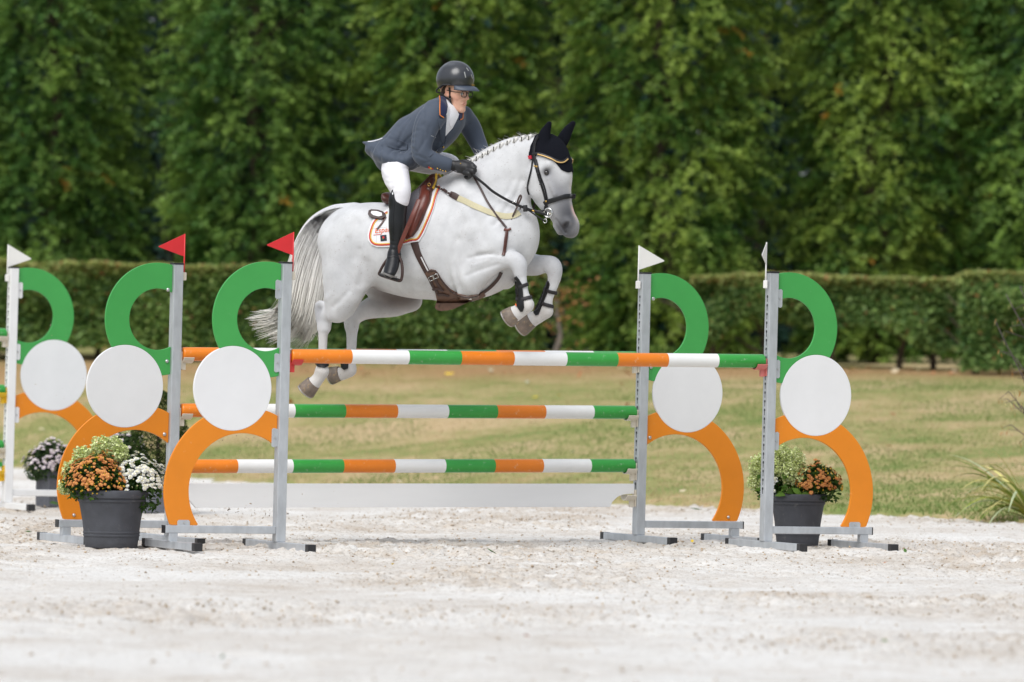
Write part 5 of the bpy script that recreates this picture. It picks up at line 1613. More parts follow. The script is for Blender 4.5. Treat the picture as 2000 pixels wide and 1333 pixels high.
# plaited mane: knots along the crest with short wisps
vs = []; fs = []; cs = []
crest_px = catmull([(915, 313), (935, 301), (960, 286), (985, 275), (1010, 267), (1035, 262), (1052, 262)], 8)
def wisp(p, d, ln, r_, c_):
    b0 = len(vs)
    for j in range(4):
        s_ = j / 3; q = p + d * (ln * s_) + Vector((-0.35, 0, -0.25)) * (ln * s_ * s_)
        rj = r_ * (1 - 0.8 * s_)
        for a_ in (0.3, 2.4, 4.5):
            vs.append((q.x + math.cos(a_) * rj, q.y + math.sin(a_) * rj, q.z + math.sin(a_ + .8) * rj)); cs.append(c_)
    for j in range(3):
        for k in range(3):
            fs.append((b0 + j * 3 + k, b0 + j * 3 + (k + 1) % 3, b0 + j * 3 + 3 + (k + 1) % 3, b0 + j * 3 + 3 + k))
for i in range(760):
    q = crest_px[int(rr.random() * (len(crest_px) - 1))]
    p = K(q[0] + rr.normal(0, 3), q[1] + 5 + rr.random() * 3, rr.normal(0, 0.012))
    d = Vector((rr.normal(-0.25, .5), rr.normal(-0.15, .5), 0.9)).normalized()
    long_ = rr.random() < 0.06
    wisp(p, d, (0.05 if long_ else 0.022) * (0.6 + 0.8 * rr.random()), 0.0016 if long_ else 0.003, np.array(s2l((206, 203, 200))) * (0.75 + 0.35 * rr.random()))
me = mesh_data('mane', vs, np.array(fs), [hair], None, True); add_color(me, 'tone', np.array(cs))
mane = link('mane', me, horse)
mat('white_hair', s2l((214, 212, 208)), 0.6, var=0.15, vscale=60)
mat('plait_band', s2l((48, 44, 44)), 0.7)
for px, py in ((922, 312), (932, 306), (943, 300), (954, 294), (966, 287), (979, 281), (992, 275), (1006, 271), (1020, 268), (1034, 266)):
    c = HMI @ HB.ray_cast(CAMP, ray(px, py + 5).normalized())[0] + Vector((0, -0.004, 0.004))
    v_ = Field(np3(c) - 0.045, np3(c) + 0.045, 0.004)
    v_.chain([[c.x - .006, c.y, c.z - .006, .014, .012], [c.x + .008, c.y + .008, c.z + .014, .013, .012]], .004, sub=1)
    a_, b_ = v_.mesh(1)
    kn = link('braid', mesh_data('braid', a_, b_, [MATS['white_hair']], None, True), mane)
    mb = MB()
    for dx in (0.002 * float(rr.normal()),):
        mb.tube([c + Vector((dx, -0.010 + 0.004 * math.cos(q), -0.001 + 0.013 * math.sin(q))) for q in np.linspace(0, 6.283, 9)[:-1]], 0.0028, 5, closed=True)
    link_o = mb.build('plait_band', MATS['plait_band'], mane, smooth=True)
# ================================================================== TACK
mat('black_leather', (0.010, 0.010, 0.012), 0.38, spec=0.4, bump=0.08, bscale=300)
mat('brown_leather', s2l((76, 40, 31)), 0.36, var=0.18, vscale=20, bump=0.06, bscale=300)
mat('red_brown_leather', s2l((98, 46, 35)), 0.33, var=0.22, vscale=16, bump=0.06, bscale=300)
mat('dark_brown_leather', s2l((62, 44, 40)), 0.42, var=0.2, vscale=24, bump=0.08, bscale=300)
mat('grey_suede', s2l((112, 110, 116)), 0.9, var=0.1, vscale=60)
mat('beige_elastic', s2l((196, 188, 156)), 0.8, var=0.06, vscale=80, bump=0.2, bscale=500)
mat('silver', (0.72, 0.72, 0.72), 0.2, 1.0)
mat('brass', s2l((206, 168, 96)), 0.25, 1.0)
mat('gold_piping', s2l((206, 170, 110)), 0.4, 0.3)
mat('black_mesh', (0.006, 0.007, 0.012), 0.9, bump=0.6, bscale=420, spec=0.15)
mat('pad_white', (0.76, 0.76, 0.77), 0.75, var=0.04, vscale=30, bump=0.15, bscale=200)
mat('pad_red', s2l((206, 44, 40)), 0.6); mat('pad_yellow', s2l((226, 182, 60)), 0.6); mat('pad_orange', s2l((222, 96, 44)), 0.6)
mat('navy_patch', s2l((22, 26, 44)), 0.6); mat('emblem_green', s2l((40, 130, 70)), 0.6)

def hit(px, py, bvh=None, miss=None):
    d = ray(px, py).normalized()
    loc, nor, i, dist = (bvh or HB).ray_cast(CAMP, d)
    if loc is None:
        if miss is None: return None, None
        p = HM @ K(px, py, miss); return p, -d
    return loc, nor

def to_frame(M, P):
    Mi = M.inverted(); return [Mi @ Vector(p) for p in P]

def decal(name, poly, m, parent, bvh=None, thick=0.004, off=0.0, res=3.0, miss=-0.05, mirror=False, smooth=True, M=None):
    """sheet cut to an outline and laid on the surface behind it"""
    poly = [Vector((a, b_)) for a, b_ in poly]
    B = []
    for i, p in enumerate(poly):
        q = poly[(i + 1) % len(poly)]; k = max(1, int((q - p).length / res))
        B += [p.lerp(q, j / k) for j in range(k)]
    nB = len(B)
    x0, x1 = min(p.x for p in B), max(p.x for p in B); y0, y1 = min(p.y for p in B), max(p.y for p in B)
    I_ = [Vector((x, y)) for x in np.arange(x0 + res * .5, x1, res) for y in np.arange(y0 + res * .5, y1, res)]
    vv, ee, ff, *_ = delaunay_2d_cdt(B + I_, [(i, (i + 1) % nB) for i in range(nB)], [], 1, 1e-4)
    P = []; Nn = []
    for p in vv:
        l_, n_ = hit(p.x, p.y, bvh, miss); P.append(l_); Nn.append(n_)
    # even the normals out
    acc = [n_.copy() for n_ in Nn]
    for f in ff:
        for i in f:
            for j in f: acc[i] += Nn[j]
    Nn = [a.normalized() for a in acc]
    n = len(vv)
    vs = [P[i] + Nn[i] * (off + thick) for i in range(n)] + [P[i] + Nn[i] * (off - 0.004) for i in range(n)]
    fs = [tuple(f) for f in ff]
    cnt = {}
    for f in ff:
        for i in range(len(f)):
            e_ = (f[i], f[(i + 1) % len(f)]); cnt[tuple(sorted(e_))] = cnt.get(tuple(sorted(e_)), []) + [e_]
    for k, es in cnt.items():
        if len(es) == 1:
            a, b_ = es[0]; fs.append((b_, a, a + n, b_ + n))
    FM = ROOTM[parent.name] if parent is not None else Matrix.Identity(4)
    mb = MB(); L_ = to_frame(FM, vs); mb.add(L_, fs)
    if mirror:
        mb.add([Vector((p.x, -p.y, p.z)) for p in L_], [tuple(reversed(f)) for f in fs])
    return mb.build(name, MATS[m] if isinstance(m, str) else m, parent, None, smooth, auto=40)

def ribbon(mb, P, Nn, w_, th, closed=False):
    n = len(P); vs = []; fs = []
    for i in range(n):
        a = P[(i - 1) % n if closed else max(i - 1, 0)]; b_ = P[(i + 1) % n if closed else min(i + 1, n - 1)]
        t_ = (b_ - a).normalized(); nn = (Nn[i] - t_ * Nn[i].dot(t_)).normalized(); s_ = t_.cross(nn)
        ww = w_[i] if hasattr(w_, '__len__') else w_
        e_ = ww * 0.5
        vs += [P[i] - s_ * e_ - nn * th * .5, P[i] + s_ * e_ - nn * th * .5, P[i] + s_ * e_ + nn * th * .2, P[i] + s_ * e_ * .7 + nn * th * .5, P[i] - s_ * e_ * .7 + nn * th * .5, P[i] - s_ * e_ + nn * th * .2]
    m = n if closed else n - 1
    for i in range(m):
        j = (i + 1) % n
        for k in range(6):
            fs.append((i * 6 + k, i * 6 + (k + 1) % 6, j * 6 + (k + 1) % 6, j * 6 + k))
    if not closed: fs += [tuple(range(5, -1, -1)), tuple((n - 1) * 6 + k for k in range(6))]
    mb.add(vs, fs)

def strap(name, pts, w_, m, parent, bvh=None, th=0.004, off=0.002, mirror=False, miss=None, step=4, mb=None, smooth_n=2):
    path = catmull(pts, 8)
    # resample evenly
    seg = np.linalg.norm(np.diff(path, axis=0), axis=1); s_ = np.concatenate([[0], np.cumsum(seg)])
    k = max(4, int(s_[-1] / step)); tt = np.linspace(0, s_[-1], k + 1)
    px = np.interp(tt, s_, path[:, 0]); py = np.interp(tt, s_, path[:, 1])
    H_ = [hit(px[i], py[i], bvh, miss) for i in range(k + 1)]
    ok = [i for i in range(k + 1) if H_[i][0] is not None]
    dep = np.interp(range(k + 1), ok, [H_[i][0].y for i in ok])
    for _ in range(smooth_n):
        d2 = dep.copy(); d2[1:-1] = (dep[:-2] + 2 * dep[1:-1] + dep[2:]) / 4; dep = np.minimum(d2, dep + 0.004)
    P = [W(px[i], py[i], dep[i]) for i in range(k + 1)]
    Nn = []
    for i in range(k + 1):
        j = min(ok, key=lambda q: abs(q - i)); Nn.append(H_[j][1].copy())
    for _ in range(3): Nn = [(Nn[max(i - 1, 0)] + Nn[i] * 2 + Nn[min(i + 1, k)]).normalized() for i in range(k + 1)]
    P = [P[i] + Nn[i] * (off + th * .5) for i in range(k + 1)]
    FM = ROOTM[parent.name] if parent is not None else Matrix.Identity(4)
    own = mb is None
    if own: mb = MB()
    R3 = FM.inverted().to_3x3()
    L_ = to_frame(FM, P); N2 = [R3 @ n_ for n_ in Nn]
    wl = np.interp(np.linspace(0, 1, k + 1), np.linspace(0, 1, len(w_)), w_) if hasattr(w_, '__len__') else w_
    ribbon(mb, L_, N2, wl, th)
    if mirror: ribbon(mb, [Vector((p.x, -p.y, p.z)) for p in L_], [Vector((p.x, -p.y, p.z)) for p in N2], wl, th)
    if own: return mb.build(name, MATS[m] if isinstance(m, str) else m, parent, None, True, auto=50)
    return P

def free_strap(name, pts, w_, m, parent, th=0.004, mirror=False, n=6, nrm=Vector((0, -1, 0))):
    """hanging strap through horse frame points (px, py, ly)"""
    P = catmull([tuple(K(*p)) for p in pts], n); P = [Vector(p) for p in P]
    mb = MB(); ribbon(mb, P, [nrm] * len(P), w_, th)
    if mirror: ribbon(mb, [Vector((p.x, -p.y, p.z)) for p in P], [Vector((0, 1, 0))] * len(P), w_, th)
    return mb.build(name, MATS[m] if isinstance(m, str) else m, parent, None, True, auto=50)

def ring(name, c, r_, th, m, parent, ax=Vector((0, 1, 0)), sx=1.0, n=20):
    u = ax.orthogonal().normalized(); u = Vector((1, 0, 0)) - ax * ax.x; u.normalize(); v = ax.cross(u)
    mb = MB().tube([c + u * (math.cos(q) * r_ * sx) + v * (math.sin(q) * r_) for q in np.linspace(0, 2 * math.pi, n + 1)[:-1]], th, 6, closed=True)
    return mb.build(name, MATS[m], parent, None, True)

def text_decal(s, ox, oy, size, m, parent, bvh, off, shear=0.0, ang=0.0, name='lettering', stretch=1.0):
    cu = bpy.data.curves.new('lettering', 'FONT'); cu.body = s; cu.size = 1.0; cu.shear = shear; cu.resolution_u = 3
    tmp = bpy.data.objects.new('tmp', cu); COL.objects.link(tmp)
    dg = bpy.context.evaluated_depsgraph_get(); dg.update()
    me = bpy.data.meshes.new_from_object(tmp.evaluated_get(dg))
    bpy.data.objects.remove(tmp)
    vs = []
    FM = ROOTM[parent.name]; Mi = FM.inverted()
    for v in me.vertices:
        x, y = v.co.x * size * stretch, v.co.y * size
        px = ox + x * math.cos(ang) - y * math.sin(ang); py = oy - (y * math.cos(ang) + x * math.sin(ang))
        l_, n_ = hit(px, py, bvh, -0.2)
        vs.append(Mi @ (l_ + n_ * off))
    fs = [tuple(p.vertices) for p in me.polygons]
    bpy.data.meshes.remove(me)
    o = link(name, mesh_data(name, vs, fs, [MATS[m]]), parent)
    return o

def surf(px, py, off=0.0, bvh=None, miss=-0.15):
    """horse frame point on the surface, lifted by off"""
    l_, n_ = hit(px, py, bvh, miss)
    return HMI @ (l_ + n_ * off)

def tack_root(name, label, cat):
    o = empty(name, None, 0, HM); tag(o, label, cat); return o

# ---- saddle pad
pad = tack_root('saddle_pad', 'white saddle cloth with red and yellow edging and orange lettering under the saddle', 'saddle pad')
PADP = [(858, 362), (854, 385), (848, 408), (839, 432), (829, 456), (819, 472), (806, 474), (785, 480), (761, 483), (738, 483), (727, 479), (720, 470), (719, 460), (722, 446), (729, 431), (742, 421), (757, 411), (764, 404), (790, 402), (815, 399), (835, 386), (848, 372)]
decal('cloth', PADP, 'pad_white', pad, thick=0.010, mirror=True, res=4)
edge = [(860, 366), (852, 388), (846, 409), (836.5, 432), (826.5, 454), (817, 468.5), (805, 470.5), (785, 476), (761, 479), (739, 479.5), (729, 476), (724, 469), (723, 460), (726, 447), (732, 434), (744, 424.5), (757, 416)]
ctr = np.array([790, 435.0])
def inset(pts, d):
    res_ = []
    for i, p in enumerate(pts):
        a = np.array(pts[max(i - 1, 0)], float); b_ = np.array(pts[min(i + 1, len(pts) - 1)], float); t_ = b_ - a; n_ = np.array([-t_[1], t_[0]]) / (np.linalg.norm(t_) + 1e-9)
        if n_ @ (ctr - np.array(p)) < 0: n_ = -n_
        res_.append(tuple(np.array(p) + n_ * d))
    return res_
strap('piping', inset(edge, 0.3), 0.0075, 'pad_red', pad, th=0.004, off=0.010, mirror=True, miss=-0.1)
strap('piping', inset(edge, 2.6), 0.0065, 'pad_yellow', pad, th=0.004, off=0.010, mirror=True, miss=-0.1)
text_decal('España', 733, 457, 13.5, 'pad_orange', pad, HB, 0.0135, 0.25, 0.10, stretch=1.05)
strap('red_line', [(731, 460.5), (746, 459)], 0.004, 'pad_red', pad, th=0.001, off=0.0115)
decal('badge', [(744, 461), (756, 460), (757, 471), (745, 472.5)], 'navy_patch', pad, thick=0.001, off=0.0115, res=4)
decal('emblem', [(749, 463), (752, 463.5), (752.5, 466), (750.5, 468), (748.5, 466)], 'pad_red', pad, thick=0.001, off=0.0128, res=2)
decal('emblem', [(748, 466), (750.5, 468), (750, 469.5), (748, 468.5)], 'emblem_green', pad, thick=0.001, off=0.0128, res=2)
for pts in ([(735, 436), (757, 432)], [(730, 448), (757, 445)], [(842, 420), (820, 452)], [(739, 440), (736, 475)], [(834, 425), (838, 430)]):
    strap('quilting', pts, 0.003, mat('stitch', (0.62, 0.62, 0.64), 0.8) if 'stitch' not in MATS else 'stitch', pad, th=0.001, off=0.0105)
# start number holder
tagp = tack_root('number_holder', 'brown oval bridle number holder with white plate lying on the horse back', 'number holder')
cc = [(721, 417), (726, 415), (740, 416), (750, 419), (755, 423.5), (754, 429), (748, 432), (736, 431), (726, 428), (720, 423)]
decal('plate', cc, 'dark_brown_leather', tagp, thick=0.012, off=0.016, res=3)
decal('card', [(727, 418.5), (738, 419), (748, 422), (749, 427), (742, 428.5), (731, 426), (726, 422)], 'pad_white', tagp, thick=0.003, off=0.028, res=3)
strap('strap', [(755, 427), (748, 438), (738, 450)], 0.012, 'brown_leather', tagp, th=0.004, off=0.014)

# ---- saddle
sad = tack_root('saddle', 'brown leather jumping saddle with knee rolls and a grey seat', 'saddle')
F = Field((-0.45, -0.34, 1.75), (0.15, 0.34, 2.65), 0.008)
F.chain([C_(768, 390, 0, 12, 0.16), C_(790, 394, 0, 11, 0.13), C_(815, 386, 0, 12, 0.10), C_(838, 366, 0, 14, 0.085), C_(848, 350, 0, 11, 0.06)], 0.02)
F.chain([C_(764, 382, 0, 6, 0.15), C_(770, 392, 0, 8, 0.15)], 0.02)
for s in (-1, 1):
    F.chain([C_(846, 356, s * 0.06, 8, 0.03), C_(838, 372, s * 0.14, 9, 0.03)], 0.02)
    F.chain([C_(785, 400, s * 0.14, 10, 0.03), C_(815, 400, s * 0.18, 10, 0.03)], 0.03)
v_, f_ = F.mesh(2)
link('seat', mesh_data('seat', v_, f_, [MATS['brown_leather']], None, True), sad)
FLAP = [(826, 367), (841, 369), (846, 378), (842, 396), (835, 412), (828, 430), (818, 450), (808, 463), (797, 468), (786, 466), (783, 450), (786, 425), (792, 405), (806, 385)]
decal('flap', FLAP, 'red_brown_leather', sad, thick=0.014, off=0.010, mirror=True, res=4)
decal('skirt', [(792, 396), (824, 372), (822, 392), (812, 416), (800, 440), (788, 446), (785, 420)], 'grey_suede', sad, thick=0.004, off=0.024, mirror=True, res=4)
for s in (-1, 1):
    F = Field((-0.3, -0.45 if s < 0 else 0.12, 1.9), (0.1, -0.12 if s < 0 else 0.45, 2.6), 0.006)
    pts = []
    for x_, y_, r_, l_ in ((833, 374, 10, .022), (832, 392, 12, .032), (826, 410, 11, .030), (817, 432, 8.5, .022), (810, 450, 6, .016), (804, 460, 4, .012)):
        q = surf(x_, y_, 0.026); pts.append([q.x, s * -q.y, q.z, r_ / PXM, l_])
    F.chain(pts, 0.01); v_, f_ = F.mesh(2)
    link('knee_roll', mesh_data('knee_roll', v_, f_, [MATS['red_brown_leather']], None, True), sad)
strap('welt', [(843, 372), (845, 380), (840, 398), (833, 414), (826, 431), (817, 449), (808, 461)], 0.006, 'dark_brown_leather', sad, th=0.006, off=0.024, mirror=True)
free_strap('yellow_trim', [(852, 340, -0.02), (851, 352, -0.06), (846, 368, -0.14)], 0.014, 'pad_yellow', sad, 0.012, mirror=True)
free_strap('stirrup_leather', [(818, 390, -0.33), (806, 420, -0.372), (790, 458, -0.385), (776, 494, -0.385)], 0.030, 'red_brown_leather', sad, 0.006, mirror=True)
# stirrups
def stirrup(s):
    q = [(770, 494, -.385), (760, 503, -.386), (750, 516, -.39), (742, 531, -.395), (742, 537, -.395), (762, 544, -.40), (780, 549, -.395), (784.5, 544, -.39), (786, 528, -.385), (784, 512, -.38), (778, 500, -.38)]
    P = [K(*p) for p in q]
    if s > 0: P = [Vector((p.x, -p.y, p.z)) for p in P]
    path = [Vector(p) for p in catmull([tuple(p) for p in P] + [tuple(P[0])], 4)][:-1]
    o = MB().tube(path, 0.010, 8, closed=True).build('stirrup', MATS['dark_brown_leather'], sad, smooth=True)
    a, b_ = P[4], P[6]; d = (b_ - a)
    MB().box(a.lerp(b_, .5) + Vector((0, 0, 0.004)), (d.length * 0.96, 0.05, 0.016), d.to_track_quat('X', 'Z').to_matrix()).build('tread', MATS['black_plastic'], o, bevel=0.004)
stirrup(-1); stirrup(1)
# D ring and strap keeper
ring('saddle_ring', K(838, 361, -0.155), 0.010, 0.003, 'brass', sad)

# ---- girth
gir = tack_root('girth', 'brown leather girth with belly guard and two buckles under the horse', 'girth')
strap('billet', [(808, 468), (816, 494), (828, 519), (840, 541)], [0.056, 0.046, 0.044, 0.042], 'dark_brown_leather', gir, th=0.006, off=0.004, mirror=True, step=5)
strap('slot', [(823, 502), (831, 518), (838, 531)], 0.010, mat('slot_white', (0.66, 0.66, 0.67), 0.7), gir, th=0.002, off=0.0085)
GUARD = [(831, 534), (835, 529), (843, 526), (851, 528), (857, 535), (862, 544), (870, 555), (880, 565), (896, 574), (914, 578), (932, 575), (945, 570), (948, 577), (935, 583), (917, 588), (907, 594), (897, 599), (886, 604), (874, 607), (862, 608), (853, 606), (849, 601), (852, 592), (854, 584), (851, 570), (846, 560), (839, 549)]
decal('belly_guard', GUARD, mat('girth_leather', s2l((96, 70, 56)), 0.42, var=0.2, vscale=18, bump=0.08, bscale=240), gir, thick=0.009, off=0.002, res=4, miss=-0.06)
strap('edge_binding', [(836, 531), (844, 528), (852, 530), (862, 545), (880, 566), (897, 575), (915, 578.5), (933, 575)], 0.010, 'dark_brown_leather', gir, th=0.006, off=0.010, miss=-0.06)
strap('stitching', [(857, 601), (862, 592), (876, 585), (892, 580), (905, 584)], 0.003, 'dark_brown_leather', gir, th=0.002, off=0.0112, miss=-0.06)
for dx, dy in ((0, 0), (9, -4)):
    strap('girth_strap', [(839 + dx, 540 + dy), (846 + dx, 556 + dy), (856 + dx, 570 + dy)], 0.022, 'dark_brown_leather', gir, th=0.006, off=0.012)
    c = [surf(838 + dx, 540 + dy, .018), surf(846 + dx, 537 + dy, .018), surf(849 + dx, 544 + dy, .018), surf(841 + dx, 547 + dy, .018)]
    MB().tube(c, 0.0028, 6, closed=True).build('buckle', MATS['silver'], gir, smooth=True)
strap('keeper', [(847, 563), (857, 561), (868, 566)], 0.018, 'dark_brown_leather', gir, th=0.006, off=0.018)
strap('keeper', [(856, 574), (864, 572), (878, 576)], 0.022, 'dark_brown_leather', gir, th=0.006, off=0.014)
MB().tube([K(915, 584, -0.10), K(921, 583.5, -0.10)], 0.008, 8).build('snap', MATS['silver'], gir, smooth=True)

# ---- breastplate and martingale
bre = tack_root('breastplate', 'brown breastplate with beige elastic band and running martingale around the chest', 'breastplate')
strap('elastic', [(892, 386), (910, 394), (930, 404), (961, 417), (987, 423), (1004, 421), (1014, 415)], 0.040, 'beige_elastic', bre, th=0.004, off=0.003, mirror=True)
strap('leather_end', [(880, 379), (886, 382), (895, 387)], [0.036, 0.044, 0.042], 'dark_brown_leather', bre, th=0.006, off=0.004, mirror=True)
strap('saddle_strap', [(839, 361), (850, 366), (862, 371), (872, 376), (883, 381)], 0.014, 'dark_brown_leather', bre, th=0.005, off=0.012, mirror=True, miss=-0.16)
for x_, y_ in ((864, 372), (878, 379)):
    ring('buckle', surf(x_, y_, 0.014), 0.011, 0.0022, 'silver', bre, sx=0.8)
strap('keeper', [(868, 373), (875, 377)], 0.020, 'dark_brown_leather', bre, th=0.006, off=0.014)
strap('neck_strap', [(926, 345), (932, 356), (940, 372), (952, 396), (969, 421), (981, 436), (989, 445)], 0.015, 'dark_brown_leather', bre, th=0.005, off=0.004, mirror=True)
strap('chest_strap', [(990, 449), (989, 458), (987, 472), (985, 490), (983, 500)], [0.02, 0.024, 0.022, 0.022], 'brown_leather', bre, th=0.006, off=0.004)
strap('keeper', [(984, 449), (991, 450), (998, 447)], 0.016, 'red_brown_leather', bre, th=0.008, off=0.004)
strap('belly_strap', [(979, 532), (972, 545), (958, 560), (942, 572), (925, 580)], [0.022, 0.026, 0.022], 'dark_brown_leather', bre, th=0.006, off=0.004, miss=-0.06)
ring('slide_ring', K(972, 540, -0.10), 0.014, 0.003, 'silver', bre)
free_strap('martingale_fork', [(991, 444, -0.14), (998, 430, -0.145), (1005, 415, -0.14), (1013, 398, -0.125), (1018, 386, -0.12), (1016, 382, -0.12), (1012, 390, -0.12), (1008, 404, -0.125)], 0.012, 'dark_brown_leather', bre, 0.004)
free_strap('martingale_fork', [(995, 443, -0.10), (1008, 438, -0.06), (1022, 430, 0.0), (1036, 416, 0.05), (1043, 402, 0.06), (1046, 392, 0.06)], 0.012, 'dark_brown_leather', bre, 0.004)
free_strap('martingale_tie', [(994, 445, -0.12), (1005, 432, -0.10), (1014, 416, -0.09), (1017, 402, -0.10)], 0.007, 'dark_brown_leather', bre, 0.003)

# ---- bridle
bri = tack_root('bridle', 'black leather bridle with gold trimmed browband, snaffle bit and reins', 'bridle')
strap('cheekpiece', [(1053, 270), (1047, 280), (1044, 298), (1047, 318), (1053, 345), (1060, 367), (1067, 392), (1070, 407)], [0.022, 0.022, 0.018, 0.014, 0.014], 'black_leather', bri, th=0.006, off=0.008, mirror=True, step=3)
strap('noseband_hanger', [(1048, 312), (1056, 344), (1064, 366), (1070, 392)], 0.010, 'black_leather', bri, th=0.005, off=0.004, mirror=True, step=3)
strap('throatlash', [(1042, 306), (1039, 329), (1034, 350), (1031, 368), (1034, 380)], 0.012, 'black_leather', bri, th=0.005, off=0.004, mirror=True, step=3, miss=-0.05)
bb_pts = [(1041, 302), (1055, 302), (1075, 309.5), (1090, 316), (1100, 316.5), (1108, 310)]
strap('browband', bb_pts, 0.020, 'black_leather', bri, th=0.007, off=0.008, mirror=True, step=3, miss=-0.02)
strap('browband_trim', [(1052, 302.5), (1064, 306), (1077, 312), (1090, 318), (1100, 318), (1107, 312)], 0.008, 'gold_piping', bri, th=0.004, off=0.015, mirror=True, step=3, miss=-0.02)
strap('noseband', [(1064, 398), (1072, 394), (1084, 390), (1100, 385), (1112, 383.5), (1117, 384)], 0.032, 'black_leather', bri, th=0.010, off=0.003, mirror=True, step=3, miss=-0.02)
strap('flash_strap', [(1068, 398), (1065, 407), (1066, 414), (1072, 419)], 0.014, 'black_leather', bri, th=0.006, off=0.004, mirror=True, step=3, miss=-0.05)
for x_, y_ in ((1046, 326), (1050, 327), (1068, 393)):
    q = surf(x_, y_, 0.014); MB().box(q, (0.014, 0.006, 0.010)).build('buckle', MATS['brass'], bri, bevel=0.002)
for x_, y_ in ((1055, 352), (1057, 360), (1052, 340)):
    q = surf(x_, y_, 0.013); MB().box(q, (0.018, 0.007, 0.012), Matrix.Rotation(0.35, 3, 'Y')).build('keeper', MATS['black_leather'], bri, bevel=0.002)
for s in (-1, 1):
    ring('bit_ring', K(1070.5, 416, s * 0.075), 0.030, 0.005, 'silver', bri)
    ring('bit_hook', K(1064.5, 432, s * 0.072), 0.013, 0.003, 'silver', bri)
    MB().tube([K(1071, 414, s * 0.074), K(1068, 424, s * 0.074), K(1065, 430, s * 0.073)], 0.004, 6).build('bit_shank', MATS['silver'], bri, smooth=True)
MB().tube([K(1074, 418, -0.07), K(1076, 419, 0.0), K(1074, 418, 0.07)], 0.008, 8).build('mouthpiece', mat('bit_rubber', s2l((206, 200, 184)), 0.5), bri, smooth=True)
decal('nose_tag', [(1033.5, 305), (1040, 304.5), (1041, 311), (1035, 311.5)], mat('tag_red', s2l((178, 40, 58)), 0.5), bri, thick=0.006, off=0.010, res=2, miss=-0.07)
free_strap('rein', [(918, 336, -0.20), (930, 347, -0.20), (947, 361, -0.195), (965, 376, -0.185), (996, 394, -0.15), (1026, 407, -0.11), (1055, 416, -0.085), (1068, 420, -0.078)], 0.018, 'black_leather', bri, 0.005)
free_strap('rein', [(930, 340, 0.20), (965, 374, 0.19), (996, 392, 0.16), (1026, 405, 0.11), (1055, 415, 0.09), (1070, 419, 0.078)], 0.018, 'black_leather', bri, 0.005)
free_strap('curb_rein', [(1026, 407, -0.12), (1042, 418, -0.10), (1054, 426, -0.09), (1063, 432, -0.075)], 0.010, 'black_leather', bri, 0.004)
free_strap('chin_strap', [(1040, 412, -0.09), (1052, 413, -0.085), (1064, 411, -0.08)], 0.012, 'black_leather', bri, 0.004)
MB().tube([K(1025.5, 401, -0.118), K(1026.5, 414, -0.116)], 0.016, 10).build('rein_stop', MATS['black_plastic'], bri, smooth=True, bevel=0.003)
MB().tube([K(1001, 396, -0.15), K(1007, 393, -0.15)], 0.004, 6).build('martingale_stop', MATS['silver'], bri, smooth=True)
MB().tube([K(1038, 411, -0.10), K(1044, 413, -0.10)], 0.006, 6).build('martingale_stop', MATS['brass'], bri, smooth=True)
strap('crownpiece', [(1054, 268), (1050, 274), (1046, 284)], 0.024, 'black_leather', bri, th=0.006, off=0.010, mirror=True, step=2, miss=-0.03)

# ---- ear bonnet: knitted cap over poll, ears and forehead
bon = tack_root('ear_bonnet', 'dark navy knitted ear bonnet on the horse head', 'ear bonnet')
BON = [(1033, 312), (1033, 298), (1037, 284), (1044, 270), (1054, 263), (1066, 260), (1085, 262), (1100, 270), (1109, 285), (1114, 305), (1120, 326), (1119, 335), (1112, 339), (1104, 337), (1095, 333), (1088, 324), (1080, 315), (1066, 307), (1050, 304), (1044, 308), (1042, 316)]
def inside(px, py, poly):
    c = np.zeros(len(px), bool); n = len(poly)
    for i in range(n):
        (x1, y1), (x2, y2) = poly[i], poly[(i + 1) % n]
        m = ((y1 > py) != (y2 > py)) & (px < (x2 - x1) * (py - y1) / (y2 - y1 + 1e-12) + x1)
        c ^= m
    return c
mh = (Vh[:, 2] > K(1050, 345)[2]) & (Vh[:, 0] > K(1020, 300)[0])
Vm = Vh.copy(); Vm[:, 1] = -np.abs(Vm[:, 1])
idx = np.where(mh)[0]
pj = np.array([proj(HM @ Vector(Vm[i])) for i in idx])
ears = np.zeros(len(Vh), bool); ins = np.zeros(len(Vh), bool)
ins[idx] = inside(pj[:, 0], pj[:, 1], BON) | ((Vh[idx, 2] > K(1060, 276)[2]) & (pj[:, 0] > 1044))
keepf = ins[Fh].all(1)
fsel = Fh[keepf]
# smooth the cut edge so that it does not step
fn = np.cross(Vh[Fh[:, 2]] - Vh[Fh[:, 0]], Vh[Fh[:, 3]] - Vh[Fh[:, 1]])
vn = np.zeros_like(Vh)
for k in range(4): np.add.at(vn, Fh[:, k], fn)
vn /= np.linalg.norm(vn, axis=1, keepdims=True) + 1e-12
used_ = np.unique(fsel); mp_ = np.full(len(Vh), -1); mp_[used_] = np.arange(len(used_))
Vb = Vh[used_] + vn[used_] * 0.007; fb = mp_[fsel]
ed = {}
for f in fb:
    for k in range(4):
        e_ = (f[k], f[(k + 1) % 4]); kk = (min(e_), max(e_)); ed[kk] = ed.get(kk, 0) + 1
bnd = [k for k, c in ed.items() if c == 1]
for _ in range(6):
    A = np.zeros_like(Vb); cn = np.zeros(len(Vb))
    for a, b_ in bnd:
        A[a] += Vb[b_]; A[b_] += Vb[a]; cn[a] += 1; cn[b_] += 1
    m = cn >= 2
    Vb[m] = Vb[m] * .5 + .5 * A[m] / cn[m][:, None]
nb = len(Vb)
inn = Vb - vn[used_] * 0.010
vs = np.vstack([Vb, inn]); fs = [tuple(f) for f in fb] + [(b_, a, a + nb, b_ + nb) for a, b_ in bnd]
bme = mesh_data('knit_cap', vs, fs, [MATS['black_mesh']], None, True)
bmm = bmesh.new(); bmm.from_mesh(bme); bmesh.ops.recalc_face_normals(bmm, faces=bmm.faces); bmm.to_mesh(bme); bmm.free()
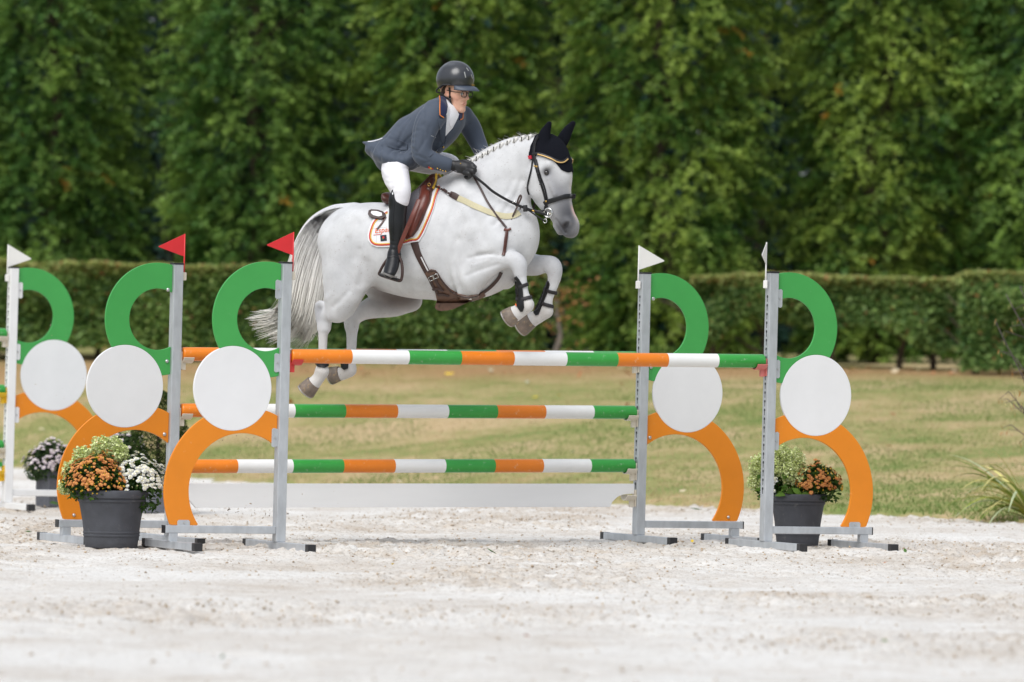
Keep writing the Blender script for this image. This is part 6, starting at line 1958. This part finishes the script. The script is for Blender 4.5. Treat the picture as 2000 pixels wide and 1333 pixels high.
link('knit_cap', bme, bon)
for s, pts in ((-1, ((1056, 294, 11), (1060, 277, 14), (1064, 262, 11.5), (1069, 250, 7), (1073.5, 240, 2))), (1, ((1096, 284, 10), (1101, 272, 12), (1109, 257, 9.5), (1116, 246, 6), (1121, 239, 2)))):
    F = Field(np3(K(1085, 268, s * .06)) - np.array([.2, .12, .2]), np3(K(1085, 268, s * .06)) + np.array([.2, .12, .2]), 0.005)
    F.chain([C_(a, b_, s * 0.064, c, 0.024) for a, b_, c in pts], 0.012)
    F.emboss([K(pts[1][0] + 5, pts[1][1], s * .064 - .026), K(pts[3][0] + 2, pts[3][1] + 2, s * .064 - .022)], 0.012, 0.012)
    v_, f_ = F.mesh(2)
    link('ear_cover', mesh_data('ear_cover', v_, f_, [MATS['black_mesh']], None, True), bon)

# ---- tendon and fetlock boots: the horse wears them
mat('boot_shell', (0.008, 0.008, 0.009), 0.4, spec=0.35)
mat('boot_strap', s2l((30, 26, 30)), 0.6, var=0.2, vscale=60)
def hboot(shell, straps, s_ly):
    b_ = decal('tendon_boot', shell, 'boot_shell', horse, thick=0.010, off=0.001, res=2.5, miss=s_ly)
    for st in straps:
        strap('boot_strap', st, 0.024, 'boot_strap', b_, th=0.006, off=0.006, step=2, miss=s_ly)
    return b_
b1 = hboot([(1006, 542), (1009, 540), (1014, 546), (1019.5, 555), (1021.5, 570), (1022.5, 584), (1024, 601), (1021, 609), (1017, 609), (1012, 602), (1008, 586), (1006, 565)], [[(1007, 561), (1018, 560), (1031, 555)], [(1007, 585), (1020, 585), (1038, 581)]], -0.17)
b2 = hboot([(1069, 547), (1072, 550), (1074, 556), (1070.5, 570), (1065, 583), (1060, 595), (1055, 608), (1052, 615), (1047, 617), (1043, 612), (1044, 604), (1050, 592), (1060, 569), (1066, 555)], [[(1062, 564), (1074, 570), (1088, 573)], [(1053, 590), (1064, 595), (1079, 600)]], 0.17)
decal('boot_logo', [(1007.5, 594), (1010, 596), (1011, 600), (1008.5, 599)], 'pad_orange', b1, thick=0.002, off=0.011, res=2, miss=-0.18)
b3 = hboot([(615, 706), (642, 707), (641, 716), (634, 719), (622, 717), (616, 712)], [], -0.14)
b4 = hboot([(664, 703), (675, 704), (681, 711), (680, 720), (673, 723), (666, 717)], [], 0.14)
# ================================================================== RIDER
mat('jacket_cloth', s2l((66, 75, 90)), 0.72, var=0.06, vscale=30, bump=0.10, bscale=160, sheen=0.25)
mat('collar_velvet', s2l((18, 28, 66)), 0.8, sheen=0.3)
mat('collar_piping', s2l((226, 130, 50)), 0.5)
mat('breeches_white', (0.76, 0.75, 0.79), 0.7, var=0.03, vscale=18, bump=0.08, bscale=120)
mat('shirt_white', (0.76, 0.76, 0.80), 0.7, bump=0.08, bscale=90)
mat('boot_leather', (0.007, 0.008, 0.010), 0.36, var=0.1, spec=0.4, bump=0.05, bscale=40)
mat('glove_leather', (0.014, 0.014, 0.016), 0.5, bump=0.15, bscale=200)
mat('helmet_gloss', (0.020, 0.022, 0.028), 0.34, coat=0.6, coatr=0.24, bump=0.04, bscale=14)
mat('helmet_trim', (0.02, 0.02, 0.022), 0.6)
mat('helmet_vent', s2l((150, 152, 150)), 0.4)
mat('visor_grey', s2l((66, 74, 88)), 0.5)
mat('skin', s2l((224, 168, 142)), 0.5, attr='tone', spec=0.35)
mat('hair_brown', s2l((52, 36, 28)), 0.7, bump=0.4, bscale=120)
mat('eye_white', (0.7, 0.7, 0.7), 0.2); mat('iris', s2l((62, 50, 40)), 0.2)
mat('lens', (0.9, 0.92, 0.95), 0.02)
lm_ = MATS['lens'].node_tree; lb = lm_.nodes['Principled BSDF']; lb.inputs['Transmission Weight'].default_value = 1.0; lb.inputs['IOR'].default_value = 1.02

HEADP = K(889, 181.5, -0.02)
HDW = HM @ HEADP
HEADM = Matrix.Translation(HDW) @ Matrix.Rotation(rad(-38), 4, 'Z') @ Matrix.Rotation(rad(5), 4, 'Y') @ Matrix.Rotation(rad(1.5), 4, 'X') @ Matrix.Scale(1.03, 4)
RIDER_M = HM
HL = HM.inverted() @ HEADM            # head frame -> rider frame

# --- head
F = Field((-0.16, -0.13, -0.21), (0.15, 0.13, 0.17), 0.0028)
def c2(x, y, z, rn, rl=None): return [x, y, z, rn, rl or rn]
F.chain([c2(-0.03, 0, 0.045, 0.090, 0.074), c2(0.012, 0, 0.040, 0.086, 0.070)], 0.02, sub=1)
F.chain([c2(0.030, 0, 0.02, 0.060, 0.062), c2(0.040, 0, -0.03, 0.050, 0.056), c2(0.046, 0, -0.075, 0.036, 0.044), c2(0.060, 0, -0.100, 0.020, 0.026)], 0.03)
for s in (-1, 1):
    F.chain([c2(-0.018, s * 0.054, -0.02, 0.018, 0.014), c2(-0.010, s * 0.050, -0.062, 0.014, 0.012), c2(0.035, s * 0.030, -0.098, 0.012), c2(0.064, s * 0.010, -0.110, 0.013)], 0.025)
    F.chain([c2(0.052, s * 0.046, -0.022, 0.017, 0.012), c2(0.020, s * 0.058, -0.012, 0.014, 0.01)], 0.022)
    F.chain([c2(0.080, s * 0.012, 0.018, 0.009), c2(0.076, s * 0.036, 0.020, 0.009), c2(0.060, s * 0.052, 0.012, 0.009)], 0.015)
    F.ball((0.094, s * 0.031, -0.001), 0.013, 0.012, cut=True)
    F.chain([c2(0.094, s * 0.010, -0.036, 0.008), c2(0.090, s * 0.013, -0.034, 0.008)], 0.008, sub=1)
    F.chain([c2(0.090, 0, -0.062, 0.0058), c2(0.087, s * 0.014, -0.063, 0.005), c2(0.080, s * 0.024, -0.066, 0.003)], 0.006)
    F.chain([c2(0.088, 0, -0.073, 0.0068), c2(0.085, s * 0.012, -0.073, 0.006), c2(0.080, s * 0.022, -0.069, 0.003)], 0.006)
    F.chain([c2(-0.012, s * 0.070, 0.028, 0.016, 0.006), c2(-0.012, s * 0.072, 0.008, 0.017, 0.006), c2(-0.006, s * 0.070, -0.020, 0.010, 0.006)], 0.006)
    F.emboss([(-0.004, s * 0.078, 0.022), (-0.010, s * 0.080, 0.004), (-0.004, s * 0.078, -0.008)], 0.005, 0.006)
    F.emboss([(0.060, s * 0.040, -0.050), (0.055, s * 0.044, -0.072)], 0.003, 0.014)
F.chain([c2(0.084, 0, 0.014, 0.009), c2(0.098, 0, -0.012, 0.009), c2(0.108, 0, -0.030, 0.0105)], 0.012)
F.chain([c2(0.068, 0, -0.108, 0.014, 0.018)], 0.012, sub=1)
F.chain([c2(0.092, 0.0, -0.0675, 0.0016, 0.0016), c2(0.083, 0.02, -0.068, 0.0012, 0.0012)], 0.003, cut=True)
F.chain([c2(0.092, 0.0, -0.0675, 0.0016, 0.0016), c2(0.083, -0.02, -0.068, 0.0012, 0.0012)], 0.003, cut=True)
F.emboss([(0.104, 0, -0.050), (0.098, 0, -0.056)], 0.002, 0.006)
F.chain([c2(-0.035, 0, -0.03, 0.056, 0.054), c2(-0.060, 0, -0.10, 0.055, 0.055), c2(-0.085, 0, -0.20, 0.060, 0.062)], 0.025)
Vf, Ff = F.mesh(1)
sk = np.tile(np.array(s2l((228, 180, 156))), (len(Vf), 1))
def fb_(P, s, c, a):
    global sk
    d = np.full(len(Vf), 9.0)
    for p in P: d = np.minimum(d, np.linalg.norm(Vf - np.array(p), axis=1))
    m = (np.exp(-(d / s) ** 2) * a)[:, None]; sk = sk * (1 - m) + np.array(c) * m
fb_([(0.09, y, -0.073) for y in (-.016, -.008, 0, .008, .016)] + [(0.091, y, -0.061) for y in (-.01, 0, .01)], 0.006, s2l((196, 112, 104)), 0.9)
fb_([(0.091, y, -0.0675) for y in (-.018, -.01, 0, .01, .018)], 0.0028, s2l((70, 30, 28)), 1.0)
fb_([(0.06, y, -0.03) for y in (-.05, .05)], 0.03, s2l((224, 156, 132)), 0.5)
fb_([(0.11, 0, -0.03)], 0.018, s2l((218, 154, 132)), 0.5)
fb_([(-0.01, y, 0.0) for y in (-.075, .075)], 0.03, s2l((214, 140, 116)), 0.5)
for s in (-1, 1): fb_([(0.088, s * y, 0.0195) for y in (.014, .022, .03, .038, .046)], 0.006, s2l((74, 52, 40)), 0.85)
fb_([(0.05, y, -0.085) for y in (-.035, -.02, .02, .035)] + [(0.07, 0, -.1), (.095, .0, -.054)], 0.025, s2l((196, 148, 126)), 0.45)

# --- body under the clothes (coarse), joined with the head into one skin mesh
TORSO = [E(733, 290, 808, 320, 0, 0.19), E(765, 259, 850, 298, 0, 0.165), E(806, 227, 893, 266, 0, 0.185), E(836, 208, 903, 246, 0, 0.185), E(853, 206, 884, 226, 0, 0.12)]
ARM_N = [C_(850, 220, -0.165, 26, 0.078), C_(836, 240, -0.215, 26, 0.078), C_(824, 278, -0.25, 22, 0.066), C_(826, 303, -0.255, 20.5, 0.062), C_(848, 315, -0.225, 17, 0.052), C_(873, 322, -0.18, 14.5, 0.046)]
ARM_F = [C_(902, 229, 0.165, 23, 0.076), C_(918, 248, 0.215, 21, 0.066), C_(930, 272, 0.235, 18, 0.06), C_(938, 290, 0.23, 16, 0.055), C_(945, 308, 0.19, 14, 0.048)]
LEG_N = [C_(776, 312, -0.11, 29, 0.09), C_(772, 332, -0.20, 28.5, 0.085), C_(776, 352, -0.28, 25.5, 0.08), C_(783, 372, -0.335, 20, 0.068), C_(783, 392, -0.345, 16.5, 0.058)]
LEG_F = [C_(805, 308, 0.11, 27, 0.09), C_(845, 318, 0.22, 24, 0.08), C_(880, 322, 0.31, 19, 0.07), C_(884, 345, 0.335, 17, 0.06)]
BOOT_N = [C_(779, 399, -0.345, 17.2, 0.060), C_(776.5, 420, -0.35, 17.2, 0.060), C_(775.5, 442, -0.355, 16.8, 0.058), C_(774, 464, -0.36, 13.2, 0.046), C_(772, 482, -0.365, 11, 0.040), C_(770, 496, -0.37, 11.5, 0.042)]
FOOT_N = [C_(769, 497, -0.365, 11.5, 0.042), C_(768, 508, -0.385, 13.5, 0.042), C_(765, 521, -0.42, 14.5, 0.040), C_(762, 531, -0.45, 13.5, 0.036), C_(761, 535, -0.465, 11, 0.03)]
LEG_F2 = [C_(880, 352, 0.335, 17, 0.058), C_(874, 395, 0.35, 17, 0.058), C_(866, 430, 0.355, 15, 0.05), C_(858, 465, 0.36, 11, 0.04), C_(860, 478, 0.36, 12, 0.042), C_(878, 488, 0.37, 11, 0.04)]
def shrink(P, d): return [[p[0], p[1], p[2], max(p[3] - d, 0.012), max(p[4] - d, 0.012)] for p in P]
lo_, hi_ = (-0.55, -0.60, 1.75), (0.62, 0.50, 3.15)
F = Field(lo_, hi_, 0.012)
F.chain(shrink(TORSO, .014), 0.03)
for c_ in (ARM_N, ARM_F, LEG_N, LEG_F, LEG_F2, BOOT_N, FOOT_N): F.chain(shrink(c_, .012), 0.02)
F.chain([C_(872, 321, -0.18, 9.5, 0.028), C_(884, 323.5, -0.16, 9, 0.028), C_(896, 326, -0.15, 9, 0.028)], 0.01)
F.chain([C_(945, 306, 0.19, 9, 0.028), C_(950, 322, 0.16, 9, 0.028)], 0.01)
Vb_, Fb_ = F.mesh(1)
Vhead = apply_m(HL, Vf)
allV = np.vstack([Vhead, Vb_]); allF = np.vstack([Ff, Fb_ + len(Vhead)])
me = mesh_data('person', allV, allF, [MATS['skin']], None, True)
add_color(me, 'tone', np.vstack([sk, np.tile(np.array(s2l((220, 160, 132))), (len(Vb_), 1))]))
rider = link('person', me, None, HM)
tag(rider, 'rider in grey blue jacket, white breeches and black helmet leaning forward over the white horse', 'person')
def rpart(name, F, m, sm=2, parent=None):
    V, Fc = F.mesh(sm); o = link(name, mesh_data(name, V, Fc, [MATS[m]], None, True), parent or rider)
    return o, bvh_of(apply_m(HM, V), Fc)

# --- breeches
F = Field((-0.45, -0.5, 2.15), (0.35, 0.45, 2.75), 0.007)
F.chain([C_(764, 300, 0, 27, 0.17), C_(788, 303, 0, 28, 0.16)], 0.03)
F.chain(LEG_N, 0.03); F.chain(LEG_F, 0.03)
for pts in ([(754, 340), (770, 350), (796, 346)], [(760, 352), (778, 360), (800, 356)], [(766, 366), (782, 373), (800, 368)], [(770, 379), (786, 384), (800, 380)], [(752, 326), (776, 334), (800, 330)], [(790, 325), (786, 350), (790, 372)]):
    F.emboss([K(x_, y_, -.2) for x_, y_ in pts], 0.004, 0.010, side=-0.05)
rpart('breeches', F, 'breeches_white')
# --- boots
F = Field((-0.40, -0.56, 1.80), (0.02, -0.24, 2.45), 0.006)
F.chain(BOOT_N, 0.02); F.chain(FOOT_N, 0.02)
F.chain([C_(768, 374, -0.385, 4, 0.012), C_(768, 388, -0.385, 9, 0.02), C_(770, 402, -0.37, 12, 0.03)], 0.012)
F.chain([C_(773, 500, -0.35, 10, 0.035), C_(776, 507, -0.345, 8, 0.033)], 0.015)
for z in ((759, 470, 788, 474), (760, 477, 786, 482), (759, 488, 782, 489)):
    F.emboss([K(z[0], z[1], -.40), K(z[2], z[3], -.40)], 0.004, 0.008)
bo, BB = rpart('riding_boot', F, 'boot_leather')
strap('boot_seam', [(768, 376), (770, 400), (768, 430), (768, 460)], 0.004, 'black_leather', bo, BB, th=0.002, off=0.001)
strap('spur_strap', [(757, 504), (768, 501), (780, 504)], 0.014, 'black_leather', bo, BB, th=0.004, off=0.002)
decal('sole', [(747, 531), (756, 535), (768, 539), (776, 540), (776, 543), (764, 542), (748, 535)], mat('sole_grey', s2l((120, 118, 116)), 0.7), bo, BB, thick=0.004, res=2, miss=-0.46)
decal('boot_badge', [(765.5, 377), (768, 376), (769, 380), (766.5, 381)], 'silver', bo, BB, thick=0.002, res=2, miss=-0.40)
F = Field((-0.1, 0.28, 1.85), (0.30, 0.48, 2.62), 0.009); F.chain(LEG_F2, 0.02); rpart('riding_boot', F, 'boot_leather')

# --- jacket
F = Field((-0.55, -0.38, 2.45), (0.50, 0.36, 3.15), 0.0065)
F.chain(TORSO, 0.03)
F.chain([C_(862, 204, -0.06, 13, 0.05), C_(850, 212, -0.14, 22, 0.06)], 0.03); F.chain([C_(886, 218, 0.09, 14, 0.06), C_(904, 227, 0.15, 20, 0.07)], 0.03)
# neck opening
F.chain([C_(872, 200, 0.0, 20, 0.055), C_(884, 214, -0.03, 10, 0.03)], 0.012, cut=True)
F.chain([C_(800, 262, -0.04, 34, 0.13), C_(770, 289, -0.05, 27, 0.165), C_(746, 293, -0.04, 21, 0.155), C_(735, 293, -0.04, 16, 0.14)], 0.03)
F.chain([C_(738, 284, -0.04, 10, 0.13), C_(722, 280, -0.04, 3, 0.12)], 0.02)
F.chain([C_(752, 303, -0.13, 18, 0.115), C_(772, 311, -0.16, 18, 0.12), C_(796, 315, -0.155, 15, 0.105), C_(812, 304, -0.10, 16, 0.08)], 0.03)
F.chain([C_(838, 282, -0.07, 14, 0.06), C_(856, 287, -0.05, 12, 0.05)], 0.03)
F.chain(ARM_N, 0.012); F.chain(ARM_F, 0.012)
# flatten the hem
hemA, hemB = K(733, 310, 0), K(815, 327, 0)
for pts, amp in (([(842, 226), (834, 250), (833, 280)], .006), ([(812, 298), (826, 292), (842, 300)], .007), ([(814, 306), (828, 301), (838, 306)], .006), ([(812, 286), (824, 281), (834, 284)], .006),
                 ([(842, 306), (856, 313)], .006), ([(848, 322), (862, 318)], .005), ([(826, 262), (842, 258)], .004), ([(824, 272), (838, 270)], .004), ([(806, 236), (796, 258), (788, 280)], .006), ([(818, 262), (806, 272), (788, 292)], .007),
                 ([(814, 274), (796, 288)], .006), ([(760, 288), (764, 312)], .007), ([(781, 296), (779, 318)], .006), ([(748, 280), (742, 304)], .007), ([(770, 262), (758, 276)], .004), ([(800, 232), (786, 250)], .004),
                 ([(852, 246), (854, 276), (846, 296)], .006), ([(836, 206), (850, 226), (850, 248)], .006), ([(862, 250), (858, 275)], .004), ([(766, 270), (790, 280), (806, 296)], .005), ([(792, 300), (798, 318)], .006), ([(738, 292), (752, 300)], .004)):
    F.emboss([K(x_, y_, -.1) for x_, y_ in pts], amp, 0.0105, side=-0.03)
for pts, amp in (([(922, 258), (938, 266)], .005), ([(926, 276), (944, 282)], .006), ([(916, 244), (930, 250)], .004), ([(930, 290), (946, 298)], .005)):
    F.emboss([K(x_, y_, .14) for x_, y_ in pts], amp, 0.0105, sub=3)
jk, JB = rpart('jacket', F, 'jacket_cloth', 1)
D_ = lambda nm, poly, m, th=0.003, off=0.0, res=2.0, parent=jk: decal(nm, poly, m, parent, JB, thick=th, off=off, res=res, miss=-0.02)
D_('shirt_front', [(868, 190), (875, 193), (884, 206), (892, 215), (896, 224), (894, 230), (890, 238), (884, 250), (870, 266), (868.5, 250), (870, 226), (868, 206)], 'shirt_white', 0.003)
D_('stock_tie', [(880, 222), (886, 224), (886, 238), (880, 250), (876, 240)], 'shirt_white', 0.008)
D_('lapel', [(855, 233), (866, 231), (871, 224), (871, 240), (869.5, 263), (866, 281), (860, 266)], 'jacket_cloth', 0.006)
D_('lapel', [(896, 236), (902, 234), (899, 244), (892, 258), (868, 282), (871, 266), (884, 252), (891, 238)], 'jacket_cloth', 0.006)
D_('collar', [(856, 187), (863, 183), (868, 188), (871, 200), (872.5, 210), (871, 221), (865.5, 231), (857, 228), (857, 208)], 'collar_velvet', 0.009)
D_('collar', [(896, 215), (900, 217), (903.5, 220), (902.5, 233), (897, 235), (896, 226)], 'collar_velvet', 0.009)
strap('piping', [(858.5, 190), (858.3, 208), (858, 226)], 0.006, 'collar_piping', jk, JB, th=0.003, off=0.009, miss=-0.05, step=2)
strap('piping', [(858, 226), (865, 230)], 0.006, 'collar_piping', jk, JB, th=0.003, off=0.009, miss=-0.05, step=2)
strap('piping', [(902.2, 220), (901.6, 232)], 0.005, 'collar_piping', jk, JB, th=0.003, off=0.009, miss=0.0, step=2)
strap('piping', [(901.6, 232), (897, 234)], 0.005, 'collar_piping', jk, JB, th=0.003, off=0.009, miss=0.0, step=2)
D_('pocket_flap', [(755, 277), (768, 269.5), (784, 275), (797, 281), (796, 293), (783, 294), (770, 291), (757, 286)], 'jacket_cloth', 0.006)
strap('front_edge', [(866, 281), (858, 290), (848, 299), (838, 306)], 0.008, 'jacket_cloth', jk, JB, th=0.006, off=0.0, miss=-0.1)
strap('tail_lining', [(719, 277.5), (728, 277), (738, 274.5), (747, 271)], 0.010, 'shirt_white', jk, JB, th=0.004, off=0.001, miss=-0.03, step=3)
for x_, y_ in ((864.5, 287.5), (852, 296.5)):
    q, n_ = hit(x_, y_, JB, -0.1); q = HMI @ (q + n_ * 0.006)
    F = Field(np3(q) - .016, np3(q) + .016, .003); F.chain([[q.x, q.y, q.z, .009, .006]], .001, sub=1); V, Fc = F.mesh(1)
    link('button', mesh_data('button', V, Fc, [MATS['brass']], None, True), jk)
for x_, y_ in ((854.5, 330.5), (860, 332.5), (865, 334.5), (870.5, 335.5)):
    q, n_ = hit(x_, y_ - 1.5, JB, -0.2); q = HMI @ (q + n_ * 0.003)
    F = Field(np3(q) - .014, np3(q) + .014, .0025); F.chain([[q.x, q.y, q.z, .0065, .005]], .001, sub=1); V, Fc = F.mesh(1)
    link('cuff_button', mesh_data('cuff_button', V, Fc, [MATS['brass']], None, True), jk)
D_('cuff_flag', [(837, 325.5), (840, 327), (839, 329.5), (836, 328)], 'pad_red', 0.002, 0.001, 1.5)
D_('cuff_flag', [(840, 327), (843.5, 328.5), (842.5, 331), (839, 329.5)], 'pad_yellow', 0.002, 0.001, 1.5)
D_('cuff_flag', [(843.5, 328.5), (846.5, 330), (845.5, 332), (842.5, 331)], 'pad_red', 0.002, 0.001, 1.5)
strap('chest_mark', [(841.5, 265.5), (846, 267), (851, 269.5)], 0.005, mat('grey_thread', s2l((150, 154, 160)), 0.7), jk, JB, th=0.001, off=0.001, step=2, miss=-.15)

# --- gloves with separate fingers closed on the reins
def glove(s):
    m = 1 if s < 0 else -1
    c0 = K(905, 328, -0.16)
    F = Field(np3(c0) - np.array([.14, .10, .13]), np3(c0) + np.array([.14, .12, .13]), 0.0042)
    F.chain([C_(882, 323, -0.165, 9.5, 0.030), C_(890, 325, -0.165, 11, 0.032), C_(902, 327, -0.165, 12.5, 0.034), C_(914, 329, -0.165, 11, 0.034)], 0.008)
    F.chain([C_(884, 328, -0.18, 4, .012), C_(896, 334, -0.185, 4, .012)], 0.012)
    # four fingers: knuckle, first bend, tip tucked back
    for i, (kx, ky, kl, L1) in enumerate(((919, 322, -0.185, 0), (920, 327, -0.195, 1), (918, 333, -0.20, 0), (913, 338, -0.20, -2))):
        F.chain([C_(kx - 6, ky, kl + .01, 5.2, .013), C_(kx + 4 + L1, ky + 2, kl - .004, 4.4, .0115), C_(kx + 7 + L1, ky + 7, kl + .012, 4.0, .0105), C_(kx + 2 + L1, ky + 10, kl + .034, 3.7, .010), C_(kx - 4, ky + 8, kl + .045, 3.4, .0095)], 0.0035)
    # thumb from the side of the palm, pressed on the rein
    F.chain([C_(895, 320, -0.15, 6.5, .017), C_(908, 317, -0.145, 5.4, .014), C_(919, 320, -0.15, 4.8, .0125), C_(928, 327, -0.165, 4.2, .011)], 0.006)
    V, Fc = F.mesh(1)
    if s > 0:
        V = V.copy(); V[:, 1] = -V[:, 1]; V[:, 0] += 0.02; Fc = Fc[:, ::-1]
    o = link('glove', mesh_data('glove', V, Fc, [MATS['glove_leather']], None, True), rider)
    return o, bvh_of(apply_m(HM, V), Fc)
g1, GB = glove(-1); glove(1)
strap('glove_strap', [(883, 315), (886, 324), (885, 332)], 0.022, 'black_leather', g1, GB, th=0.003, off=0.001, miss=-0.18, step=2)
decal('glove_tag', [(888.5, 333), (893, 334.5), (892.6, 336.5), (888, 335)], 'grey_thread' if False else MATS['grey_suede'], g1, GB, thick=0.002, res=1.5, miss=-0.19)
q, n_ = hit(900, 320, GB, -0.18); q = HMI @ (q + n_ * .002)
MB().tube([q, q + Vector((0, -0.003, 0))], 0.0045, 8).build('glove_button', MATS['brass'], g1)

# --- helmet, harness, glasses, hair (head frame)
def hpart(name, mb_or_vf, m, parent=None, smooth=True, auto=None):
    if isinstance(mb_or_vf, MB):
        mb_or_vf.v = [tuple(HL @ Vector(p)) for p in mb_or_vf.v]
        return mb_or_vf.build(name, MATS[m], parent or rider, None, smooth, auto=auto)
    V, Fc = mb_or_vf
    return link(name, mesh_data(name, apply_m(HL, V), Fc, [MATS[m]], None, True), parent or rider)
F = Field((-0.19, -0.15, -0.08), (0.17, 0.15, 0.23), 0.004)
F.chain([c2(-0.026, 0, 0.087, 0.1135, 0.1085), c2(0.012, 0, 0.089, 0.1135, 0.1085)], 0.005, sub=1)
F.chain([c2(-0.10, 0, 0.137, 0.03, 0.02), c2(-0.03, 0, 0.186, 0.018, 0.02), c2(0.05, 0, 0.176, 0.016, 0.022), c2(0.10, 0, 0.122, 0.02, 0.03)], 0.03)
X = F.ax[0][:, None, None]; Y = F.ax[1][None, :, None]; Z = F.ax[2][None, None, :]
cutz = 0.047 - 0.10 * np.clip(-X - 0.02, 0, 1) * 6 * np.clip((-X - 0.02) / 0.08, 0, 1) * 0.6 - 0.03 * np.clip((np.abs(Y) - 0.05) / 0.05, 0, 1) * np.clip(1 - np.abs(X + 0.07) / 0.06, 0, 1)
F.f = np.maximum(F.f, (cutz - Z).astype(np.float32))
helm = hpart('helmet', F.mesh(1), 'helmet_gloss')
# visor
mb = MB(); vs = []; n = 25
for i in range(n):
    a = rad(-62 + 124 * i / (n - 1)); e_ = max(0, (math.cos(a) - 0.44) / 0.56) ** 0.7
    for q, (ex, dz) in enumerate(((0.0, 0.034), (0.026 * e_, 0.026), (0.055 * e_, 0.010 - 0.004 * e_), (0.055 * e_, 0.005 - 0.004 * e_), (0.02 * e_, 0.020), (-0.006, 0.026))):
        x = 0.010 + 0.1125 * math.cos(a) + ex * math.cos(a) * 1.0; y = 0.107 * math.sin(a) + ex * math.sin(a) * 0.7
        vs.append((x, y, dz + 0.020 - 0.004 * math.sin(a) ** 2))
fs = []
for i in range(n - 1):
    for k in range(6): fs.append((i * 6 + k, i * 6 + (k + 1) % 6, (i + 1) * 6 + (k + 1) % 6, (i + 1) * 6 + k))
fs += [tuple(range(6)), tuple((n - 1) * 6 + 5 - k for k in range(6))]
mb.add(vs, fs); hpart('visor', mb, 'visor_grey', helm)
# trim round the lower edge
mb = MB()
mb.tube([(0.012 + 0.115 * math.cos(a) - (0.0 if math.cos(a) > 0 else 0.026), 0.110 * math.sin(a), 0.053 - 0.10 * max(0, -math.cos(a)) * 0.62) for a in np.linspace(rad(75), rad(285), 24)], 0.006, 6)
hpart('trim', mb, 'helmet_trim', helm)
HBV = bvh_of(apply_m(HEADM, F.mesh(1)[0]), F.mesh(1)[1])
for pts in ([(907, 141), (909.5, 152)], [(911, 133), (915, 139)], [(920, 146), (922.5, 154)]):
    strap('vent', pts, 0.007, 'helmet_vent', helm, HBV, th=0.002, off=0.0005, step=2, miss=0)
strap('badge', [(921, 166.5), (927, 167)], 0.008, 'brass', helm, HBV, th=0.001, off=0.0005, step=2, miss=0)
mb = MB()
for s in (-1, 1):
    for path in ([(0.012, s * 0.082, 0.035), (0.014, s * 0.074, 0.0), (0.012, s * 0.066, -0.045)], [(-0.055, s * 0.074, -0.01), (-0.030, s * 0.072, -0.03), (0.012, s * 0.066, -0.045)], [(0.012, s * 0.066, -0.045), (0.024, s * 0.056, -0.085), (0.044, s * 0.028, -0.117), (0.052, 0, -0.126)]):
        P = [Vector(p) for p in catmull(path, 5)]
        ribbon(mb, P, [Vector((0.1, s, -0.1)).normalized()] * len(P), 0.013, 0.004)
hpart('harness', mb, 'black_leather', helm)
mb = MB().box((0.014, -0.071, -0.045), (0.022, 0.008, 0.016)); hpart('harness_buckle', mb, 'black_plastic', helm)
# glasses
mb = MB()
def rim(s):
    pts = []
    for a in np.linspace(0, 2 * math.pi, 25)[:-1]:
        ca, sa = math.cos(a), math.sin(a); k = (abs(ca) ** 4 + abs(sa) ** 4) ** -0.25
        y = s * (0.033 + 0.025 * ca * k); z = -0.004 + 0.0195 * sa * k * (1 if sa > 0 else 0.95)
        pts.append((0.104 - 0.22 * max(0, abs(y) - 0.02) ** 1.3, y, z))
    return pts
for s in (-1, 1): mb.tube(rim(s), 0.0026, 6, closed=True)
mb.tube([(0.105, -0.009, 0.004), (0.108, 0, 0.006), (0.105, 0.009, 0.004)], 0.0022, 6)
for s in (-1, 1): mb.tube([(0.094, s * 0.058, 0.006), (0.05, s * 0.073, 0.008), (-0.01, s * 0.078, 0.014)], 0.0022, 6)
gl_ = hpart('glasses', mb, 'black_plastic')
for s in (-1, 1):
    r_ = rim(s); mb = MB(); mb.add([(p[0] + 0.001, p[1], p[2]) for p in r_] + [(p[0] - 0.001, p[1], p[2]) for p in r_], [tuple(range(24)), tuple(range(47, 23, -1))] + [(k, 24 + k, 24 + (k + 1) % 24, (k + 1) % 24) for k in range(24)])
    hpart('lens', mb, 'lens', gl_, smooth=False)
for s in (-1, 1):
    F2 = Field((0.06, s * .031 - .02, -.02), (.105, s * .031 + .02, .02), .0025); F2.ball((0.079, s * .031, -.001), 0.0125, .001)
    e_ = hpart('eye', F2.mesh(1), 'eye_white')
    F2 = Field((0.06, s * .031 - .02, -.02), (.105, s * .031 + .02, .02), .002); F2.ball((0.0855, s * .029, -.0005), 0.0072, .001)
    hpart('iris', F2.mesh(1), 'iris', e_)
F = Field((-0.13, -0.10, -0.07), (0.05, 0.10, 0.08), 0.005)
for s in (-1, 1):
    F.chain([c2(0.014, s * 0.0655, 0.035, 0.012, 0.007), c2(0.010, s * 0.0665, 0.010, 0.008, 0.005)], 0.01)
    F.chain([c2(-0.03, s * 0.066, 0.035, 0.02, 0.01), c2(-0.05, s * 0.06, 0.0, 0.022, 0.012), c2(-0.07, s * 0.04, -0.025, 0.02, 0.012)], 0.015)
hpart('hair', F.mesh(1), 'hair_brown')
